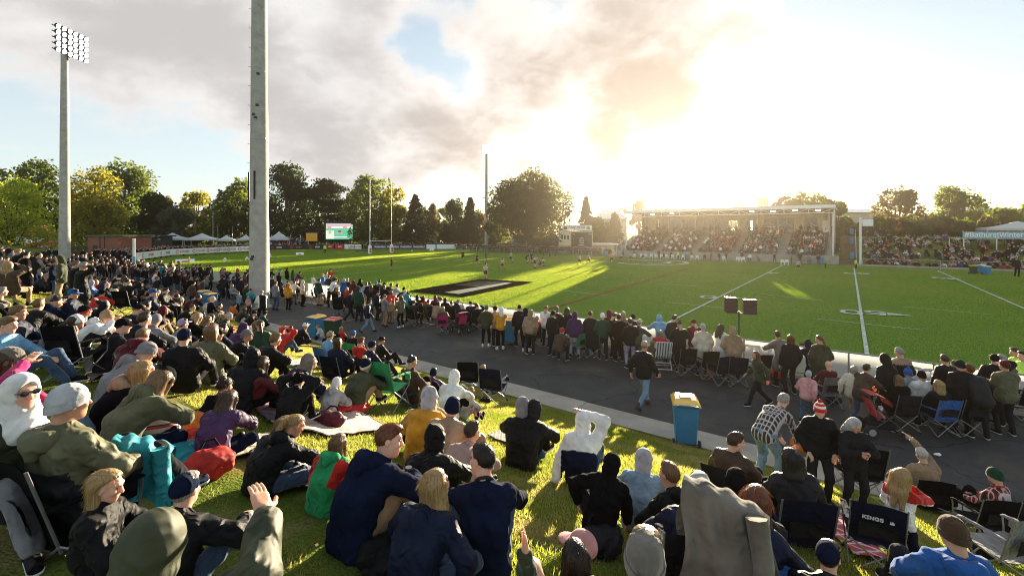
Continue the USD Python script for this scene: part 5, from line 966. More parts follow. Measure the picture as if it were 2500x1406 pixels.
    for k in 'lr':
        toe = J['A' + k] - J['K' + k]; ty = np.array([(.25 if k == 'r' else -.25), 1, 0.0]) if ps['sit'] != 'ground' or abs(toe[2]) > .18 else np.array([0, .45, .9])
        if pose_name in ('kneel',): ty = np.array([0, -.3, -.95])
        if pose_name in ('walk', 'walk2', 'run', 'push') and J['A' + k][1] < 0: ty = np.array([0, 1, -.6])
        zz = np.array([0, 0, 1.0]) if abs(unit(ty)[2]) < .8 else np.array([0, -1.0, .3]); FM = frame(ty, zz, J['A' + k]); sh = obj('shoe', placed(shoe_mesh('boot' if shoes == 'brown' else 'shoe', lod), FM), cloth(shoes, 'shell'), P, smooth=True)
        if lod < 2: obj('sole', placed(sole_mesh(lod), FM), M_white if shoes != 'brown' else M_dark, sh, smooth=40)
    # head
    hm = hair_mat(hc) if hc in HAIR else None; under = hair_mat(o.get('hair', ('brown', 'dark', 'fair', 'brown')[seed % 4]))
    if head in ('short', 'long', 'bob', 'pony', 'bun'):
        hp_ = obj('hair', put(hair_mesh(head, lod)), hm, P, smooth=True)
        if lod == 0: put_strands(head, HM, hs, hm, hp_)
    elif head in ('beanie', 'pom'):
        bm = o.get('hatmat') or cloth(hc); b = obj('beanie', put(beanie_mesh(lod, 1 if head == 'pom' else 0)), bm, P, smooth=True); obj('cuff', put(cuff_mesh(lod)), o.get('cuffmat') or bm, b, smooth=50)
        if head == 'pom': obj('pompom', put(pompom_mesh()), o.get('cuffmat') or bm, b, smooth=True)
        if o.get('hairstyle', 'none') != 'none' or seed % 3 == 0: obj('hair', put(hair_mesh(o.get('hairstyle', 'bob' if seed % 2 else 'short'), lod), s=hs * .985), under, P, smooth=True)
    elif head == 'cap':
        c_ = obj('cap', put(cap_mesh(lod)), cloth(hc), P, smooth=True); obj('visor', put(visor_mesh(lod)), o.get('visormat') or cloth(hc), c_, smooth=40); obj('hair', put(hair_mesh(o.get('hairstyle', 'short'), lod), s=hs * .985), under, P, smooth=True)
    elif head == 'brim': obj('hat', put(brimhat_mesh(lod)), cloth(hc), P, smooth=40); obj('hair', put(hair_mesh('short', lod), s=hs * .985), under, P, smooth=True)
    elif head in ('hood', 'hoodp'): obj('hood', put(hood_mesh(lod, 1 if head == 'hoodp' else 0)), o.get('hoodmat') or tm, P, smooth=True)
    elif head == 'scarf': obj('headscarf', put(headscarf_mesh(lod)), cloth(hc), P, smooth=True)
    if lod == 0 or (lod == 1 and dist < 13):                        # neckband and cuffs
        tm2 = o.get('trim') or cloth('charcoal' if top in ('navy', 'black') else top, 'shell'); R1_ = J['R1']; aa = np.linspace(0, 2 * np.pi, 19); rg = J['C'][None] + R1_[:, 2] * .045 + np.outer(np.sin(aa), R1_[:, 0]) * (.070 + .006) + np.outer(np.cos(aa), R1_[:, 1]) * .072 + np.outer(np.cos(aa), R1_[:, 2]) * -.015
        obj('neckband', tube(rg, .016, 6), tm2, P, smooth=True)
        if garment not in ('jersey', 'vest'):
            for k in 'lr': fw = unit(J['W' + k] - J['E' + k]); obj('cuff', tube([J['W' + k] - fw * .055, J['W' + k] - fw * .03, J['W' + k] - fw * .004], [.046, .047, .041], 10), tm2, P, smooth=True)
    if o.get('collar', garment in ('hoodie', 'parka')) and head not in ('hood', 'hoodp'):
        M2 = HM.copy(); M2[:3, :3] = frame(J['R1'][:, 1], J['R1'][:, 2], (0, 0, 0))[:3, :3]; M2[:3, 3] = J['C'] + J['R1'][:, 2] * .165; obj('hood', placed(hood_down_mesh(lod, 1 if o.get('fur') else 0), M2), o.get('hoodmat') or tm, P, smooth=True)
    if o.get('glasses'): obj('sunglasses', put(glasses_mesh()), M_glass_dark, P)
    J['M'] = P; J['pos'] = (x, y, z, yaw, size); J['kid'] = .66 if kid else 1.0; return J
def face_to(x, y, tx, ty): return math.atan2(-(tx - x), ty - y)
HEADH = dict(stand=1.76, chair=1.34, ground=.93)
def headtop(pose_name, seed):
    J = skeleton(pose(pose_name, np.random.default_rng(seed))); return float((J['head'] @ [0, 0, .135, 1])[2]), J['head'][:3, 3]
def put_person(px, py, pose_name, top='black', legs='charcoal', head='short', hc='brown', garment='jacket', turn=0.0, size=None, kid=False, look=None, dz=0.0, **kw):
    """A person whose crown shows at a pixel of the photograph, standing or sitting on the ground there and facing the match (turned by TURN degrees to the left)."""
    seed = int(px * 3 + py * 5) % 9973; o = dict(kw); o['at'] = (px, py); ch = o.pop('ch', None); chs = o.pop('chs', 1.0); onpath = o.pop('path', 0); fieldz = o.pop('t0', None); rr = np.random.default_rng(seed); ps = pose(pose_name, rr); ps.update(o.get('ps', {})); J = skeleton(ps); hm = J['head']; hs = 1.22 if kid else 1.0
    dz = 0.0; size = (size or 1.0) * (.95 if ps['sit'] != 'stand' else 1.0)
    sc = size * (.66 if kid else 1.0); hz = float((hm[:3, 3] + hm[:3, 2] * .13 * hs)[2]) * sc; g = ray_ground(px, py, hz + dz, T_PATH + .3 if onpath else (fieldz or -99))
    look = FOCUS if look is None else np.array(look)
    d, fy = o.pop('d', None), o.pop('fy', None); keep = o.pop('keep', 0)
    if d is not None and not keep and ps['sit'] != 'stand': d = None
    if fy is not None:                                            # feet seen on the ground at pixel row FY: the height follows
        g = ray_ground(o.pop('fx', px), fy); top_z = CAMZ + (CY - py) / F * g[1]; size = float(np.clip((top_z - g[2]) / (hz / size), .35, 1.25)); sc = size * (.66 if kid else 1.0)
        yaw = face_to(g[0], g[1], *look) + math.radians(turn); off = Rz(yaw) @ (hm[:3, 3] * sc); k_ = .5; z = max(float(g[2]), .13) if T_PATH < st_of(g[0], g[1])[1] < T_FENCE else float(g[2])
        return _fin(ch, chs, g[0] - off[0] * k_, g[1] - off[1] * k_, z, pose_name, yaw, top, legs, head, hc, garment, size=size, kid=kid, seed=seed, **o)
    o.pop('fx', None)
    if d is not None:                                              # about this far off: the height follows from the ground there
        best = None
        for fct in ((1.0, .95, 1.05, .9, 1.1) if keep else (1.20, 1.14, 1.26, 1.08, 1.32, 1.02, 1.4, .96, 1.5)) if not o.pop('snap', 0) else (1.0, 1.05, .95, 1.1):
            g = at(px, py, d * fct); yaw = face_to(g[0], g[1], *look) + math.radians(turn); off = Rz(yaw) @ (hm[:3, 3] * sc); x, y = g[0] - off[0], g[1] - off[1]; gz = float(ground_z(*st_of(x, y))); r = (g[2] - gz) / hz
            bad = max(0, .70 - r, r - 1.10)
            if best is None or bad < best[0] - 1e-6: best = (bad, x, y, gz, yaw, float(np.clip(r, .68, 1.12)))
            if bad == 0: break
        _, x, y, z, yaw, r = best
        return _fin(ch, chs, x, y, z, pose_name, yaw, top, legs, head, hc, garment, size=size * r, kid=kid, seed=seed, **o)
    o.pop('snap', None)
    yaw = face_to(g[0], g[1], *look) + math.radians(turn)
    off = Rz(yaw) @ (hm[:3, 3] * sc); x, y = g[0] - off[0], g[1] - off[1]                       # the head, not the seat, lies on the pixel's ray
    s, t = st_of(x, y); z = float(ground_z(s, t)) + dz; z = max(z, .13) if T_PATH < t < T_FENCE else z
    return _fin(ch, chs, x, y, z, pose_name, yaw, top, legs, head, hc, garment, size=size, kid=kid, seed=seed, **o)

def _fin(ch, chs, x, y, z, pn, yaw, top, legs, head, hc, garment, **k):
    J = person(x, y, z, pn, yaw, top, legs, head, hc, garment, **k)
    if ch:
        lb = PEOPLE[-1][1]; w = lb.split(', ')[-1]; l0 = f'{cname(ch)} folding chair under the {cname(top)} {garment}, {w}'; n_ = 0
        while l0 in _lab: n_ += 1; l0 = f'{cname(ch)} folding chair under the {cname(top)} {garment} and {HEADWORD[head].format(cname(hc))}, {w}' if n_ == 1 else l0 + ' again'
        _lab.add(l0); s_ = k.get('size', 1.0) * (.66 if k.get('kid') else 1) * chs; lowz = -.29 * s_ if pn.startswith('low') else 0.0
        q = np.array([0, -.04, 0]) @ Rz(yaw).T * s_; chair(ch, (x + q[0], y + q[1], z + lowz), yaw, l0, s_)
    return J

def held(J, k, name, label, catg, build, off=(0, .07, -.03)):
    """Something in a hand: BUILD(thing) adds its parts in the hand's frame."""
    x, y, z, yaw, sz = J['pos']; M = np.array(J['hand' + k]); q = (M @ [*off, 1])[:3] * sz * J['kid']; w = Rz(yaw) @ q + [x, y, z]; t_ = thing(name, label, catg, w, yaw); build(t_); return t_
# ================================================================ OBJECTS
def s_at(px, t):
    r = (px - CX) / F; return t * (U[0] - r * U[1]) / (r * V[1] - V[0])
# ---------------------------------------------------------------- fence along the path, with the back of a banner
fence = thing('rail_fence', 'chain link rail fence with grey posts between path and field', 'fence', (0, 0, 0))
FT, FZ0, FZ1 = T_FENCE + .02, .25, 1.20
s = -24.0
while s <= 78:
    obj('post', tube([stz(s, FT, .2), stz(s, FT, FZ1)], .028, 7), M_steel, fence, smooth=40); s += 3.0
for k in range(17): obj('top_rail', tube([stz(-24 + k * 6, FT, FZ1), stz(-18 + k * 6 - .01, FT, FZ1)], .026, 7), M_steel, fence, smooth=40)
wires = []
for k in range(int(70 / .075)):
    a = -24 + k * .075; h = FZ1 - FZ0
    for sg in (1, -1):
        q = bar(stz(a, FT - .012 * sg, FZ0), stz(a + sg * h, FT - .012 * sg, FZ1), .0035); wires.append(q)
obj('chain_link', cat(*wires), M_steel, fence, kind='stuff')
M_banner = leaf_mat('banner_cloth', (.62, .63, .62), (.55, .56, .55), var=.05, scale=.4, mixf=.55); M_blet = mat('banner_letters', (.80, .80, .79), .8)
bn = thing('fence_banner', 'long white banner on the field side of the rail fence, lettering seen in reverse', 'banner', (0, 0, 0))
for k in range(19):
    s0 = -22 + k * 5; ss_, zz_ = np.meshgrid(np.linspace(s0 + .03, s0 + 4.97, 16), np.linspace(.30, 1.14, 4), indexing='ij'); p = ST(ss_, FT + .10 + .02 * np.sin(ss_ * 2.3 + zz_ * 3)); obj('panel', grid_mesh(np.dstack([p, zz_[..., None]])), M_banner, bn, smooth=True)
sv, su = s_at(1868, 17.9), s_at(1676, 17.9)
vx = np.array([V[0], V[1], 0.0])
for k, chn in enumerate('VISIT BATHURST'):
    if chn != ' ': obj('lettering', text_on(chn, .52, stz(sv + (su - sv) * k / 10, FT + .045, .48), vx, (0, 0, 1), .006), M_blet, bn)
for k, chn in enumerate('VISIT BATHURST'):
    if chn != ' ': obj('lettering', text_on(chn, .52, stz(s_at(2480, 17.9) + (su - sv) * k / 10 - 1.2, FT + .045, .48), vx, (0, 0, 1), .006), M_blet, bn)
# far fence at the right bank and round the far corner
ff = thing('far_rail_fence', 'low rail fence at the foot of the right bank', 'fence', (0, 0, 0))
for k in range(14): obj('post', tube([stz(-1.6 - k * 4.2, 83.9, 0), stz(-1.6 - k * 4.2, 83.9, 1.15)], .035, 6), M_steel, ff)
obj('rail', tube([stz(-1.6, 83.9, 1.13), stz(-56, 83.9, 1.13)], .035, 6), M_steel, ff); obj('base_kerb', sbox(-58, -1, 84.0, 84.3, 0, .28), M_tier, ff)
f2 = thing('corner_fence', 'grey rail fence curving round the far corner below the scoreboard', 'fence', (0, 0, 0))
cp = [at(1112, 612, 122), at(1190, 612, 116), at(1280, 612, 110), at(1380, 612, 102), at(1480, 612, 93)]
for a, b in zip(cp[:-1], cp[1:]):
    a, b = np.array([*a[:2], 0]), np.array([*b[:2], 0])
    for u in (0, .34, .67): q = a + (b - a) * u; obj('post', tube([q, q + [0, 0, 1.2]], .04, 6), M_steel, f2)
    obj('rail', tube([a + [0, 0, 1.18], b + [0, 0, 1.18]], .04, 6), M_steel, f2); d = unit(b - a)
    obj('low_panel', bar(a + [0, 0, .35], b + [0, 0, .35], .05, .6) if False else cat(*[bar(a + [0, 0, zq], b + [0, 0, zq], .02) for zq in (.25, .5, .75, 1.0)]), M_steel, f2)
# ---------------------------------------------------------------- painted marks on the field
def field_text(tx, px, py, h=1.55):
    s0, t0 = pix_st(px, py); d3 = lambda w: np.array([w[0], w[1], 0.0])
    obj('number', text_on(tx, h, np.array([*ST(s0, t0 + h / 2), .055]), d3(V), d3(-U), .004), M_line, mk)
field_text('5', 2142, 766); field_text('0', 2082, 764); field_text('4', 1788, 730); field_text('0', 1732, 727)
field_text('5', 2110, 669, 1.7); field_text('0', 2078, 668, 1.7); field_text('4', 1890, 668, 1.7); field_text('3', 2330, 682, 1.7); field_text('0', 2296, 680, 1.7)
for (px, py) in ((2190, 770), (1834, 733)):
    s0, t0 = pix_st(px, py); q = ST(np.array([s0 + .45, s0 + .45, s0 - .75]), np.array([t0 - .5, t0 + .5, t0])); m = trimesh.Trimesh(np.column_stack([q, np.full(3, .056)]), [[0, 1, 2]], process=False); m = m if m.face_normals[0, 2] > 0 else trimesh.Trimesh(m.vertices, [[0, 2, 1]], process=False); obj('arrow', m, M_line, mk)
cs, ct = pix_st(1592, 641)
for r0_, r1_, a0, a1 in ((5.2, 6.0, .3, 5.6), (2.6, 3.3, .6, 4.6)):
    aa = np.linspace(a0, a1, 40); P2 = np.stack([np.column_stack([ST(cs + r * np.cos(aa) * .95, ct + r * np.sin(aa) * 1.1), np.full(40, .056)]) for r in (r0_, r1_)], 1); m = grid_mesh(P2); m = m if m.face_normals[:, 2].mean() > 0 else (m.invert() or m); obj('ring', m, M_line, mk)
M_logo = grass_ground_mat('painted_turf', [(.004, .004, .004), (.009, .008, .006), (.03, .024, .015)], 2.2, 9.0, .25); M_logo2 = grass_ground_mat('painted_turf_pale', [(.03, .03, .028), (.07, .065, .055), (.14, .13, .11)], 1.6, 9.0, .25)
def quad_sheet(name, px4, z, m, parent):
    c = np.array([[*pix_st(*q)] for q in px4]); a, b = np.meshgrid(np.linspace(0, 1, 12), np.linspace(0, 1, 8), indexing='ij'); st = (c[0] * ((1 - a) * (1 - b))[..., None] + c[1] * (a * (1 - b))[..., None] + c[2] * (a * b)[..., None] + c[3] * ((1 - a) * b)[..., None])
    me = grid_mesh(np.dstack([ST(st[..., 0], st[..., 1]), np.full(a.shape, z)])); me = me if me.face_normals[:, 2].mean() > 0 else (me.invert() or me); return obj(name, me, m, parent)
lg = tag(UsdGeom.Xform.Define(stage, W('painted_field_sign')).GetPrim(), kind='structure')
quad_sheet('dark_field', [(996, 712), (1172, 683), (1303, 690), (1130, 726)], .072, M_logo, lg); quad_sheet('pale_field', [(1108, 698), (1170, 687), (1245, 691), (1185, 703)], .078, M_logo2, lg); quad_sheet('stripe', [(1085, 716), (1120, 720), (1250, 693), (1235, 692)], .084, mat('paint_green', (.03, .07, .05), .9), lg)
# ---------------------------------------------------------------- wheelie bins
def make_bin(label, body, lid, loc, rz, group=None, size=1.0):
    x = thing('wheelie_bin', label, 'bin', loc, rz, group, size); bm = mat('bin_' + body, dict(blue=(.035, .19, .36), green=(.012, .05, .025), dark=(.02, .03, .03))[body], .45, .45, var=.1, bump=.05); lm = mat('lid_' + lid, dict(yellow=(.62, .36, .03), red=(.45, .04, .02), orange=(.6, .2, .03), blue=(.035, .19, .36), black=(.02, .02, .02), white=(.6, .6, .55))[lid], .28, .6, var=.06)
    lo = np.array([[a, b, 0.08] for a in (-.21, .21) for b in (-.22, .24)]); hi = np.array([[a, b, .94] for a in (-.27, .27) for b in (-.31, .31)])
    ch = lambda q, r: np.vstack([q + [sx * r, sy * r, 0] for sx, sy in ((0, 0),)]); obj('body', trimesh.convex.convex_hull(np.vstack([np.array([[np.sign(a) * (abs(a) - e), np.sign(b) * (abs(b) - .03 + e), z] for a, b, z in np.vstack([lo, hi]) for e in (0, .03)])])), bm, x, smooth=30)
    obj('rim', rbox(-.29, .29, -.335, .335, .93, .97, .012), bm, x); obj('lid', cat(trimesh.convex.convex_hull([(a, b, z) for (a, b, z) in ((-.295, -.36, .972), (.295, -.36, .972), (-.295, .35, .972), (.295, .35, .972), (-.28, -.33, 1.0), (.28, -.33, 1.0), (-.22, .30, 1.055), (.22, .30, 1.055), (-.22, -.1, 1.05), (.22, -.1, 1.05))]), rbox(-.12, .12, -.04, .2, 1.045, 1.075, .01)), lm, x, smooth=30)
    obj('handle', tube([(-.22, -.34, .96), (-.22, -.40, 1.0), (.22, -.40, 1.0), (.22, -.34, .96)], .016, 6), bm, x)
    obj('axle', tube([(-.3, -.24, .1), (.3, -.24, .1)], .012, 6), M_dark, x)
    for a in (-.27, .27): w = trimesh.creation.cylinder(.10, .05, sections=18); w.apply_transform(trimesh.transformations.rotation_matrix(math.pi / 2, [0, 1, 0])); ww = obj('wheel', move(w, (a, -.24, .10)), M_black, x, smooth=40); w2 = trimesh.creation.cylinder(.05, .056, sections=12); w2.apply_transform(trimesh.transformations.rotation_matrix(math.pi / 2, [0, 1, 0])); obj('hub', move(w2, (a, -.24, .10)), M_dark, ww)
    return x
def bin_at(px, py, body, lid, label, rz=None, size=1.0, t=None):
    g = ray_ground(px, py); return make_bin(label, body, lid, g, face_to(g[0], g[1], *FOCUS) if rz is None else rz, size=size)
bin_at(1673, 1083, 'blue', 'yellow', 'lone blue wheelie bin on the kerb with sun glaring off its lid', -.25)
bin_at(772, 826, 'blue', 'yellow', 'blue bin with yellow lid beside the dark bin, behind the seated families', -.4); bin_at(812, 834, 'green', 'red', 'dark green bin with red lid left open beside the blue one', -.2)
bin_at(499, 748, 'blue', 'yellow', 'rear one of two blue bins with yellow lids left of the thick pole', 1.0); bin_at(514, 756, 'blue', 'yellow', 'front one of two blue bins with yellow lids left of the thick pole', 1.1)
bin_at(1247, 838, 'blue', 'yellow', 'blue bin behind the person in the mustard jumper', -.3, 1.05); bin_at(292, 720, 'dark', 'orange', 'dark bin with orange lid amid the left crowd', .4, 1.05)
bin_at(2376, 669, 'green', 'yellow', 'green bin at the foot of the right bank', 3.0); bin_at(2409, 671, 'blue', 'white', 'blue bin with pale lid at the foot of the right bank', 3.1); bin_at(2396, 667, 'blue', 'white', 'blue bin half hidden between two others below the right bank', 3.1)
for k, (t, lb) in enumerate(((86.5, 'lowest of three blue bins beside the stairway'), (92, 'middle one of three blue bins beside the stairway'), (96, 'top one of three blue bins beside the stairway'))): make_bin(lb, 'blue', 'blue', stz(.0 - .5 + .1, t, .35 + (t - 85.2) / .75 * .29), RZ_S + .1)
for k, (s, t, z, lb) in enumerate(((37.8, 91, 2.2, 'upper blue bin on the left stair of the grandstand'), (37.8, 87.6, .9, 'lower blue bin on the left stair of the grandstand'), (39.8, 85.5, 0, 'blue bin on the ground left of the grandstand'), (24, 85.4, 0, 'blue bin in front of the grandstand wall'), (3.4, 85.4, 0, 'blue bin at the right end of the grandstand wall'))): make_bin(lb, 'blue', 'blue', stz(s, t, z), RZ_S)
# ---------------------------------------------------------------- folding chairs
def sagsheet(p00, p10, p11, p01, sag, n=7, thick=.006):
    a, b = np.meshgrid(np.linspace(0, 1, n), np.linspace(0, 1, n), indexing='ij'); c = [np.array(q, float) for q in (p00, p10, p11, p01)]
    P = c[0] * ((1 - a) * (1 - b))[..., None] + c[1] * (a * (1 - b))[..., None] + c[2] * (a * b)[..., None] + c[3] * ((1 - a) * b)[..., None]; nrm = unit(np.cross(c[1] - c[0], c[3] - c[0])); P = P - nrm * (sag * np.sin(np.pi * a) * (.5 + .5 * np.sin(np.pi * b)))[..., None] + nrm * (.008 * np.sin(a * 9 + b * 5) * np.sin(b * 7))[..., None]
    m = grid_mesh(P); m2 = grid_mesh(P - nrm * thick); m2.invert(); return cat(m, m2)
_chairs = {}
def chair(color, loc, rz, label, scale=1.0, group=None, mark=None):
    key = color + (mark or '')
    if key in _chairs: return copy_of(_chairs[key], 'folding_chair', loc, rz, label, group, scale)
    x = thing('folding_chair', label, 'camp chair', loc, rz, group, scale); _chairs[key] = x; w = .28; fm = mat('chair_frame', (.22, .22, .23), .35, .5, metal=.7); fc = cloth(color)
    obj('seat', sagsheet((-w, .24, .45), (w, .24, .45), (w, -.22, .40), (-w, -.22, .40), -.05), fc, x, smooth=60); obj('backrest', sagsheet((-w, -.22, .42), (w, -.22, .42), (w, -.36, .95), (-w, -.36, .95), .05), fc, x, smooth=60); None if not mark else [obj('lettering', text_on(mark, .048, (-.06, -.352, .77), (1, 0, 0), (0, -.256, .967), .006), M_white, x), obj('crown', cat(*[move(trimesh.convex.convex_hull([(a - .010, 0, 0), (a + .010, 0, 0), (a, 0, .04), (a - .010, .006, 0), (a + .010, .006, 0), (a, .006, .04)]), (.13, -.358, .765)) for a in (-.014, 0, .014)]), M_white, x)]; obj('back_pocket', sagsheet((-w * .7, -.305, .52), (w * .7, -.305, .52), (w * .7, -.36, .72), (-w * .7, -.36, .72), .05), cloth('charcoal'), x)
    for sx in (-1, 1):
        obj('armrest', cat(sagsheet((sx * w - .035, .26, .64), (sx * w + .035, .26, .64), (sx * w + .035, -.28, .68), (sx * w - .035, -.28, .68), .015)), fc, x); obj('back_pole', tube([(sx * w, -.20, .38), (sx * w, -.365, .97)], .010, 6), fm, x); obj('arm_post', tube([(sx * w, .24, .40), (sx * w, .26, .64)], .010, 6), fm, x)
        obj('leg', tube([(sx * w, -.30, .03), (sx * w, .25, .43)], .010, 6), fm, x); obj('leg', tube([(sx * w, .28, .03), (sx * w, -.22, .43)], .010, 6), fm, x); obj('leg', tube([(sx * w, .28, .03), (-sx * w, .25, .44)], .010, 6), fm, x); obj('leg', tube([(sx * w, -.30, .03), (-sx * w, -.21, .42)], .010, 6), fm, x)
        for yy in (.28, -.30): obj('foot', move(trimesh.creation.cylinder(.022, .03, sections=8), (sx * w, yy, .015)), M_black, x)
    obj('cup_holder', move(trimesh.creation.cylinder(.045, .10, sections=10), (w + .03, .16, .60)), fc, x); return x
def chair_at(px, py, color, label, turn=0.0, size=1.0):
    g = ray_ground(px, py); return chair(color, g, face_to(g[0], g[1], *FOCUS) + math.radians(turn), label, size)
# ---------------------------------------------------------------- rugs and throws
def rug(px4, label, m, name='picnic_rug', catg='rug', lift=.05, rough=.02, rz=0.0, seed=1, n=26):
    c = np.array([[*pix_st(*q)] for q in px4]); ctr = c.mean(0); o = ST(ctr[0], ctr[1]); z0 = float(ground_z(*ctr)); x = thing(name, label, catg, (o[0], o[1], z0), rz)
    a, b = np.meshgrid(np.linspace(0, 1, n), np.linspace(0, 1, n), indexing='ij'); st = (c[0] * ((1 - a) * (1 - b))[..., None] + c[1] * (a * (1 - b))[..., None] + c[2] * (a * b)[..., None] + c[3] * ((1 - a) * b)[..., None])
    st = st + .05 * (meshkit.noise(np.dstack([st * 3, 0 * a + seed])) - .5)[..., None] * (1 + 0 * a)[..., None]
    q = ST(st[..., 0], st[..., 1]); z = bank_z(st[..., 0], st[..., 1]) + lift + rough * 3 * (meshkit.fbm(np.dstack([st * 3.2, 0 * a + seed]), 3) - .45); P = np.dstack([q - o, (z - z0)[..., None]]); R = Rz(-rz); P = P @ R.T
    m1 = grid_mesh(P); m1 = m1 if m1.face_normals[:, 2].mean() > 0 else (m1.invert() or m1); P2 = P.copy(); P2[..., 2] -= .012; m2 = grid_mesh(P2); m2 = m2 if m2.face_normals[:, 2].mean() < 0 else (m2.invert() or m2)
    obj('cloth', m1, m, x, smooth=True); obj('backing', m2, cloth('charcoal'), x); e = np.vstack([P[:, 0], P[-1, 1:], P[::-1, -1][1:], P[0, ::-1][1:]]); obj('hem', tube(e, .008, 5), m, x); return x
PL_NAVY = plaid('plaid_navy', (.012, .016, .05), (.10, .02, .03), (.55, .5, .45), 6.0, .10); PL_TAN = plaid('plaid_tan', (.50, .42, .30), (.34, .27, .17), (.14, .11, .06), 5.0, .16); PL_RED = plaid('plaid_red', (.50, .04, .025), (.30, .015, .02), (.55, .45, .5), 4.5, .14); PL_SHIRT = plaid('plaid_shirt', (.10, .09, .10), (.04, .035, .04), (.45, .40, .38), 16.0, .25); PL_REDSHIRT = plaid('plaid_red_shirt', (.38, .04, .03), (.03, .02, .02), (.5, .46, .44), 11.0, .16); PL_BW = plaid('plaid_black_white', (.5, .49, .46), (.06, .06, .065), (.35, .22, .08), 5.5, .10); PL_ZEB = plaid('rug_zebra', (.55, .54, .5), (.04, .04, .04), (.04, .04, .04), 9.0, .3)
M_floral = usdkit.material(stage, '/World/Looks/floral_rug', {'tc': ('texture_coordinate', {}), 'v': ('voronoi_texture', dict(scale=5.5)), 'n': ('noise_texture', dict(scale=7.0, detail=5.0, distortion=1.5)), 'r': ('rgb_ramp', dict(ramp=[(.40, (.50, .36, .30)), (.52, (.58, .47, .40)), (.60, (.18, .12, .10)), (.66, (.52, .30, .24))])), 'p': ('principled_bsdf', dict(roughness=.9))}, [('tc.object', 'n.vector'), ('n.fac', 'r.fac'), ('r.color', 'p.base_color')], surface='p.BSDF')
rug([(662, 1036), (880, 1012), (955, 1052), (800, 1072)], 'pale pink floral picnic rug with a dark maroon bag on it', M_floral, seed=2); rug([(612, 1112), (700, 1092), (850, 1205), (705, 1195)], 'navy and red tartan rug under the couple with the ponytail', PL_NAVY, rz=.5, seed=3); rug([(520, 1120), (655, 1062), (690, 1100), (560, 1130)], 'tan checked picnic rug behind the child in purple', PL_TAN, rz=.6, seed=4)
rug([(450, 912), (520, 903), (600, 948), (512, 942)], 'crumpled red rug under the dark jackets', plaid('rug_red', (.5, .06, .03), (.28, .02, .04), (.6, .35, .25), 6, .2), seed=5, rough=.05); rug([(610, 992), (660, 984), (715, 1032), (655, 1036)], 'dark blue rug with a red stripe left of the floral rug', plaid('rug_navy', (.02, .03, .07), (.015, .02, .04), (.45, .03, .03), 2.2, .1), seed=6)
rug([(1988, 1262), (2060, 1252), (2165, 1372), (2085, 1360)], 'red tartan rug beside the blue folding chair with the crown emblem', PL_RED, rz=.4, seed=7); rug([(1190, 1068), (1245, 1050), (1300, 1078), (1240, 1090)], 'black and white patterned rug in front of the person wrapped in pink', PL_ZEB, seed=8); rug([(228, 872), (322, 864), (318, 890), (232, 888)], 'white and pale blue towels spread on the grass', mat('towel', (.62, .64, .68), .95, var=.15, scale=14, bump=.5), 'towel', 'towel', seed=9, rough=.06, lift=.08)
rug([(205, 897), (240, 893), (270, 925), (222, 938)], 'brown striped throw lying beside the empty black chair', mat('throw_brown', (.13, .11, .09), .95, var=.5, scale=9), 'throw', 'throw', seed=10, rough=.06); rug([(688, 884), (742, 878), (758, 890), (705, 897)], 'black and white rug behind the person in the red jacket', PL_BW, seed=11); rug([(312, 828), (352, 824), (372, 838), (330, 842)], 'flat orange frisbee shaped mat by the blue bag', cloth('orange'), 'mat', 'mat', seed=12, lift=.05)
rug([(345, 800), (400, 800), (420, 822), (370, 822)], 'brown patterned rug under the family left of the grey denim jacket', mat('rug_brown', (.12, .08, .07), .95, var=.5, scale=8), seed=13); rug([(1380, 1125), (1420, 1118), (1440, 1140), (1395, 1142)], 'small orange cloth beside the person in the white and black hoodie', cloth('orange'), 'cloth', 'cloth', seed=14, rough=.05); rug([(60, 1260), (190, 1240), (200, 1330), (80, 1350)], 'dark rug in the shade below the left chairs', cloth('charcoal'), seed=15)
# ---------------------------------------------------------------- bags and loose things
def blob_bag(px, py, label, color, dims=(.22, .14, .17), yaw=0.0, name='bag', catg='bag', m=None, strap=True, size=1.0, lift=0.0):
    g = ray_ground(px, py); g[2] = float(bank_z(*map(np.array, st_of(g[0], g[1])))) + lift if st_of(g[0], g[1])[1] < T_BANK else g[2]; d = math.hypot(g[0], g[1]); x = thing(name, label, catg, g, yaw, None, size); rr = np.random.default_rng(int(px)); a, b, c = dims; f = Field((-a - .04, -b - .04, -.02), (a + .04, b + .04, 2 * c + .04), float(np.clip(.004 * d, .014, .03)))
    f.add(f.cap((-a * .5, 0, c * .8), (a * .5, 0, c * .8), c * .8, c * .75), .05); f.add(f.ell((0, 0, c * .8), (a, b, c * .9)), .05); f.cut(-f.P[..., 2] + .005, .01); q = f.P; f.D += .012 * np.sin(q[..., 0] * 31 + 2 * np.sin(q[..., 2] * 22)) * np.sin(q[..., 1] * 27 + q[..., 2] * 16)
    obj('body', f.mesh(), m or cloth(color, 'shell'), x, smooth=True)
    if strap: obj('strap', tube([(-a * .5, b * .3, c * 1.5), (-a * .2, b * .5, c * 2.1), (a * .2, b * .5, c * 2.1), (a * .5, b * .3, c * 1.5)], .012, 6), cloth('charcoal'), x); obj('pocket', rbox(-a * .55, a * .55, -b * 1.02, -b * .8, c * .25, c * .95, .02), m or cloth(color, 'shell'), x)
    return x
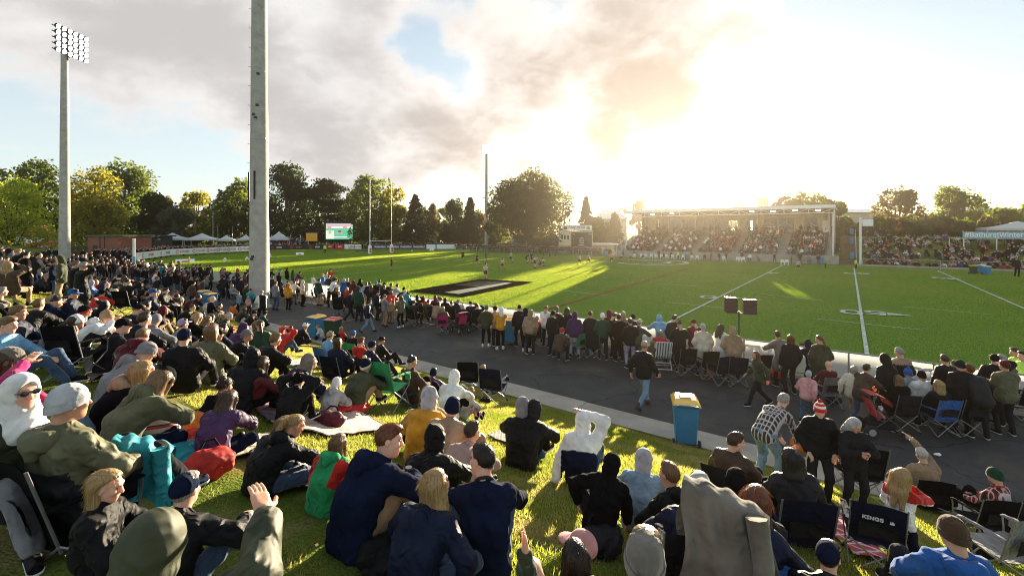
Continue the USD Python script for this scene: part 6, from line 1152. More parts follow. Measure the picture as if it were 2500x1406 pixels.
blob_bag(372, 1095, 'red and white striped backpack behind the girl with the phone', 'red', (.17, .13, .22), .3, 'backpack', 'backpack', stripes('pack_stripe', 14.0, None, None, [(0, (.55, .5, .48)), (.4, (.5, .06, .04)), (.7, (.03, .03, .05)), (.85, (.55, .5, .48))])); blob_bag(455, 1128, 'teal and black rain jacket lying in a heap', 'teal', (.30, .2, .11), .2, 'jacket_heap', 'jacket', strap=False); blob_bag(512, 1165, 'bright red backpack lying in front of the teal jacket', 'red', (.18, .15, .15), .6, 'backpack', 'backpack'); blob_bag(440, 1075, 'orange blanket heaped over the knees of the girls', 'orange', (.34, .26, .16), .5, 'blanket', 'blanket', strap=False); blob_bag(480, 1092, 'red blanket bunched beside the orange one', 'red', (.26, .18, .11), .2, 'blanket', 'blanket', strap=False)
blob_bag(805, 1040, 'dark maroon bag on the floral rug', 'maroon', (.24, .16, .12), -.3); blob_bag(1300, 1118, 'blue bag on the grass behind the two hooded people', 'blue', (.20, .13, .12), -.2); blob_bag(330, 868, 'blue and white sports bag beside the towels', 'blue', (.24, .16, .14), .3); blob_bag(378, 880, 'flat black bag at the end of the towels', 'black', (.2, .12, .08), .4); blob_bag(280, 845, 'orange bag behind the person in white', 'orange', (.16, .13, .14), .1)
blob_bag(965, 1400, 'black duffel bag with a white tag at the feet of the blonde woman', 'black', (.26, .18, .12), -.3); blob_bag(1465, 1345, 'dark grey backpack on the grass under the pink cap', 'charcoal', (.2, .16, .13), .6, 'backpack', 'backpack'); blob_bag(990, 1345, 'red patterned cloth on the grass beside the navy jacket', 'red', (.14, .12, .07), .2, 'cloth', 'cloth', strap=False); blob_bag(2405, 1360, 'dark soft cooler bag at the right edge', 'black', (.16, .13, .15), .3, 'cooler_bag', 'cooler bag'); blob_bag(1185, 985, 'black bag under the empty navy chair by the kerb', 'black', (.13, .1, .07), .2); blob_bag(1900, 1375, 'tan leather bag beside the brown coat', 'tan', (.12, .1, .10), .3); blob_bag(690, 1005, 'dark backpack by the person with both hands up', 'black', (.16, .12, .14), .3, 'backpack', 'backpack'); blob_bag(860, 1005, 'red blanket wrapped round the small child with the white beanie', 'red', (.28, .22, .10), 0, 'blanket', 'blanket', strap=False)
blob_bag(870, 1000, 'blue plastic bag beside the small child with the white beanie', 'sky', (.1, .1, .2), 0, 'plastic_bag', 'bag', strap=False, lift=.12); blob_bag(1700, 905, 'blue bag under the double chair', 'blue', (.2, .14, .12)); blob_bag(1735, 918, 'orange bag on the path by the chairs', 'orange', (.14, .1, .1)); blob_bag(1895, 925, 'red bag hanging low beside the chairs', 'red', (.2, .16, .2)); blob_bag(2035, 985, 'dark blue bag under the grey folding chair', 'navy', (.2, .14, .13)); blob_bag(430, 915, 'grey bag on the grass left of the long haired woman', 'grey', (.24, .17, .13), .3)
# pink cap resting on the backpack, cups and cans
g = ray_ground(1420, 1310, .34); x = thing('cap', 'pink cap resting on the dark backpack', 'cap', (g[0], g[1], g[2] + .25), .8); obj('crown', placed(cap_mesh(0), np.eye(4)), cloth('pink'), x, smooth=True); obj('visor', placed(visor_mesh(0), np.eye(4)), cloth('pink'), x, smooth=40)
g = ray_ground(2290, 1112); x = thing('paper_scrap', 'crumpled white paper scrap on the asphalt', 'litter', (g[0], g[1], .14)); m = trimesh.creation.icosphere(1, .06); m.vertices *= 1 + .3 * np.sin(m.vertices[:, [1, 2, 0]] * 60); m.apply_scale((1.2, .8, .5)); obj('paper', move(m, (0, 0, .03)), M_white, x)
# ---------------------------------------------------------------- loudspeakers on a pole behind the fence
def speakers():
    s0 = s_at(1804, 18.6); p = stz(s0, 18.6, 0); x = thing('loudspeaker_stand', 'two dark covered loudspeakers on a pole behind the fence', 'loudspeaker', p, -.35)
    obj('pole', tube([(0, 0, 0), (0, 0, 2.05)], .03, 7), M_dark, x); obj('crossbar', bar((-.42, 0, 1.98), (.42, 0, 1.98), .04), M_dark, x); cm = cloth('maroon', 'shell'); cm = mat('speaker_cover', (.03, .014, .012), .6, .3, bump=.5, bscale=14)
    for a in (-.28, .36):
        f = Field((a - .24, -.22, 1.9), (a + .24, .22, 2.55), .02); f.D = np.minimum(f.D, np.maximum.reduce([np.abs(f.P[..., 0] - a) - .19, np.abs(f.P[..., 1]) - .16, np.abs(f.P[..., 2] - 2.24 - (.04 if a < 0 else 0)) - .24]) - .03 + .012 * np.sin(f.P[..., 2] * 40 + f.P[..., 0] * 25) * np.sin(f.P[..., 0] * 30)); obj('speaker', f.mesh(), cm, x, smooth=True)
speakers()
# ---------------------------------------------------------------- cars
_cars = {}
def car(px, py, y, color, label, rz, kind='wagon', group=None):
    g = at(px, py, y); zg = max(0.0, float(ground_z(*st_of(g[0], g[1])))); k = (color, kind)
    if k in _cars: return copy_of(_cars[k], 'parked_car', (g[0], g[1], zg), rz, label, group)
    x = thing('parked_car', label, 'car', (g[0], g[1], zg), rz, group); _cars[k] = x; cm = mat('car_' + color, dict(white=(.7, .7, .7), silver=(.42, .43, .45), red=(.45, .05, .02), grey=(.1, .1, .11), blue=(.04, .07, .14))[color], .25, .5, var=.02, coat=.5); H = dict(wagon=1.55, van=2.15, ute=1.7)[kind]
    prof = [(-2.25, .35), (-2.3, .75), (-2.1, .95), (-1.15, 1.0)] if kind != 'van' else [(-2.4, .35), (-2.45, .9), (-2.2, 1.1), (-1.7, 1.2)]
    prof += [(2.2, 1.0), (2.3, .75), (2.25, .35)] if kind != 'van' else [(2.4, 1.2), (2.45, .8), (2.4, .35)]
    bd = trimesh.creation.extrude_polygon(Polygon(prof), 1.74, engine='earcut'); bd.apply_transform(trimesh.transformations.rotation_matrix(math.pi / 2, [1, 0, 0])); bd.apply_translation((0, .87, 0)); obj('body', bd, cm, x)
    zb_ = 1.0 if kind != 'van' else 1.2; x0, x1 = (-1.15, 2.1) if kind == 'wagon' else (-1.75, 2.35) if kind == 'van' else (-1.1, .6)
    cab = trimesh.convex.convex_hull([(x0, s * .85, zb_ + .004) for s in (-1, 1)] + [(x1, s * .85, zb_ + .004) for s in (-1, 1)] + [(x0 + .7, s * .66, H) for s in (-1, 1)] + [(x1 - .3, s * .66, H) for s in (-1, 1)]); obj('roof', cab, cm, x); gm = mat('car_glass', (.02, .025, .03), .08, .6)
    for s in (-1, 1):
        n_ = 3 if kind != 'ute' else 1
        for q in range(n_):
            a0 = x0 + .45 + q * (x1 - x0 - .8) / n_; a1 = a0 + (x1 - x0 - .8) / n_ - .12; obj('window', trimesh.convex.convex_hull([(a0, s * .838, zb_ + .06), (a1, s * .838, zb_ + .06), (a0 + .1, s * .70, H - .1), (a1, s * .70, H - .1), (a0, s * .86, zb_ + .06), (a1, s * .86, zb_ + .06), (a0 + .1, s * .72, H - .1), (a1, s * .72, H - .1)]), gm, x)
        for wx in (-1.4, 1.4):
            w = trimesh.creation.cylinder(.33, .2, sections=18); w.apply_transform(trimesh.transformations.rotation_matrix(math.pi / 2, [1, 0, 0])); W_ = obj('wheel', move(w, (wx, s * .80, .33)), M_black, x, smooth=40); w = trimesh.creation.cylinder(.2, .21, sections=12); w.apply_transform(trimesh.transformations.rotation_matrix(math.pi / 2, [1, 0, 0])); obj('rim', move(w, (wx, s * .805, .33)), M_steel, W_)
        obj('headlight', box(-2.31, -2.2, s * .62 - .16, s * .62 + .16, .68, .84), M_white, x); obj('tail_light', box(2.2, 2.31, s * .66 - .12, s * .66 + .12, .68, .9), M_red, x)
    obj('windscreen', trimesh.convex.convex_hull([(x0 + .05, s * .74, zb_ + .08) for s in (-1, 1)] + [(x0 + .62, s * .6, H - .06) for s in (-1, 1)] + [(x0 + .02, s * .74, zb_ + .09) for s in (-1, 1)] + [(x0 + .59, s * .6, H - .05) for s in (-1, 1)]), gm, x); return x
car(12, 590, 84, 'silver', 'silver car at the left edge under the bright tree', .15); car(44, 588, 86, 'white', 'second car from the left edge in the car park', .1); car(76, 586, 88, 'white', 'long white car in the middle of the car park', .05); car(98, 582, 98, 'silver', 'car in the back row of the car park', .2); car(112, 592, 82, 'red', 'red utility parked at the car park corner', 1.2, 'ute'); car(62, 580, 99, 'white', 'white car in the back row of the car park', .1)
car(918, 592, 148, 'white', 'white van seen between the goal posts', .2, 'van'); car(1037, 594, 146, 'silver', 'silver car under the dark conifer', .1); car(1064, 595, 145, 'grey', 'grey car right of the silver one under the trees', 0); car(1092, 594, 147, 'white', 'white car left of the slender floodlight', .1); car(1116, 592, 150, 'white', 'white wagon behind the blank boards', .2); car(1194, 594, 140, 'white', 'white van right of the slender floodlight', .7, 'van')
# ---------------------------------------------------------------- white plastic chairs by the stand
_pc = None
ORD = ('first', 'second', 'third', 'fourth', 'fifth', 'sixth', 'seventh', 'eighth', 'ninth', 'tenth', 'eleventh', 'twelfth', 'thirteenth', 'fourteenth', 'fifteenth', 'sixteenth')
def plastic_chair(loc, rz, label, group='white plastic chairs in front of the grandstand'):
    global _pc
    if _pc is not None: return copy_of(_pc, 'plastic_chair', loc, rz, label, group)
    x = _pc = thing('plastic_chair', label, 'plastic chair', loc, rz, group); obj('seat', rbox(-.24, .24, -.22, .24, .41, .45, .015), M_white, x); obj('backrest', trimesh.convex.convex_hull([(a, b, z) for a in (-.24, .24) for (b, z) in ((-.22, .45), (-.19, .45), (-.34, .88), (-.31, .88))]), M_white, x)
    for sx in (-1, 1):
        for yy, dy in ((.22, .05), (-.2, -.08)): obj('leg', bar((sx * .21, yy, .42), (sx * .26, yy + dy, 0), .045), M_white, x)
        obj('armrest', cat(bar((sx * .25, -.27, .66), (sx * .25, .2, .64), .04), bar((sx * .25, .2, .64), (sx * .23, .23, .43), .04)), M_white, x)
    return x
for k, px in enumerate((1551, 1566, 1578, 1590, 1602, 1615, 1628, 1642, 1655, 1668, 1690, 1702, 1768, 1801, 1808, 1815, 1911, 1920)):
    t = 84.6 - (k > 12) * 1.2 - (k > 15) * 3.6; plastic_chair(stz(s_at(px, t), t, 0), RZ_S + math.pi / 2 + (.2 if k % 2 else -.1) + math.pi / 2, f'white plastic chair before the grandstand wall, {ORD[k]} from the left' if k < 16 else ('left', 'right')[k - 16] + ' one of two lone white plastic chairs near the stairway', 'white plastic chairs in front of the grandstand' if k < 16 else 'two lone white plastic chairs')
# ---------------------------------------------------------------- corner pads and sideline things
def pad(px, py, label, w, h, yd=None, m=None, tri=True):
    g = ray_ground(px, py); x = thing('field_marker', label, 'marker', (g[0], g[1], 0), math.atan2(-g[0], g[1])); k = math.hypot(g[0], g[1]) / F; w, h = w * k, h * k
    if tri: obj('wedge', trimesh.convex.convex_hull([(-w / 2, -.35, 0), (w / 2, -.35, 0), (-w / 2, .35, 0), (w / 2, .35, 0), (-w * .06, 0, h), (w * .06, 0, h)]), m or M_white, x)
    else: obj('wedge', trimesh.convex.convex_hull([(-w / 2, -.4, 0), (w / 2, -.4, 0), (-w / 2, .4, 0), (w / 2, .4, 0), (-w * .47, .3, h), (w * .47, .3, h)]), m or M_white, x)
    obj('print', trimesh.convex.convex_hull([(-w * .2, -.36, h * .15), (w * .2, -.36, h * .15), (w * .12, -.20, h * .5), (-w * .12, -.20, h * .5), (-w * .2, -.34, h * .15), (w * .12, -.18, h * .5)]), M_rd if not tri else M_steel, x)
pad(549, 634, 'small white triangular marker, left of two near the orange logo boards', 7, 6); pad(603, 632, 'white triangular marker just left of the thick pole', 9, 6); pad(452, 638, 'long low white sponsor wedge on the near left corner of the field', 32, 6, tri=False); pad(659, 627, 'white triangular marker right of the thick pole', 7, 7); pad(732, 622, 'low white wedge between thick pole and red boards', 16, 5, tri=False); pad(1006, 614, 'tiny white marker before the purple boards', 5, 4); pad(1054, 612, 'small white marker before the blank boards', 10, 4, tri=False); pad(882, 615, 'dark low sponsor wedge left of the goal post pad', 28, 4, m=M_bk, tri=False); pad(826, 617, 'small red marker below the video screen', 7, 5, m=M_rd)
g = ray_ground(461, 644); x = thing('corner_post', 'short yellow padded corner post at the near left corner', 'post', (g[0], g[1], 0)); obj('post', tube([(0, 0, 0), (0, 0, .55), (0, 0, 1.1)], [.12, .09, .10], 8), M_yellow, x); obj('base', tube([(0, 0, 0), (0, 0, .08)], .2, 8), M_yellow, x)
g = ray_ground(323, 680); x = thing('feather_banner', 'tall narrow white and blue feather banner in the left crowd', 'banner', (g[0], g[1], g[2])); obj('pole', tube([(0, 0, 0), (0, 0, 4.2)], .025, 6), M_steel, x); obj('cloth', box(.02, .38, -.01, .01, .8, 4.2), M_banner, x); obj('print', box(.06, .34, -.016, -.011, .9, 2.3), mat('feather_blue', (.12, .36, .5), .7), x)
# ---------------------------------------------------------------- pram, striped chair, draped chair
def wheel(r, w, n=20): q = trimesh.creation.cylinder(r, w, sections=n); q.apply_transform(trimesh.transformations.rotation_matrix(math.pi / 2, [0, 1, 0])); return q
def pram(px, py, yaw, label, color='red'):
    g = ray_ground(px, py); x = thing('pram', label, 'pram', g, yaw)
    for sx in (-1, 1):
        obj('frame_bar', tube([(sx * .24, .38, .2), (sx * .24, -.1, .6), (sx * .24, -.42, 1.02)], .014, 6), M_dark, x); obj('frame_bar', tube([(sx * .24, -.32, .2), (sx * .24, .12, .55)], .014, 6), M_dark, x)
        for yy, r in ((.40, .12), (-.34, .16)): w = obj('wheel', move(wheel(r, .045), (sx * .27, yy, r)), M_black, x, smooth=40); obj('hub', move(wheel(r * .5, .05), (sx * .27, yy, r)), M_steel, w)
    obj('handle', tube([(-.24, -.42, 1.02), (.24, -.42, 1.02)], .018, 6), M_black, x); obj('seat', sagsheet((-.21, .18, .5), (.21, .18, .5), (.21, -.12, .42), (-.21, -.12, .42), -.03), cloth('charcoal'), x, smooth=60); obj('backrest', sagsheet((-.21, -.12, .42), (.21, -.12, .42), (.21, -.3, .86), (-.21, -.3, .86), .03), cloth(color), x, smooth=60)
    a = np.linspace(-.15, 1.5, 9); P = np.stack([np.stack([np.full(9, sx * .22), -.28 + .42 * np.sin(a), .72 + .30 * np.cos(a)], 1) for sx in np.linspace(-1, 1, 5)], 0); obj('canopy', grid_mesh(P), cloth(color), x, smooth=60); obj('basket', rbox(-.2, .2, -.28, .22, .2, .36, .04), cloth('charcoal'), x); return x
pram(2150, 1062, face_to(0, 0, 1, .1) - .25, 'pram with red and pink covers pushed along the path at the right', 'red'); pram(1125, 812, .6, 'pram with a magenta cover among the chairs at the rail', 'magenta'); pram(1425, 862, -.5, 'low dark blue pram at the rail beside the lime chair', 'blue')
def striped_chair(px, py, yaw):
    g = ray_ground(px, py); x = thing('deck_chair', 'white framed folding chair with grey striped back standing on the path', 'deck chair', g, yaw); st = usdkit.material(stage, '/World/Looks/deck_stripe', {'tc': ('texture_coordinate', {}), 'sp': ('separate_xyz', {}), 'm': ('math', dict(math_type='multiply', value2=11.0)), 'fr': ('math', dict(math_type='fraction')), 'r': ('rgb_ramp', dict(ramp=[(0, (.6, .6, .58)), (.55, (.12, .11, .12))], interpolate=False)), 'p': ('principled_bsdf', dict(roughness=.8))}, [('tc.object', 'sp.vector'), ('sp.x', 'm.value1'), ('m.value', 'fr.value1'), ('fr.value', 'r.fac'), ('r.color', 'p.base_color')], surface='p.BSDF')
    for sx in (-1, 1): obj('leg', tube([(sx * .27, .25, 0), (sx * .27, -.25, .62)], .014, 7), M_white, x); obj('leg', tube([(sx * .27, -.30, 0), (sx * .27, .26, .60)], .014, 7), M_white, x); obj('back_pole', tube([(sx * .27, -.12, .40), (sx * .27, -.38, 1.0)], .014, 7), M_white, x); obj('armrest', rbox(sx * .27 - .03, sx * .27 + .03, -.28, .26, .60, .63, .01), M_white, x)
    for z, yy in ((.03, -.29), (.03, .24), (.22, -.12), (1.0, -.38)): obj('cross_bar', tube([(-.27, yy, z), (.27, yy, z)], .013, 7), M_white, x)
    obj('backrest', sagsheet((-.26, -.14, .44), (.26, -.14, .44), (.26, -.37, .98), (-.26, -.37, .98), .02), st, x, smooth=60); obj('seat', sagsheet((-.26, .24, .42), (.26, .24, .42), (.26, -.13, .38), (-.26, -.13, .38), -.03), st, x, smooth=60)
striped_chair(1617, 898, -.15)
def draped(px, py, y, yaw, label, m, w=.62, drop=.75):
    g = at(px, py, y); x = thing('draped_coat', label, 'coat', g, yaw); u, v = np.meshgrid(np.linspace(-1, 1, 30), np.linspace(-1, 1, 34), indexing='ij')
    yy = np.where(np.abs(v) < .12, v / .12 * .07, np.sign(v) * (.07 + .10 * (np.abs(v) - .12) + .02 * np.sin(u * 9 + v * 3))); zz = -np.clip(np.abs(v) - .12, 0, 1) * drop - .03 * u ** 2 - .085 * u + .012 * np.sin(u * 11 + 2 * np.sin(v * 5)); yy = yy + .030 * np.sin(u * 11 + 2.2 * np.sin(v * 3.1 + u * 2)) * (.6 + .4 * np.sin(u * 4 + 1)) * np.clip(np.abs(v) * 1.4, 0, 1)
    xx = u * w / 2 * (1 + .16 * np.clip(np.abs(v) - .12, 0, 1)) + .02 * np.sin(v * 7); P = np.stack([xx, yy, zz], -1); a = grid_mesh(P); b = grid_mesh(P * [.98, .9, 1] - [0, 0, .012]); b.invert(); obj('cloth', cat(a, b), m, x, smooth=True)
    q = P[:, 0]; obj('hem', tube(q, .008, 5), m, x); obj('sleeve', tube([(w * .3, -.12, -.05), (w * .36, -.17, -.3), (w * .33, -.15, -.62)], [.06, .055, .045], 8), m, x, smooth=True); return x
# ================================================================ PEOPLE IN THE NEAR CROWD (pixel of the crown, pose, clothes, turn from the match in degrees, distance)
def pp(px, py, po, top, legs, head, hc, ga, turn=0, d=None, **k): return put_person(px, py, po, top, legs, head, hc, ga, turn, d=d, **k)
two = lambda f: (lambda c, J: f((c - J['C']) @ J['R1'][:, 0], (c - J['C']) @ J['R1'][:, 1], (c - J['C']) @ J['R1'][:, 2]))
# left bank, nearest
pp(372, 1262, 'point_sit', 'olive', 'olive', 'hood', 'olive', 'jacket', 0, 1.75, keep=1, ps=dict(hr=(.30, .36, .80), er=(1, -.4, .2), hk='flat', hl=(-.2, .3, .3), lean=4, slouch=14, hyaw=-6, hp=8), skin=0)
pp(262, 1150, 'low', 'black', 'black', 'bob', 'blonde', 'jacket', -62, 2.7, keep=1, ps=dict(hp=14), skin=2); pp(466, 1146, 'knees', 'black', 'denim', 'cap', 'navy', 'jacket', 12, 2.75, shoes='brown', ps=dict(fr=(.45, .62, .08), hr=(.38, .42, .42), hyaw=10), hairstyle='short', hair='grey', keep=1)
pp(52, 915, 'low', 'olive', 'grey', 'scarf', 'white', 'jacket', -108, 3.2, glasses=1, skin=2, keep=1); pp(172, 938, 'low', 'khaki', 'charcoal', 'beanie', 'silver', 'raincoat', -14, 3.1, ch='black', collar=True, split=(two(lambda a, b, c: (c < -.20) & (np.abs(a) < .2)), cloth('charcoal', 'shell'), 'jacket_panel'), keep=1)
draped(352, 1072, 3.4, .6, 'teal rain jacket draped over the chair arm right of the khaki raincoat', cloth('teal', 'shell'), .34, .42)
J_ph2 = pp(395, 903, 'cross_phone', 'khaki', 'navy', 'beanie', 'black', 'parka', -22, 4.6, fur=1, collar=True, hairstyle='long', hair='fair', keep=1); pp(352, 880, 'cross_leg', 'black', 'charcoal', 'long', 'blonde', 'parka', -50, 4.9, fur=1, hoodmat=cloth('tan'), keep=1)
pp(562, 955, 'cross_phone', 'purple', 'navy', 'long', 'brown', 'jacket', 10, 4.7, size=.84, keep=1); pp(25, 850, 'low_brow', 'magenta', 'faded', 'beanie', 'taupe', 'jumper', -58, 3.25, hairstyle='long', hair='brown'); pp(45, 744, 'low', 'navy', 'grey', 'short', 'fair', 'jacket', -55, 4.1, hyaw=-30)
pp(188, 775, 'cross_leg', 'black', 'black', 'beanie', 'white', 'jacket', -38, 4.4, hairstyle='bob'); pp(262, 766, 'point_sit', 'white', 'charcoal', 'beanie', 'tan', 'hoodie', -45, 4.6); pp(208, 752, 'knees', 'black', 'black', 'beanie', 'black', 'jacket', -15, 5.4, cuffmat=cloth('red')); pp(130, 725, 'point_sit', 'khaki', 'tan', 'bob', 'blonde', 'jumper', -40, 5.4); pp(166, 717, 'knees_brow', 'olive', 'black', 'short', 'dark', 'jacket', -150, 5.9); pp(256, 744, 'knees_brow', 'black', 'denim', 'long', 'fair', 'jacket', -20, 5.3)
pp(54, 679, 'cross_phone', 'pink', 'black', 'pony', 'fair', 'puffer jacket', -60, 5.7); pp(5, 706, 'knees', 'taupe', 'black', 'short', 'grey', 'jumper', -30, 5.8)
pp(447, 775, 'prop', 'silver', 'tan', 'cap', 'lilac', 'jacket', -20, 5.6, topmat=cloth('grey')); pp(506, 783, 'cross_phone', 'black', 'black', 'long', 'fair', 'jacket', -28, 5.1); pp(470, 750, 'knees', 'black', 'black', 'bun', 'brown', 'jacket', -45, 6.3, glasses=1); pp(401, 755, 'knees', 'black', 'maroon', 'hood', 'black', 'jacket', -40, 6.0, hoodmat=cloth('maroon')); pp(384, 744, 'cross_leg', 'purple', 'charcoal', 'short', 'dark', 'jumper', -30, 6.4)
pp(519, 722, 'chair', 'black', 'tan', 'bald', 'tan', 'shirt', -25, 7.2, ch='grey'); pp(477, 720, 'knees', 'cream', 'charcoal', 'short', 'dark', 'hoodie', -15, 7.4); pp(420, 716, 'knees', 'grey', 'black', 'beanie', 'khaki', 'jacket', -35, 7.2); pp(374, 704, 'chair', 'navy', 'black', 'cap', 'blue', 'jacket', -35, 7.6, ch='navy'); pp(400, 702, 'chair', 'black', 'black', 'short', 'dark', 'jacket', -60, 8.2, glasses=1); pp(492, 726, 'cross_leg', 'brown', 'navy', 'bob', 'fair', 'jumper', -10, 7.6)
pp(604, 815, 'knees', 'black', 'black', 'beanie', 'taupe', 'jacket', -45, 4.9, glasses=1); pp(545, 800, 'cross_leg', 'navy', 'navy', 'short', 'dark', 'jacket', -5, 4.9); pp(596, 798, 'knees', 'lilac', 'black', 'hood', 'lilac', 'hoodie', -20, 5.6, topmat=cloth('purple')); pp(630, 786, 'legs_out', 'white', 'tan', 'cap', 'black', 'hoodie', -30, 5.9); pp(648, 868, 'knees', 'maroon', 'maroon', 'long', 'brown', 'jacket', -25, 6.5, keep=1); pp(620, 866, 'cross_leg', 'black', 'black', 'hood', 'black', 'jacket', 0, 4.9)
pp(574, 740, 'legs_out', 'orange', 'charcoal', 'short', 'dark', 'hoodie', -40, 7.8); pp(600, 752, 'knees', 'olive', 'charcoal', 'bob', 'fair', 'jacket', -30, 7.4); pp(622, 763, 'knees', 'black', 'charcoal', 'cap', 'black', 'jacket', -45, 7.0); pp(648, 762, 'cross_leg', 'bottle', 'black', 'beanie', 'charcoal', 'jacket', -20, 7.2); pp(560, 770, 'cross_leg', 'charcoal', 'black', 'beanie', 'silver', 'jacket', -35, 6.6); pp(540, 762, 'cross_leg', 'navy', 'charcoal', 'beanie', 'cream', 'hoodie', -30, 6.8, kid=True, dz=.35); pp(515, 768, 'knees', 'white', 'charcoal', 'short', 'fair', 'jumper', -35, 6.7, kid=True, dz=.3)
# middle of the bank
pp(708, 805, 'knees_brow2', 'red', 'denim', 'short', 'dark', 'jacket', -20, 5.8); pp(746, 794, 'cross_leg', 'black', 'charcoal', 'cap', 'white', 'jacket', -30, 6.4); pp(775, 793, 'kneel', 'white', 'faded', 'short', 'blonde', 'jumper', 120, 6.8, kid=True, dz=.3); pp(834, 797, 'chair', 'red', 'black', 'bob', 'blonde', 'jacket', -15, 7.0, kid=True, dz=.35, ch='charcoal'); pp(806, 809, 'low', 'sky', 'charcoal', 'cap', 'tan', 'jacket', -25, 6.0, ch='blue', dz=-.3); pp(826, 823, 'low', 'navy', 'charcoal', 'bob', 'brown', 'jacket', -15, 5.6, ch='navy', dz=-.3); pp(863, 806, 'low', 'black', 'charcoal', 'cap', 'blue', 'jacket', -5, 6.6, ch='green', dz=-.2); pp(881, 823, 'low', 'red', 'charcoal', 'short', 'red', 'hoodie', -20, 6.1, dz=-.3); pp(909, 832, 'low', 'navy', 'charcoal', 'cap', 'navy', 'jacket', -40, 5.8, ch='black', dz=-.3); pp(932, 822, 'low', 'black', 'charcoal', 'brim', 'black', 'jacket', -40, 6.3, dz=-.3)
pp(738, 905, 'knees_brow2', 'black', 'black', 'beanie', 'black', 'jacket', -5, 6.1, keep=1); pp(757, 880, 'knees', 'navy', 'denim', 'hood', 'taupe', 'jacket', -40, 5.2, hoodmat=cloth('taupe')); pp(822, 930, 'cross_leg', 'silver', 'red', 'beanie', 'white', 'hoodie', -5, 4.2, kid=True, dz=.34, collar=True); pp(894, 888, 'knees', 'olive', 'tan', 'pom', 'navy', 'jacket', -12, 4.5, cuffmat=cloth('cream'), hatmat=cloth('navy')); pp(1007, 868, 'low', 'brown', 'black', 'bun', 'dark', 'parka', -45, 5.5, fur=1, ch='bottle', shoes='white', dz=-.25)
chair_at(948, 1000, 'green', 'bright green folding chair beside the dark green one', -15); chair_at(1147, 962, 'black', 'empty black folding chair on the grass by the kerb, left of two', 0); chair_at(1205, 985, 'navy', 'navy folding chair by the kerb, right of two', -10); chair_at(190, 925, 'black', 'empty black folding chair left of the brown throw', 10, .9)
pp(1180, 890, 'chair', 'cream', 'black', 'bob', 'blonde', 'jacket', -30, 6.2, kid=True, dz=.2)
pp(1058, 906, 'knees', 'purple', 'charcoal', 'beanie', 'navy', 'jacket', -8, 5.2, size=.85); pp(1110, 914, 'knees', 'white', 'black', 'hoodp', 'white', 'hoodie', -14, 4.8); pp(1150, 950, 'side_sit', 'silver', 'pink', 'long', 'fair', 'jumper', -30, 4.9, kid=True, dz=.3); pp(1052, 962, 'cross_leg', 'orange', 'charcoal', 'hood', 'silver', 'jumper', -10, 4.15, hoodmat=cloth('silver'), topmat=cloth('mustard')); pp(1044, 955, 'cross_leg', 'tan', 'charcoal', 'bob', 'fair', 'jumper', 10, 4.6); pp(1104, 990, 'knees', 'tan', 'charcoal', 'beanie', 'navy', 'jacket', -10, 3.95)
pp(1070, 1032, 'knees', 'black', 'black', 'hoodp', 'black', 'raincoat', -12, 4.1, keep=1); pp(1160, 1024, 'knees', 'pink', 'tan', 'short', 'brown', 'jumper', -25, 4.7, shawl=True, topmat=mat('blanket_pink', (.36, .24, .20), .95, var=.1, scale=12, bump=.5), keep=1); J_can = pp(951, 1055, 'knees', 'navy', 'tan', 'short', 'red', 'hoodie', -28, 2.95, collar=True, ps=dict(hyaw=45, hr=(.16, .46, .40)), skin=2); pp(842, 1050, 'cross_leg', 'green', 'grey', 'long', 'fair', 'hoodie', -14, 4.0, size=.9, split=(two(lambda a, b, c: (np.abs(a) > .13) & (c < .0) & (c > -.34)), cloth('red'), 'red_panel'), keep=1); J_ph = pp(742, 1010, 'cross_phone', 'black', 'denim', 'pony', 'blonde', 'jacket', -34, 4.2, collar=True, keep=1); pp(716, 1010, 'cross_phone', 'charcoal', 'denim', 'long', 'fair', 'jacket', -20, 4.5, keep=1)
pp(1076, 1138, 'cross_leg', 'navy', 'denim', 'long', 'blonde', 'jacket', -20, 3.05, ps=dict(hyaw=24, hr=(.36, .10, .10), er=(1, -.3, 0)), keep=1); pp(1176, 1086, 'knees', 'navy', 'denim', 'short', 'dark', 'jumper', 8, 3.4, ps=dict(hyaw=-50, hp=8), skin=2, keep=1)
pp(1276, 985, 'knees', 'black', 'black', 'hood', 'charcoal', 'jacket', -5, 4.7, hoodmat=cloth('grey')); pp(1306, 996, 'knees', 'black', 'black', 'hood', 'charcoal', 'jacket', -22, 4.6, hoodmat=cloth('charcoal')); pp(1424, 1014, 'prop_brow', 'navy', 'denim', 'hood', 'white', 'hoodie', -8, 4.1, hoodmat=cloth('white'), topmat=cloth('navy'), split=(two(lambda a, b, c: (c > -.20) | (np.abs(a) > .26)), cloth('white'), 'white_yoke'))
pp(1508, 1104, 'lean_down', 'black', 'charcoal', 'hood', 'black', 'hoodie', -10, 4.2, dz=.05, keep=1); pp(1574, 1116, 'cross_leg', 'faded', 'denim', 'hood', 'silver', 'jacket', -25, 3.2, hoodmat=cloth('silver'), size=.86, topmat=cloth('faded')); pp(1633, 1144, 'cross_leg', 'black', 'charcoal', 'short', 'fair', 'jacket', 14, 3.05, size=.92, collar=True)
pp(1303, 1328, 'knees_brow', 'khaki', 'charcoal', 'bald', 'tan', 'jacket', 0, 2.4, skin=2, ps=dict(hr=(-.02, .28, .92), hl=(-.3, .2, .5), er=(-.4, .2, .4), hyaw=10), topmat=cloth('olive'), keep=1); pp(1396, 1300, 'cross_leg', 'charcoal', 'charcoal', 'long', 'dark', 'jacket', 5, 2.6, size=.9, hair='dark', keep=1); pp(1573, 1304, 'knees', 'grey', 'charcoal', 'beanie', 'brown', 'hoodie', -16, 2.15, collar=True, hatmat=cloth('taupe'), glasses=1, keep=1)
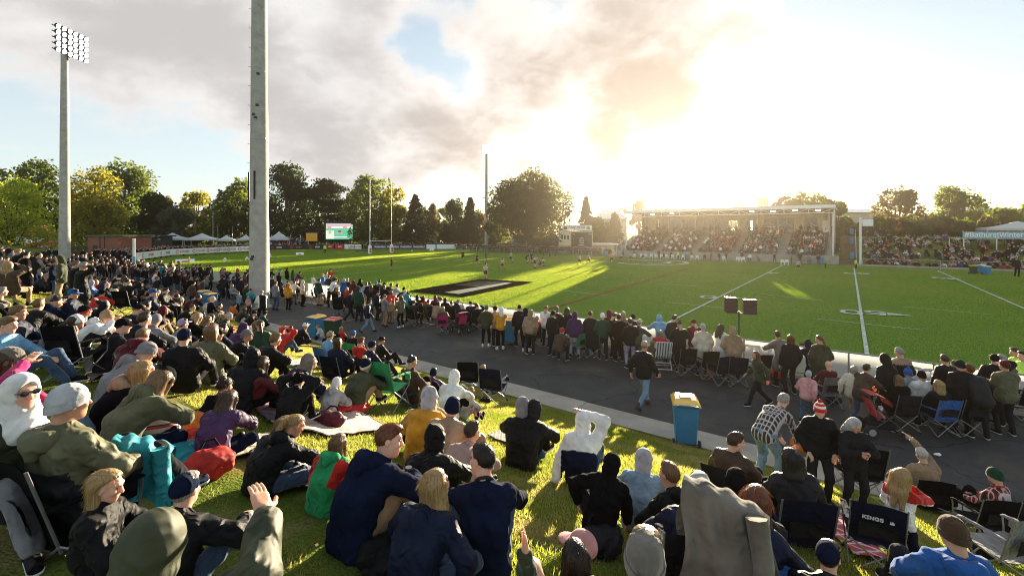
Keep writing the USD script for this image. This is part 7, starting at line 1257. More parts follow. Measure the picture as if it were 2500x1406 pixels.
q_ = at(1775, 1215, 2.75); x_ = chair('charcoal', (q_[0] - .08, q_[1] + .27, float(ground_z(*st_of(q_[0], q_[1] + .3)))), -.25, 'grey folding chair under the big taupe draped coat', .80); draped(1772, 1204, 2.75, -.30, 'big taupe coat draped over a chair back in the foreground', cloth('taupe'), .48, .60)
pp(1796, 1168, 'knees', 'black', 'black', 'beanie', 'black', 'jacket', -30, 3.4); pp(1706, 1186, 'cross_leg', 'navy', 'charcoal', 'cap', 'silver', 'jacket', -20, 3.0); pp(1848, 1215, 'cross_leg', 'navy', 'denim', 'bob', 'red', 'jacket', -40, 3.1); pp(1893, 1288, 'cross_phone', 'blue', 'navy', 'hood', 'navy', 'jacket', -30, 3.5, keep=1, hoodmat=cloth('navy'))
# right part of the bank
pp(1797, 1053, 'low', 'brown', 'charcoal', 'short', 'brown', 'raincoat', -45, 4.9, ch='charcoal', dz=-.1, ps=dict(hyaw=40), skin=2); pp(1911, 962, 'bend', 'grey', 'faded', 'short', 'grey', 'shirt', -62, 6.4, topmat=PL_SHIRT, skin=2); pp(2002, 984, 'pocket', 'black', 'charcoal', 'pom', 'red', 'jacket', 165, 5.8, size=.9, hatmat=stripes('red_white_band', 14.0, None, None, [(0, (.5, .03, .02)), (.5, (.7, .68, .66))]), cuffmat=cloth('red'), hp=24); pp(2087, 1024, 'phone', 'charcoal', 'charcoal', 'hood', 'silver', 'parka', 170, 5.6, size=.78, hoodmat=cloth('silver'), topmat=cloth('charcoal')); blob_bag(1960, 1170, 'orange and grey jacket held over the chair', 'orange', (.16, .11, .2), .3, 'jacket_bundle', 'jacket', strap=False, lift=.5)
chair_at(2090, 1215, 'black', 'black folding chair with rounded back in front of the child in the grey hood', -10, 1.05)
pp(1930, 1094, 'low', 'charcoal', 'black', 'long', 'dark', 'jacket', -10, 4.5, ch='navy', dz=-.1); pp(2250, 1094, 'low_brow', 'tan', 'charcoal', 'short', 'white', 'jacket', -20, 4.7, ch='black', dz=-.1, skin=2, ps=dict(hr=(-.05, .30, 1.12))); pp(2428, 1140, 'low', 'red', 'black', 'beanie', 'bottle', 'shirt', 10, 4.3, topmat=PL_REDSHIRT, ch='charcoal', dz=-.1); J_cup = pp(2205, 1144, 'eat', 'red', 'navy', 'long', 'blonde', 'jumper', -66, 3.75, kid=True, skin=2, split=(two(lambda a, b, c: (c < -.12)), cloth('white'), 'white_panel'))
g = ray_ground(2130, 1380); chair('navy', g, face_to(g[0], g[1], *FOCUS) - .5, 'blue folding chair with lettering and a white crown beside the red tartan rug', .80, mark='KINGS'); pp(2326, 1264, 'low', 'blue', 'charcoal', 'beanie', 'brown', 'hoodie', -16, 3.3, ch='navy', dz=-.1, collar=True, keep=1); pp(2022, 1310, 'knees', 'black', 'charcoal', 'cap', 'navy', 'jacket', -30, 3.0, skin=2, keep=1); chair_at(2400, 1330, 'black', 'dark empty folding chair behind the blue hoodie', -10, .8); chair_at(2450, 1420, 'grey', 'grey folding chair cut by the right edge', 0, .9)
def b_cup(x_): obj('cup', tube([(0, 0, -.05), (0, 0, .05)], [.03, .042], 12), M_yellow, x_, smooth=40); obj('rim', tube([(0, 0, .05), (0, 0, .054)], .045, 12), M_white, x_)
held(J_cup, 'l', 'cup', 'yellow paper cup of food held by the girl in the red and white jumper', 'cup', b_cup)
def b_phone(m): return lambda x_: (obj('case', rbox(-.036, .036, -.005, .005, -.07, .07, .004), m, x_), obj('screen', box(-.032, .032, -.007, -.0052, -.062, .062), M_steel, x_))
held(J_ph, 'r', 'phone', 'phone held by the woman with the blonde ponytail', 'phone', b_phone(M_dark)); held(J_ph2, 'r', 'phone', 'white phone held by the girl in the black beanie', 'phone', b_phone(M_white))
held(J_can, 'r', 'drink_can', 'dark drink can in the hand of the man with red hair', 'can', lambda x_: (obj('can', tube([(0, 0, -.06), (0, 0, .055), (0, 0, .062)], [.033, .033, .027], 14), M_dark, x_, smooth=40), obj('top', tube([(0, 0, .062), (0, 0, .064)], .027, 14), M_steel, x_)))
# ================================================================ ON THE PATH AND AT THE RAIL
R = lambda px, py, po, top, legs, head, hc, ga, turn=0, **k: pp(px, py, po, top, legs, head, hc, ga, turn, path=1, **k)
Fy = lambda px, py, fy, po, top, legs, head, hc, ga, turn=0, **k: pp(px, py, po, top, legs, head, hc, ga, turn, fy=fy, **k)
Fy(640, 708, 790, 'eat', 'black', 'black', 'short', 'grey', 'jacket', 60, split=(two(lambda a, b, c: np.abs(a) > .16), cloth('white', 'shell'), 'white_sleeve')); Fy(673, 687, 757, 'pocket', 'grey', 'denim', 'short', 'brown', 'jacket', 0); Fy(703, 692, 756, 'pocket', 'yellow', 'black', 'hood', 'orange', 'jacket', 10, hoodmat=cloth('orange'), topmat=cloth('mustard')); Fy(803, 704, 749, 'stand', 'black', 'charcoal', 'cap', 'navy', 'jumper', 160)
Fy(583, 712, 765, 'stand', 'faded', 'black', 'short', 'fair', 'jacket', 170); Fy(607, 722, 768, 'stand', 'pink', 'charcoal', 'long', 'blonde', 'jumper', 10)
for k, (px, py, top, hd, hc, po, tr) in enumerate(((664, 655, 'charcoal', 'short', 'dark', 'rail', 0), (685, 657, 'silver', 'beanie', 'teal', 'rail', -30), (703, 654, 'black', 'beanie', 'bottle', 'stand', 0), (716, 659, 'bottle', 'hood', 'bottle', 'stand', -20), (733, 663, 'purple', 'short', 'dark', 'rail', -20), (764, 672, 'white', 'short', 'blonde', 'chair', 0), (788, 668, 'blue', 'beanie', 'mustard', 'stand', -10), (797, 664, 'silver', 'short', 'fair', 'stand', 0), (808, 657, 'red', 'bun', 'dark', 'point', -30), (804, 672, 'black', 'short', 'dark', 'stand', 10), (817, 676, 'olive', 'hood', 'olive', 'brow', -10), (838, 679, 'blue', 'short', 'white', 'stand', 0), (849, 679, 'navy', 'short', 'grey', 'stand', 10), (863, 683, 'maroon', 'bob', 'red', 'stand', 0), (880, 681, 'black', 'hood', 'black', 'stand', -10), (893, 688, 'lilac', 'short', 'fair', 'rail', 0), (904, 688, 'navy', 'short', 'dark', 'pocket', 10), (917, 686, 'black', 'beanie', 'teal', 'pocket', 0), (929, 685, 'bottle', 'short', 'dark', 'rail', -10), (939, 690, 'charcoal', 'hood', 'charcoal', 'pocket', 0), (954, 691, 'bottle', 'short', 'dark', 'rail', -30), (971, 693, 'silver', 'short', 'dark', 'rail', -35))):
    R(px, py, po, top, ('black', 'denim', 'charcoal', 'tan')[k % 4], hd, hc, ('jacket', 'hoodie', 'parka')[k % 3], tr)
Fy(855, 709, 782, 'walk', 'black', 'charcoal', 'short', 'dark', 'jacket', -20); Fy(876, 699, 784, 'pocket', 'bottle', 'charcoal', 'hood', 'bottle', 'parka', 0); Fy(900, 734, 812, 'walk', 'navy', 'faded', 'short', 'dark', 'jacket', -60); Fy(939, 721, 797, 'phone', 'grey', 'tan', 'pony', 'dark', 'jumper', -40, shawl=False); Fy(978, 721, 800, 'eat', 'khaki', 'black', 'long', 'red', 'jacket', 60, split=(two(lambda a, b, c: (b > .05) & (np.abs(a) < .08)), cloth('white'), 'white_shirt'), shoes='white'); Fy(954, 730, 790, 'stand', 'tan', 'tan', 'short', 'fair', 'jacket', -10)
for k, (px, py, top, hd, hc, ch) in enumerate(((998, 722, 'navy', 'beanie', 'maroon', 'green'), (1018, 722, 'black', 'hood', 'black', 'black'), (1033, 722, 'red', 'hood', 'red', 'black'), (1046, 731, 'brown', 'short', 'brown', None), (1062, 722, 'maroon', 'hood', 'tan', 'black'), (1070, 735, 'tan', 'beanie', 'cream', None), (1086, 728, 'black', 'hood', 'black', 'charcoal'), (1101, 735, 'black', 'short', 'dark', 'black'), (1119, 731, 'charcoal', 'beanie', 'grey', None), (1131, 742, 'black', 'bob', 'white', 'charcoal'), (1150, 736, 'navy', 'cap', 'black', 'navy'), (1166, 741, 'black', 'bun', 'dark', 'black'), (1082, 748, 'olive', 'bob', 'blonde', 'magenta'), (1010, 734, 'charcoal', 'short', 'dark', 'black'))):
    R(px, py, ('chair', 'chair_fwd', 'chair_brow')[(k * 2) % 3 if k not in (4, 11) else 2], top, 'charcoal', hd, hc, 'jacket', (k * 37) % 30 - 15, ch=ch)
R(1188, 745, 'pocket', 'khaki', 'black', 'beanie', 'khaki', 'hoodie', 0, topmat=cloth('olive'), shoes='white', collar=True); R(1223, 749, 'eat', 'mustard', 'black', 'hood', 'white', 'jumper', 10, hoodmat=cloth('white'), shoes='white'); R(1208, 747, 'rail', 'tan', 'charcoal', 'cap', 'black', 'jacket', 20); R(1268, 744, 'stand', 'black', 'black', 'cap', 'black', 'jacket', 15); R(1284, 752, 'pocket', 'navy', 'black', 'hood', 'navy', 'hoodie', -8, shoes='white'); R(1296, 756, 'stand', 'tan', 'charcoal', 'hood', 'tan', 'jacket', 0); R(1311, 771, 'chair', 'red', 'charcoal', 'short', 'grey', 'jacket', -10, ch='bottle')
R(1333, 747, 'phone', 'white', 'black', 'short', 'fair', 'jacket', -30); R(1358, 747, 'stand', 'khaki', 'charcoal', 'hood', 'khaki', 'jacket', -10); R(1351, 759, 'brow', 'black', 'navy', 'cap', 'black', 'jacket', -40); R(1384, 750, 'pocket', 'black', 'charcoal', 'long', 'brown', 'jacket', 0); R(1404, 761, 'stand', 'purple', 'lilac', 'hood', 'purple', 'hoodie', -12); R(1441, 760, 'pocket', 'charcoal', 'charcoal', 'bun', 'brown', 'long coat', -6); R(1471, 764, 'pocket', 'bottle', 'charcoal', 'beanie', 'white', 'jacket', -10); R(1487, 757, 'stand', 'maroon', 'charcoal', 'hood', 'maroon', 'hoodie', -20); R(1500, 764, 'phone', 'black', 'charcoal', 'short', 'brown', 'jacket', -60); R(1521, 761, 'stand', 'tan', 'charcoal', 'hood', 'tan', 'jacket', 0); R(1511, 767, 'pocket', 'brown', 'black', 'short', 'dark', 'jacket', 5, topmat=cloth('black')); R(1538, 777, 'pocket', 'black', 'lilac', 'short', 'brown', 'jacket', 0, legmat=cloth('lilac')); R(1546, 767, 'stand', 'navy', 'charcoal', 'beanie', 'black', 'jacket', -8); R(1561, 779, 'rail', 'olive', 'denim', 'cap', 'silver', 'jacket', -35); R(1373, 800, 'chair_fwd', 'brown', 'charcoal', 'cap', 'red', 'jacket', -30)
R(1609, 768, 'rail', 'sky', 'denim', 'hood', 'sky', 'hoodie', -6); R(1647, 769, 'stand', 'charcoal', 'denim', 'short', 'brown', 'jacket', -30); R(1659, 785, 'phone', 'black', 'charcoal', 'bun', 'brown', 'jacket', -10); R(1612, 806, 'chair', 'red', 'charcoal', 'bob', 'blonde', 'jacket', -20, ch='white'); R(1653, 812, 'chair', 'navy', 'charcoal', 'beanie', 'red', 'jacket', 10); J = R(1694, 781, 'phone', 'maroon', 'faded', 'cap', 'maroon', 'hoodie', 0, legmat=cloth('lilac'), collar=False); R(1716, 790, 'pocket', 'cream', 'charcoal', 'beanie', 'silver', 'long coat', -10); R(1761, 793, 'phone', 'white', 'black', 'beanie', 'black', 'long coat', -70, hairstyle='long'); R(1788, 797, 'pocket', 'tan', 'black', 'hood', 'tan', 'long coat', -30)
def badge(J):
    M = np.eye(4); M[:3, :3] = J['R1']; b = J['C'] - J['R1'][:, 2] * .17 - J['R1'][:, 1] * .155; rg = trimesh.creation.annulus(.085, .10, .006, sections=28); M2 = frame(J['R1'][:, 2], -J['R1'][:, 1], b); p = obj('back_print', placed(rg, M2), M_white, J['M'])
    for w, zz in ((.12, .03), (.14, -.03)): obj('print_line', placed(box(-w / 2, w / 2, zz - .014, zz + .014, 0, .006), M2), M_white, p)
badge(J)
Fy(1572, 834, 995, 'walk', 'black', 'faded', 'cap', 'tan', 'jacket', -48, shoes='brown'); Fy(1592, 832, 922, 'walk2', 'brown', 'black', 'bob', 'fair', 'jacket', -70); Fy(1848, 858, 990, 'walk', 'brown', 'charcoal', 'long', 'red', 'jacket', 80, topmat=cloth('olive')); Fy(1972, 905, 1030, 'walk2', 'pink', 'denim', 'beanie', 'silver', 'puffer jacket', -55); Fy(2112, 889, 1040, 'push', 'brown', 'denim', 'cap', 'olive', 'jacket', -75); Fy(2084, 893, 1030, 'walk', 'cream', 'tan', 'bob', 'grey', 'puffer jacket', -60)
g = ray_ground(2150, 1062); person(g[0], g[1] + .02, .27, 'chair', face_to(0, 0, 1, .1) - .25, 'pink', 'pink', 'beanie', 'white', 'jacket', size=.62, kid=True, label='small child in pink lying in the moving pram', seed=5)
R(1898, 808, 'rail', 'grey', 'black', 'short', 'brown', 'long coat', 0, topmat=cloth('taupe')); R(1929, 817, 'stand', 'black', 'charcoal', 'bob', 'red', 'jacket', -6); R(1972, 829, 'rail', 'navy', 'charcoal', 'hood', 'navy', 'hoodie', -12, size=.9); R(1999, 819, 'pocket', 'khaki', 'charcoal', 'pony', 'red', 'long coat', -8, topmat=cloth('olive'))
R(2022, 880, 'chair', 'maroon', 'charcoal', 'bald', 'tan', 'jumper', -6, ch='grey', skin=2); R(2195, 849, 'pocket', 'black', 'charcoal', 'short', 'grey', 'jacket', -6, split=(two(lambda a, b, c: (c > -.1) & (b < .06)), cloth('tan', 'shell'), 'tan_yoke')); R(2158, 864, 'pocket', 'black', 'charcoal', 'hood', 'black', 'jacket', 8); R(2168, 889, 'chair', 'charcoal', 'charcoal', 'beanie', 'grey', 'jacket', -10, ch='charcoal'); R(2216, 899, 'chair', 'faded', 'denim', 'pom', 'blue', 'jacket', -20); R(2250, 905, 'chair', 'white', 'charcoal', 'beanie', 'black', 'jacket', -30); R(2283, 906, 'chair_fwd', 'charcoal', 'charcoal', 'short', 'dark', 'jacket', -40); R(2306, 866, 'pocket', 'black', 'charcoal', 'short', 'brown', 'puffer jacket', -6); R(2343, 879, 'stand', 'black', 'charcoal', 'beanie', 'charcoal', 'jacket', -20); R(2333, 879, 'chair', 'khaki', 'charcoal', 'beanie', 'khaki', 'jacket', 6); R(2366, 889, 'rail', 'charcoal', 'charcoal', 'short', 'red', 'jacket', -20); R(2191, 915, 'chair', 'black', 'charcoal', 'long', 'fair', 'parka', -10, fur=1, ch='charcoal'); R(2290, 927, 'chair', 'black', 'charcoal', 'long', 'blonde', 'jacket', -8, ch='blue'); R(2352, 925, 'chair', 'black', 'charcoal', 'beanie', 'black', 'jacket', -10, ch='black'); R(2428, 865, 'brow', 'black', 'charcoal', 'cap', 'black', 'jacket', -50); R(2446, 866, 'cross', 'khaki', 'charcoal', 'short', 'grey', 'jacket', -30); R(2452, 880, 'cross', 'khaki', 'charcoal', 'cap', 'maroon', 'puffer jacket', -20, topmat=cloth('khaki'))
for (px, py, c, lb, tn) in ((1725, 920, 'black', 'left half of a pair of dark folding chairs on the path behind the long coats', 0), (1672, 912, 'black', 'dark folding chair right of the striped deck chair', 0), (1757, 935, 'navy', 'empty navy folding chair in front of the white long coat', 10), (1795, 938, 'navy', 'empty navy folding chair in front of the tan long coat', -10), (1850, 930, 'black', 'empty black folding chair behind the walker in olive', 0), (1415, 868, 'green', 'empty lime green folding chair at the rail', 30), (1450, 872, 'charcoal', 'empty dark chair beside the lime green one', -20), (2430, 1000, 'maroon', 'maroon folding chair behind the khaki puffer jacket', 0), (2480, 1015, 'black', 'black folding chair at the right edge by the rail', 0), (1885, 905, 'charcoal', 'dark folding chair behind the grey long coat', 10), (1950, 905, 'maroon', 'maroon chair behind the person with red bob', 0), (1135, 800, 'charcoal', 'dark empty chair in the row at the rail', 10), (1060, 790, 'charcoal', 'dark empty chair behind the seated row', -10)):
    g = ray_ground(px, py); g[2] = .13; chair(c, g, face_to(g[0], g[1], *FOCUS) + math.radians(tn), lb)
# standing on the bank at the far left
pp(45, 607, 'brow', 'black', 'charcoal', 'short', 'blonde', 'jacket', -20, 17.5, snap=1); pp(62, 614, 'pocket', 'black', 'charcoal', 'short', 'dark', 'long coat', -10, 16.5, snap=1); pp(146, 624, 'hips', 'khaki', 'tan', 'hood', 'khaki', 'parka', 150, 16.2, snap=1, topmat=cloth('olive')); pp(204, 640, 'brow', 'black', 'charcoal', 'short', 'grey', 'puffer jacket', -20, 13.2, snap=1, long=.2); pp(186, 637, 'brow', 'black', 'charcoal', 'short', 'fair', 'jacket', -30, 14.5, snap=1); pp(8, 634, 'cross_leg', 'navy', 'charcoal', 'short', 'fair', 'jacket', -30, 10.5); pp(108, 640, 'chair', 'black', 'charcoal', 'beanie', 'black', 'jacket', -40, 11.5); pp(125, 660, 'low', 'black', 'charcoal', 'cap', 'black', 'jacket', -40, 8.6); pp(60, 655, 'cross_leg', 'black', 'charcoal', 'short', 'dark', 'jacket', -60, 8.8); pp(158, 668, 'cross_leg', 'teal', 'charcoal', 'short', 'fair', 'jumper', -40, 9.0, kid=True, dz=.4); pp(225, 683, 'low', 'blue', 'navy', 'beanie', 'silver', 'jacket', -30, 7.4); pp(262, 690, 'low', 'black', 'charcoal', 'beanie', 'pink', 'jacket', -10, 7.3, glasses=1); pp(290, 700, 'cross_phone', 'navy', 'denim', 'beanie', 'silver', 'jumper', -140, 7.6); pp(305, 696, 'cross_leg', 'teal', 'teal', 'hood', 'teal', 'hoodie', -20, 7.8); pp(338, 690, 'knees', 'white', 'charcoal', 'beanie', 'cream', 'jacket', -10, 7.6); pp(180, 705, 'low', 'navy', 'faded', 'cap', 'blue', 'jacket', -45, 6.4); pp(20, 770, 'low', 'sky', 'denim', 'short', 'fair', 'jumper', -60, 5.0)
# ================================================================ PLAYERS AND OFFICIALS
HOOPS = stripes('maroon_hoops', 9.0, None, None, [(0, (.70, .68, .66)), (.5, (.09, .012, .03))])
def player(px, py, fy, po, dark, lb, turn=0, **k): return Fy(px, py, fy, po, 'navy' if dark else 'white', 'navy' if dark else 'white', 'short', ('dark', 'brown', 'fair')[px % 3], 'jersey', turn, topmat=cloth('charcoal') if dark else HOOPS, legmat=cloth('black' if dark else 'maroon'), shorts=True, bare=True, look=(12, 75), label=lb, **k)
for e in ((955, 628, 661, 'stand', 1, 'lone player in dark kit standing below the goal posts', 160), (1130, 611, 638, 'run', 1, 'dark kit player running, leftmost near the far touchline', -60), (1165, 619, 648, 'run', 1, 'dark kit player jogging between two others left of midfield', -40), (1187, 614, 640, 'stand', 1, 'dark kit player standing above the hooped player by the painted sign', 0), (1185, 642, 683, 'stand', 0, 'hooped player standing at the edge of the dark painted sign', 0), (1227, 630, 659, 'run', 0, 'hooped player running left of the tackle', -40), (1247, 615, 642, 'run', 0, 'hooped player running behind, left of the pair in dark kit', -60), (1289, 617, 643, 'ready', 1, 'left player of the dark pair beside the tackle', -40), (1297, 615, 642, 'stand', 1, 'right player of the dark pair beside the tackle', -60), (1309, 625, 655, 'bend', 0, 'hooped player bending over the tackle', -20), (1318, 636, 652, 'crouch', 1, 'dark kit player low in the tackle', 40), (1326, 629, 650, 'ready', 0, 'hooped player leaning in at the right of the tackle', 80), (1328, 614, 631, 'stand', 1, 'dark kit player standing behind the tackle', 60), (1343, 614, 632, 'run', 1, 'dark kit player right behind the tackle', 60), (1356, 616, 631, 'stand', 1, 'farthest dark kit player right of the tackle', 90), (1415, 620, 649, 'run', 0, 'hooped player running in sunlight, left of two right of the tackle', 70), (1437, 620, 647, 'run', 0, 'hooped player running in sunlight, right of two right of the tackle', 70), (1517, 616, 640, 'run', 0, 'hooped player near the far touchline below the stand edge', 80), (1539, 616, 637, 'stand', 0, 'hooped player standing far right below the grandstand', 90), (1570, 615, 634, 'stand', 0, 'rightmost hooped player before the grandstand wall', 60), (1949, 634, 662, 'stand', 0, 'hooped player alone at the right near the stairway', 100)): player(*e)
Fy(1493, 615, 646, 'run', 'pink', 'charcoal', 'short', 'dark', 'jersey', 60, label='referee in pink shirt running right of midfield', shorts=True, bare=True); Fy(793, 597, 618, 'stand', 'hivis', 'black', 'short', 'dark', 'jacket', 180, label='touch judge in lime shirt by the red boards'); Fy(2037, 619, 643, 'pocket', 'hivis', 'black', 'short', 'dark', 'jacket', 180, label='steward in lime vest at the end of the stand wall'); Fy(2090, 632, 656, 'pocket', 'hivis', 'black', 'cap', 'black', 'jacket', 180, label='steward in lime vest at the foot of the pale pole'); Fy(2482, 628, 675, 'stand', 'black', 'black', 'short', 'dark', 'jacket', 90, label='person in black standing at the right edge below the bank'); 
pp(2478, 849, 'stand', 'hivis', 'black', 'short', 'brown', 'jersey', 70, label='official in lime shirt just inside the rail, farther from the edge', t0=18.2); pp(2496, 868, 'stand', 'hivis', 'black', 'short', 'dark', 'jersey', 70, label='official in lime shirt cut by the right picture edge', t0=18.2)
Fy(2015, 640, 655, 'stand', 'bottle', 'black', 'short', 'dark', 'jacket', 180, label='left one of two people in dark green by the stand wall'); Fy(1655, 612, 634, 'stand', 'hivis', 'black', 'cap', 'black', 'jacket', 180, label='official in lime standing behind the white chairs', size=1)
# ================================================================ LEFT CROWD: single people in the order of distance
rc = random.Random(21); placed_xy = [np.array(p[0].GetAttribute('xformOp:translate').Get())[:2] for p in PEOPLE]
TOPS = ['black', 'black', 'navy', 'charcoal', 'black', 'olive', 'grey', 'bottle', 'navy', 'black', 'charcoal', 'white', 'red', 'navy', 'tan', 'maroon', 'black', 'cream', 'teal', 'charcoal', 'khaki', 'brown']; HEADS = [('short', 'brown'), ('short', 'dark'), ('beanie', 'black'), ('beanie', 'grey'), ('cap', 'navy'), ('cap', 'black'), ('hood', 'black'), ('long', 'blonde'), ('long', 'brown'), ('bob', 'fair'), ('pony', 'brown'), ('short', 'fair'), ('beanie', 'red'), ('short', 'grey'), ('pom', 'navy'), ('beanie', 'cream'), ('bun', 'dark'), ('cap', 'red')]
def fill(n, s0, s1, t0, t1, poses, gap, chairs=.0, pxmin=-15, pxmax=650, turn=35):
    tries = 0; made = 0
    while made < n and tries < 6000:
        tries += 1; s, t = rc.uniform(s0, s1), rc.uniform(t0, t1); q = ST(s, t); px = CX + F * q[0] / q[1] if q[1] > 1 else -999
        if not (pxmin < px < pxmax) or any(np.hypot(*(q - p)) < gap for p in placed_xy): continue
        z = float(ground_z(s, t)); z = max(z, .13) if t > T_PATH else z; po = rc.choice(poses); tp = rc.choice(TOPS); hd, hc = rc.choice(HEADS); kid = rc.random() < .1; d = math.hypot(*q)
        if abs(px - 633) < 22 and d > 28: continue
        py = CY + F * (CAMZ - z - (1.0 if t < T_BANK else 1.6)) / q[1]; yaw = face_to(q[0], q[1], *FOCUS) + math.radians(rc.uniform(-turn, turn)); ch = rc.choice(['black', 'navy', 'charcoal', 'blue', 'bottle']) if po.startswith('chair') and rc.random() < chairs else None
        _fin(ch, 1.0, q[0], q[1], z, po, yaw, tp, rc.choice(['black', 'charcoal', 'denim', 'navy', 'tan']), hd, hc, rc.choice(['jacket', 'hoodie', 'jumper', 'jacket', 'puffer jacket']), kid=kid, at=(px, py), size=rc.uniform(.93, 1.05)); placed_xy.append(q); made += 1
    return made
fill(44, 12, 62, 1.5, 10.3, ['knees', 'cross_leg', 'legs_out', 'chair', 'low', 'knees_brow', 'prop', 'cross_phone', 'chair_brow'], .95, .8, -15, 590)
fill(26, 4.5, 15, 1.2, 10.2, ['knees', 'cross_leg', 'legs_out', 'low', 'prop', 'cross_phone', 'side_sit'], .85, .8, -15, 640)
fill(34, 14, 44, 14.5, 17.3, ['stand', 'pocket', 'rail', 'chair', 'chair', 'phone'], .62, 1.0, 560, 1000, 40)
fill(50, 24, 66, 12.0, 17.3, ['stand', 'pocket', 'walk', 'walk2', 'phone', 'brow', 'cross', 'stand', 'chair'], .8, 1.0, 60, 640, 70)
# ================================================================ DISTANT CROWD
def crowd_proto(po, top, hc, legs, k):
    rr = np.random.default_rng(300 + k); J = skeleton(pose(po, rr)); gt = garment_top(J, .085, rr, .03); gl = garment_legs(J, .085, rr); hd = trimesh.creation.icosphere(1, .125); hd.vertices *= [.85, 1, 1.1]; hd = move(hd, J['head'][:3, 3]); hr_ = trimesh.creation.icosphere(1, .135); hr_.vertices *= [.88, 1, .9]; hr_ = move(hr_, J['head'][:3, 3] + [0, -.035, .045])
    return (f'figure_{k}', [('top', gt, cloth(top)), ('trousers', gl, cloth(legs)), ('head', hd, skin_mat(0)), ('hair', hr_, hair_mat(hc) if hc in HAIR else cloth(hc))], None)
sit = [('knees', 'black', 'dark', 'charcoal'), ('knees', 'navy', 'brown', 'denim'), ('cross_leg', 'red', 'fair', 'charcoal'), ('knees', 'white', 'dark', 'denim'), ('cross_leg', 'charcoal', 'black', 'charcoal'), ('legs_out', 'grey', 'brown', 'navy'), ('knees', 'maroon', 'navy', 'charcoal'), ('cross_leg', 'blue', 'blonde', 'denim'), ('knees', 'pink', 'dark', 'black'), ('cross_leg', 'black', 'red', 'black'), ('knees', 'cream', 'grey', 'denim'), ('knees', 'bottle', 'dark', 'charcoal')]
std = [('stand', 'black', 'dark', 'charcoal'), ('pocket', 'navy', 'brown', 'denim'), ('stand', 'grey', 'black', 'charcoal'), ('pocket', 'charcoal', 'fair', 'charcoal'), ('cross', 'charcoal', 'dark', 'navy'), ('stand', 'black', 'brown', 'denim'), ('pocket', 'brown', 'black', 'charcoal'), ('stand', 'navy', 'dark', 'black')]
stu = [('chair', 'black', 'dark', 'charcoal'), ('chair', 'navy', 'brown', 'charcoal'), ('chair', 'red', 'dark', 'charcoal'), ('chair', 'grey', 'fair', 'denim'), ('chair', 'white', 'brown', 'charcoal'), ('chair', 'maroon', 'black', 'charcoal'), ('chair', 'brown', 'grey', 'charcoal'), ('chair', 'bottle', 'red', 'charcoal')]
PR = [crowd_proto(*a, k) for k, a in enumerate(sit + std + stu)]; nS, nT = len(sit), len(std)
pos, yw, sc, ids = [], [], [], []
def addp(x, y, z, yaw, i): pos.append((x, y, z)); yw.append(yaw); sc.append(rc.uniform(.88, 1.08)); ids.append(i)
seatI = lambda: rc.choice([0, 1, 4, 9, 0, 11, 2, 3, 5, 6, 7, 8, 10]); stI = lambda: nS + rc.choice([0, 1, 2, 3, 4, 5, 6, 7, 0, 1, 4]); chI = lambda: nS + nT + rc.randrange(len(stu)); toward = lambda x, y: face_to(x, y, 8, 55) + rc.uniform(-.5, .5)
for _ in range(640):                                   # right bank
    s, t = rc.uniform(-46, -2.2), 84.6 + 20 * rc.random() ** .9; q = ST(s, t)
    if abs(CX + F * q[0] / q[1] - 2300) < 300: addp(q[0], q[1], float(ground_z(s, t)) + .02, toward(*q), seatI() if rc.random() < .86 else stI())
for k in range(46): s = -2.5 - k * .8 + rc.uniform(-.3, .3); q = ST(s, 83.3 + rc.uniform(1.2, 2.0)); addp(q[0], q[1], .15, toward(*q), seatI())
for k in range(10):                                    # grandstand rows
    for s in np.arange(S0 + .5, S1 - .4, .56):
        a = ((s - S0 - .6) % 6.9)
        if a < 5.5 and rc.random() < .86: q = ST(s + rc.uniform(-.08, .08), 86.85 + k); addp(q[0], q[1], 1.2 + k * .35 - .04, toward(*q), chI())
for s in np.arange(S0, S1, 1.2):
    if rc.random() < .7: q = ST(s, 97.6); addp(q[0], q[1], 5.0 - .3, toward(*q), stI())
    if rc.random() < .55: q = ST(s + .4, 85.2 + rc.uniform(-.6, .4)); addp(q[0], q[1], 0, toward(*q) + rc.uniform(-1, 1), stI() if rc.random() < .6 else chI())
for _ in range(190):                                   # behind the corner fence, below the scoreboard
    px = rc.uniform(1110, 1490); y0 = np.interp(px, [1112, 1190, 1280, 1380, 1480], [122, 116, 110, 102, 93]) + rc.uniform(.6, 5.5); g = at(px, 600, y0); addp(g[0], g[1], 0, toward(g[0], g[1]), stI())
for _ in range(430):                                   # behind the orange logo boards and under the marquees
    px = rc.uniform(225, 640); y0 = np.interp(px, [220, 334, 420, 500, 575, 640], [76, 78, 93, 101, 109, 115]) + rc.uniform(.8, 15) * (1 if px > 330 else .8); g = at(px, 600, y0); addp(g[0], g[1], float(ground_z(*st_of(g[0], g[1]))), toward(g[0], g[1]), stI())
for _ in range(90):                                    # small seating stand and the path behind the dark boards
    u, v = rc.uniform(.02, .98), rc.randrange(7); a = c0 + (c1 - c0) * u; n_ = np.array([-(c1 - c0)[1], (c1 - c0)[0]]) / Ls; q = a[:2] + n_ * (v * .8 + .3); addp(q[0], q[1], .3 + v * .42 - .42 + (.0 if v else .1), toward(*q), chI())
for _ in range(70): px = rc.uniform(770, 1110); g = at(px, 600, 133 + rc.uniform(.5, 5)); addp(g[0], g[1], 0, toward(g[0], g[1]), stI())
for _ in range(150):                                   # farther part of the left bank and path
    s, t = rc.uniform(60, 92), rc.uniform(3, 17.5); q = ST(s, t); px = CX + F * q[0] / q[1]
    if -20 < px < 330: addp(q[0], q[1], float(ground_z(s, t)), toward(*q), (stI() if t > 11 or rc.random() < .35 else seatI()))
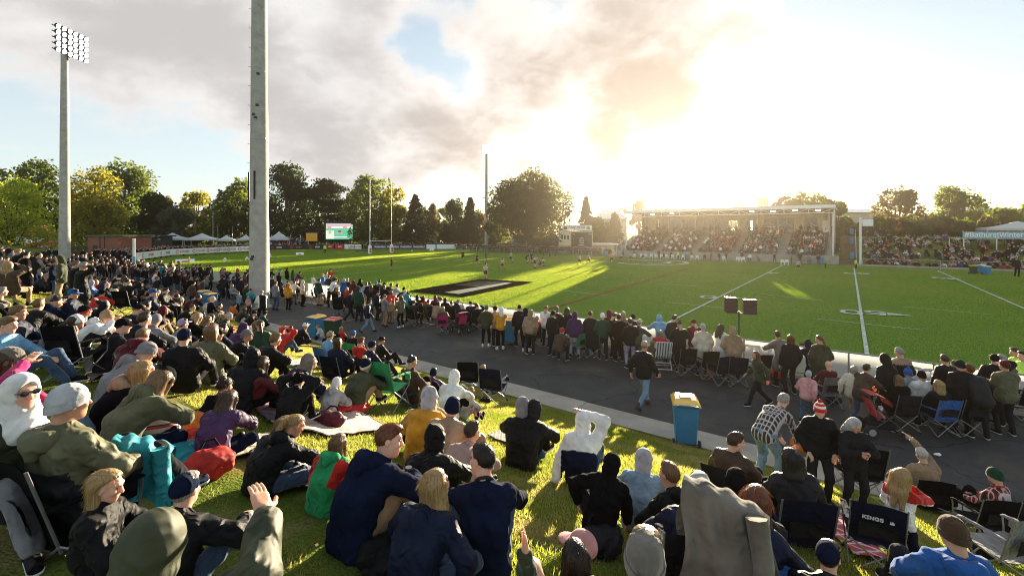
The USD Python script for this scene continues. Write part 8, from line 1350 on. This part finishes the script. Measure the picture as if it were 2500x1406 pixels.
for _ in range(170):                                   # between the single people of the left bank, farther up
    s, t = rc.uniform(26, 62), rc.uniform(1.5, 10.2); q = ST(s, t); px = CX + F * q[0] / q[1]
    if -20 < px < 560 and not any(np.hypot(*(q - p)) < .75 for p in placed_xy): placed_xy.append(q); addp(q[0], q[1], float(ground_z(s, t)), toward(*q), seatI() if rc.random() < .9 else stI())
for _ in range(150):
    s, t = rc.uniform(34, 70), rc.uniform(11.8, 17.4); q = ST(s, t); px = CX + F * q[0] / q[1]
    if 100 < px < 610 and not any(np.hypot(*(q - p)) < .6 for p in placed_xy): placed_xy.append(q); addp(q[0], q[1], .13, toward(*q), stI())
def leaves_down():
    rr = np.random.default_rng(77); n = 5200; s = rr.uniform(-14, 40, n); t = np.where(rr.random(n) < .72, rr.uniform(-.5, T_BANK, n), rr.uniform(T_BANK, T_FENCE - .3, n)); p = ST(s, t); z = np.where(t < T_BANK, bank_z(s, t) + .035, .165 * (t < T_PATH) + .138 * (t >= T_PATH)); ok = (p[:, 1] > .9) & (np.abs(p[:, 0]) < p[:, 1] * 1.25 + 1)
    pts = np.column_stack([p, z + .006])[ok]; m = leaf_cards(pts, .020, rr); v = m.vertices; c = np.repeat(pts, 4, 0); v[:, 2] = c[:, 2] + (v[:, 2] - c[:, 2]) * .35; m.vertices = v; obj('fallen_leaves', m, mat('dry_leaf', (.22, .13, .05), .9, var=.5, scale=3.0), label='dry leaves and crumbs scattered over the grass and path', cat='leaves', kind='stuff')
leaves_down()
instancer('distant_crowd', PR, pos, yw, sc, ids, label='dense crowd of small figures in the far stands, banks and behind the boards', cat='crowd', kind='stuff')
print('PEOPLE', len(PEOPLE), 'CROWD', len(pos))

# ================================================================ AIR: thin sunlit haze
hz_ = usdkit.material(stage, '/World/Looks/haze_air', {'v': ('principled_volume', dict(color=(1.0, .87, .70), density=HAZE, anisotropy=0.78))}, [], volume='v.volume')
obj('haze', box(-420, 420, -60, 560, -1.2, 33.5), hz_, label='thin sunlit haze over the whole ground', cat='haze', kind='stuff')
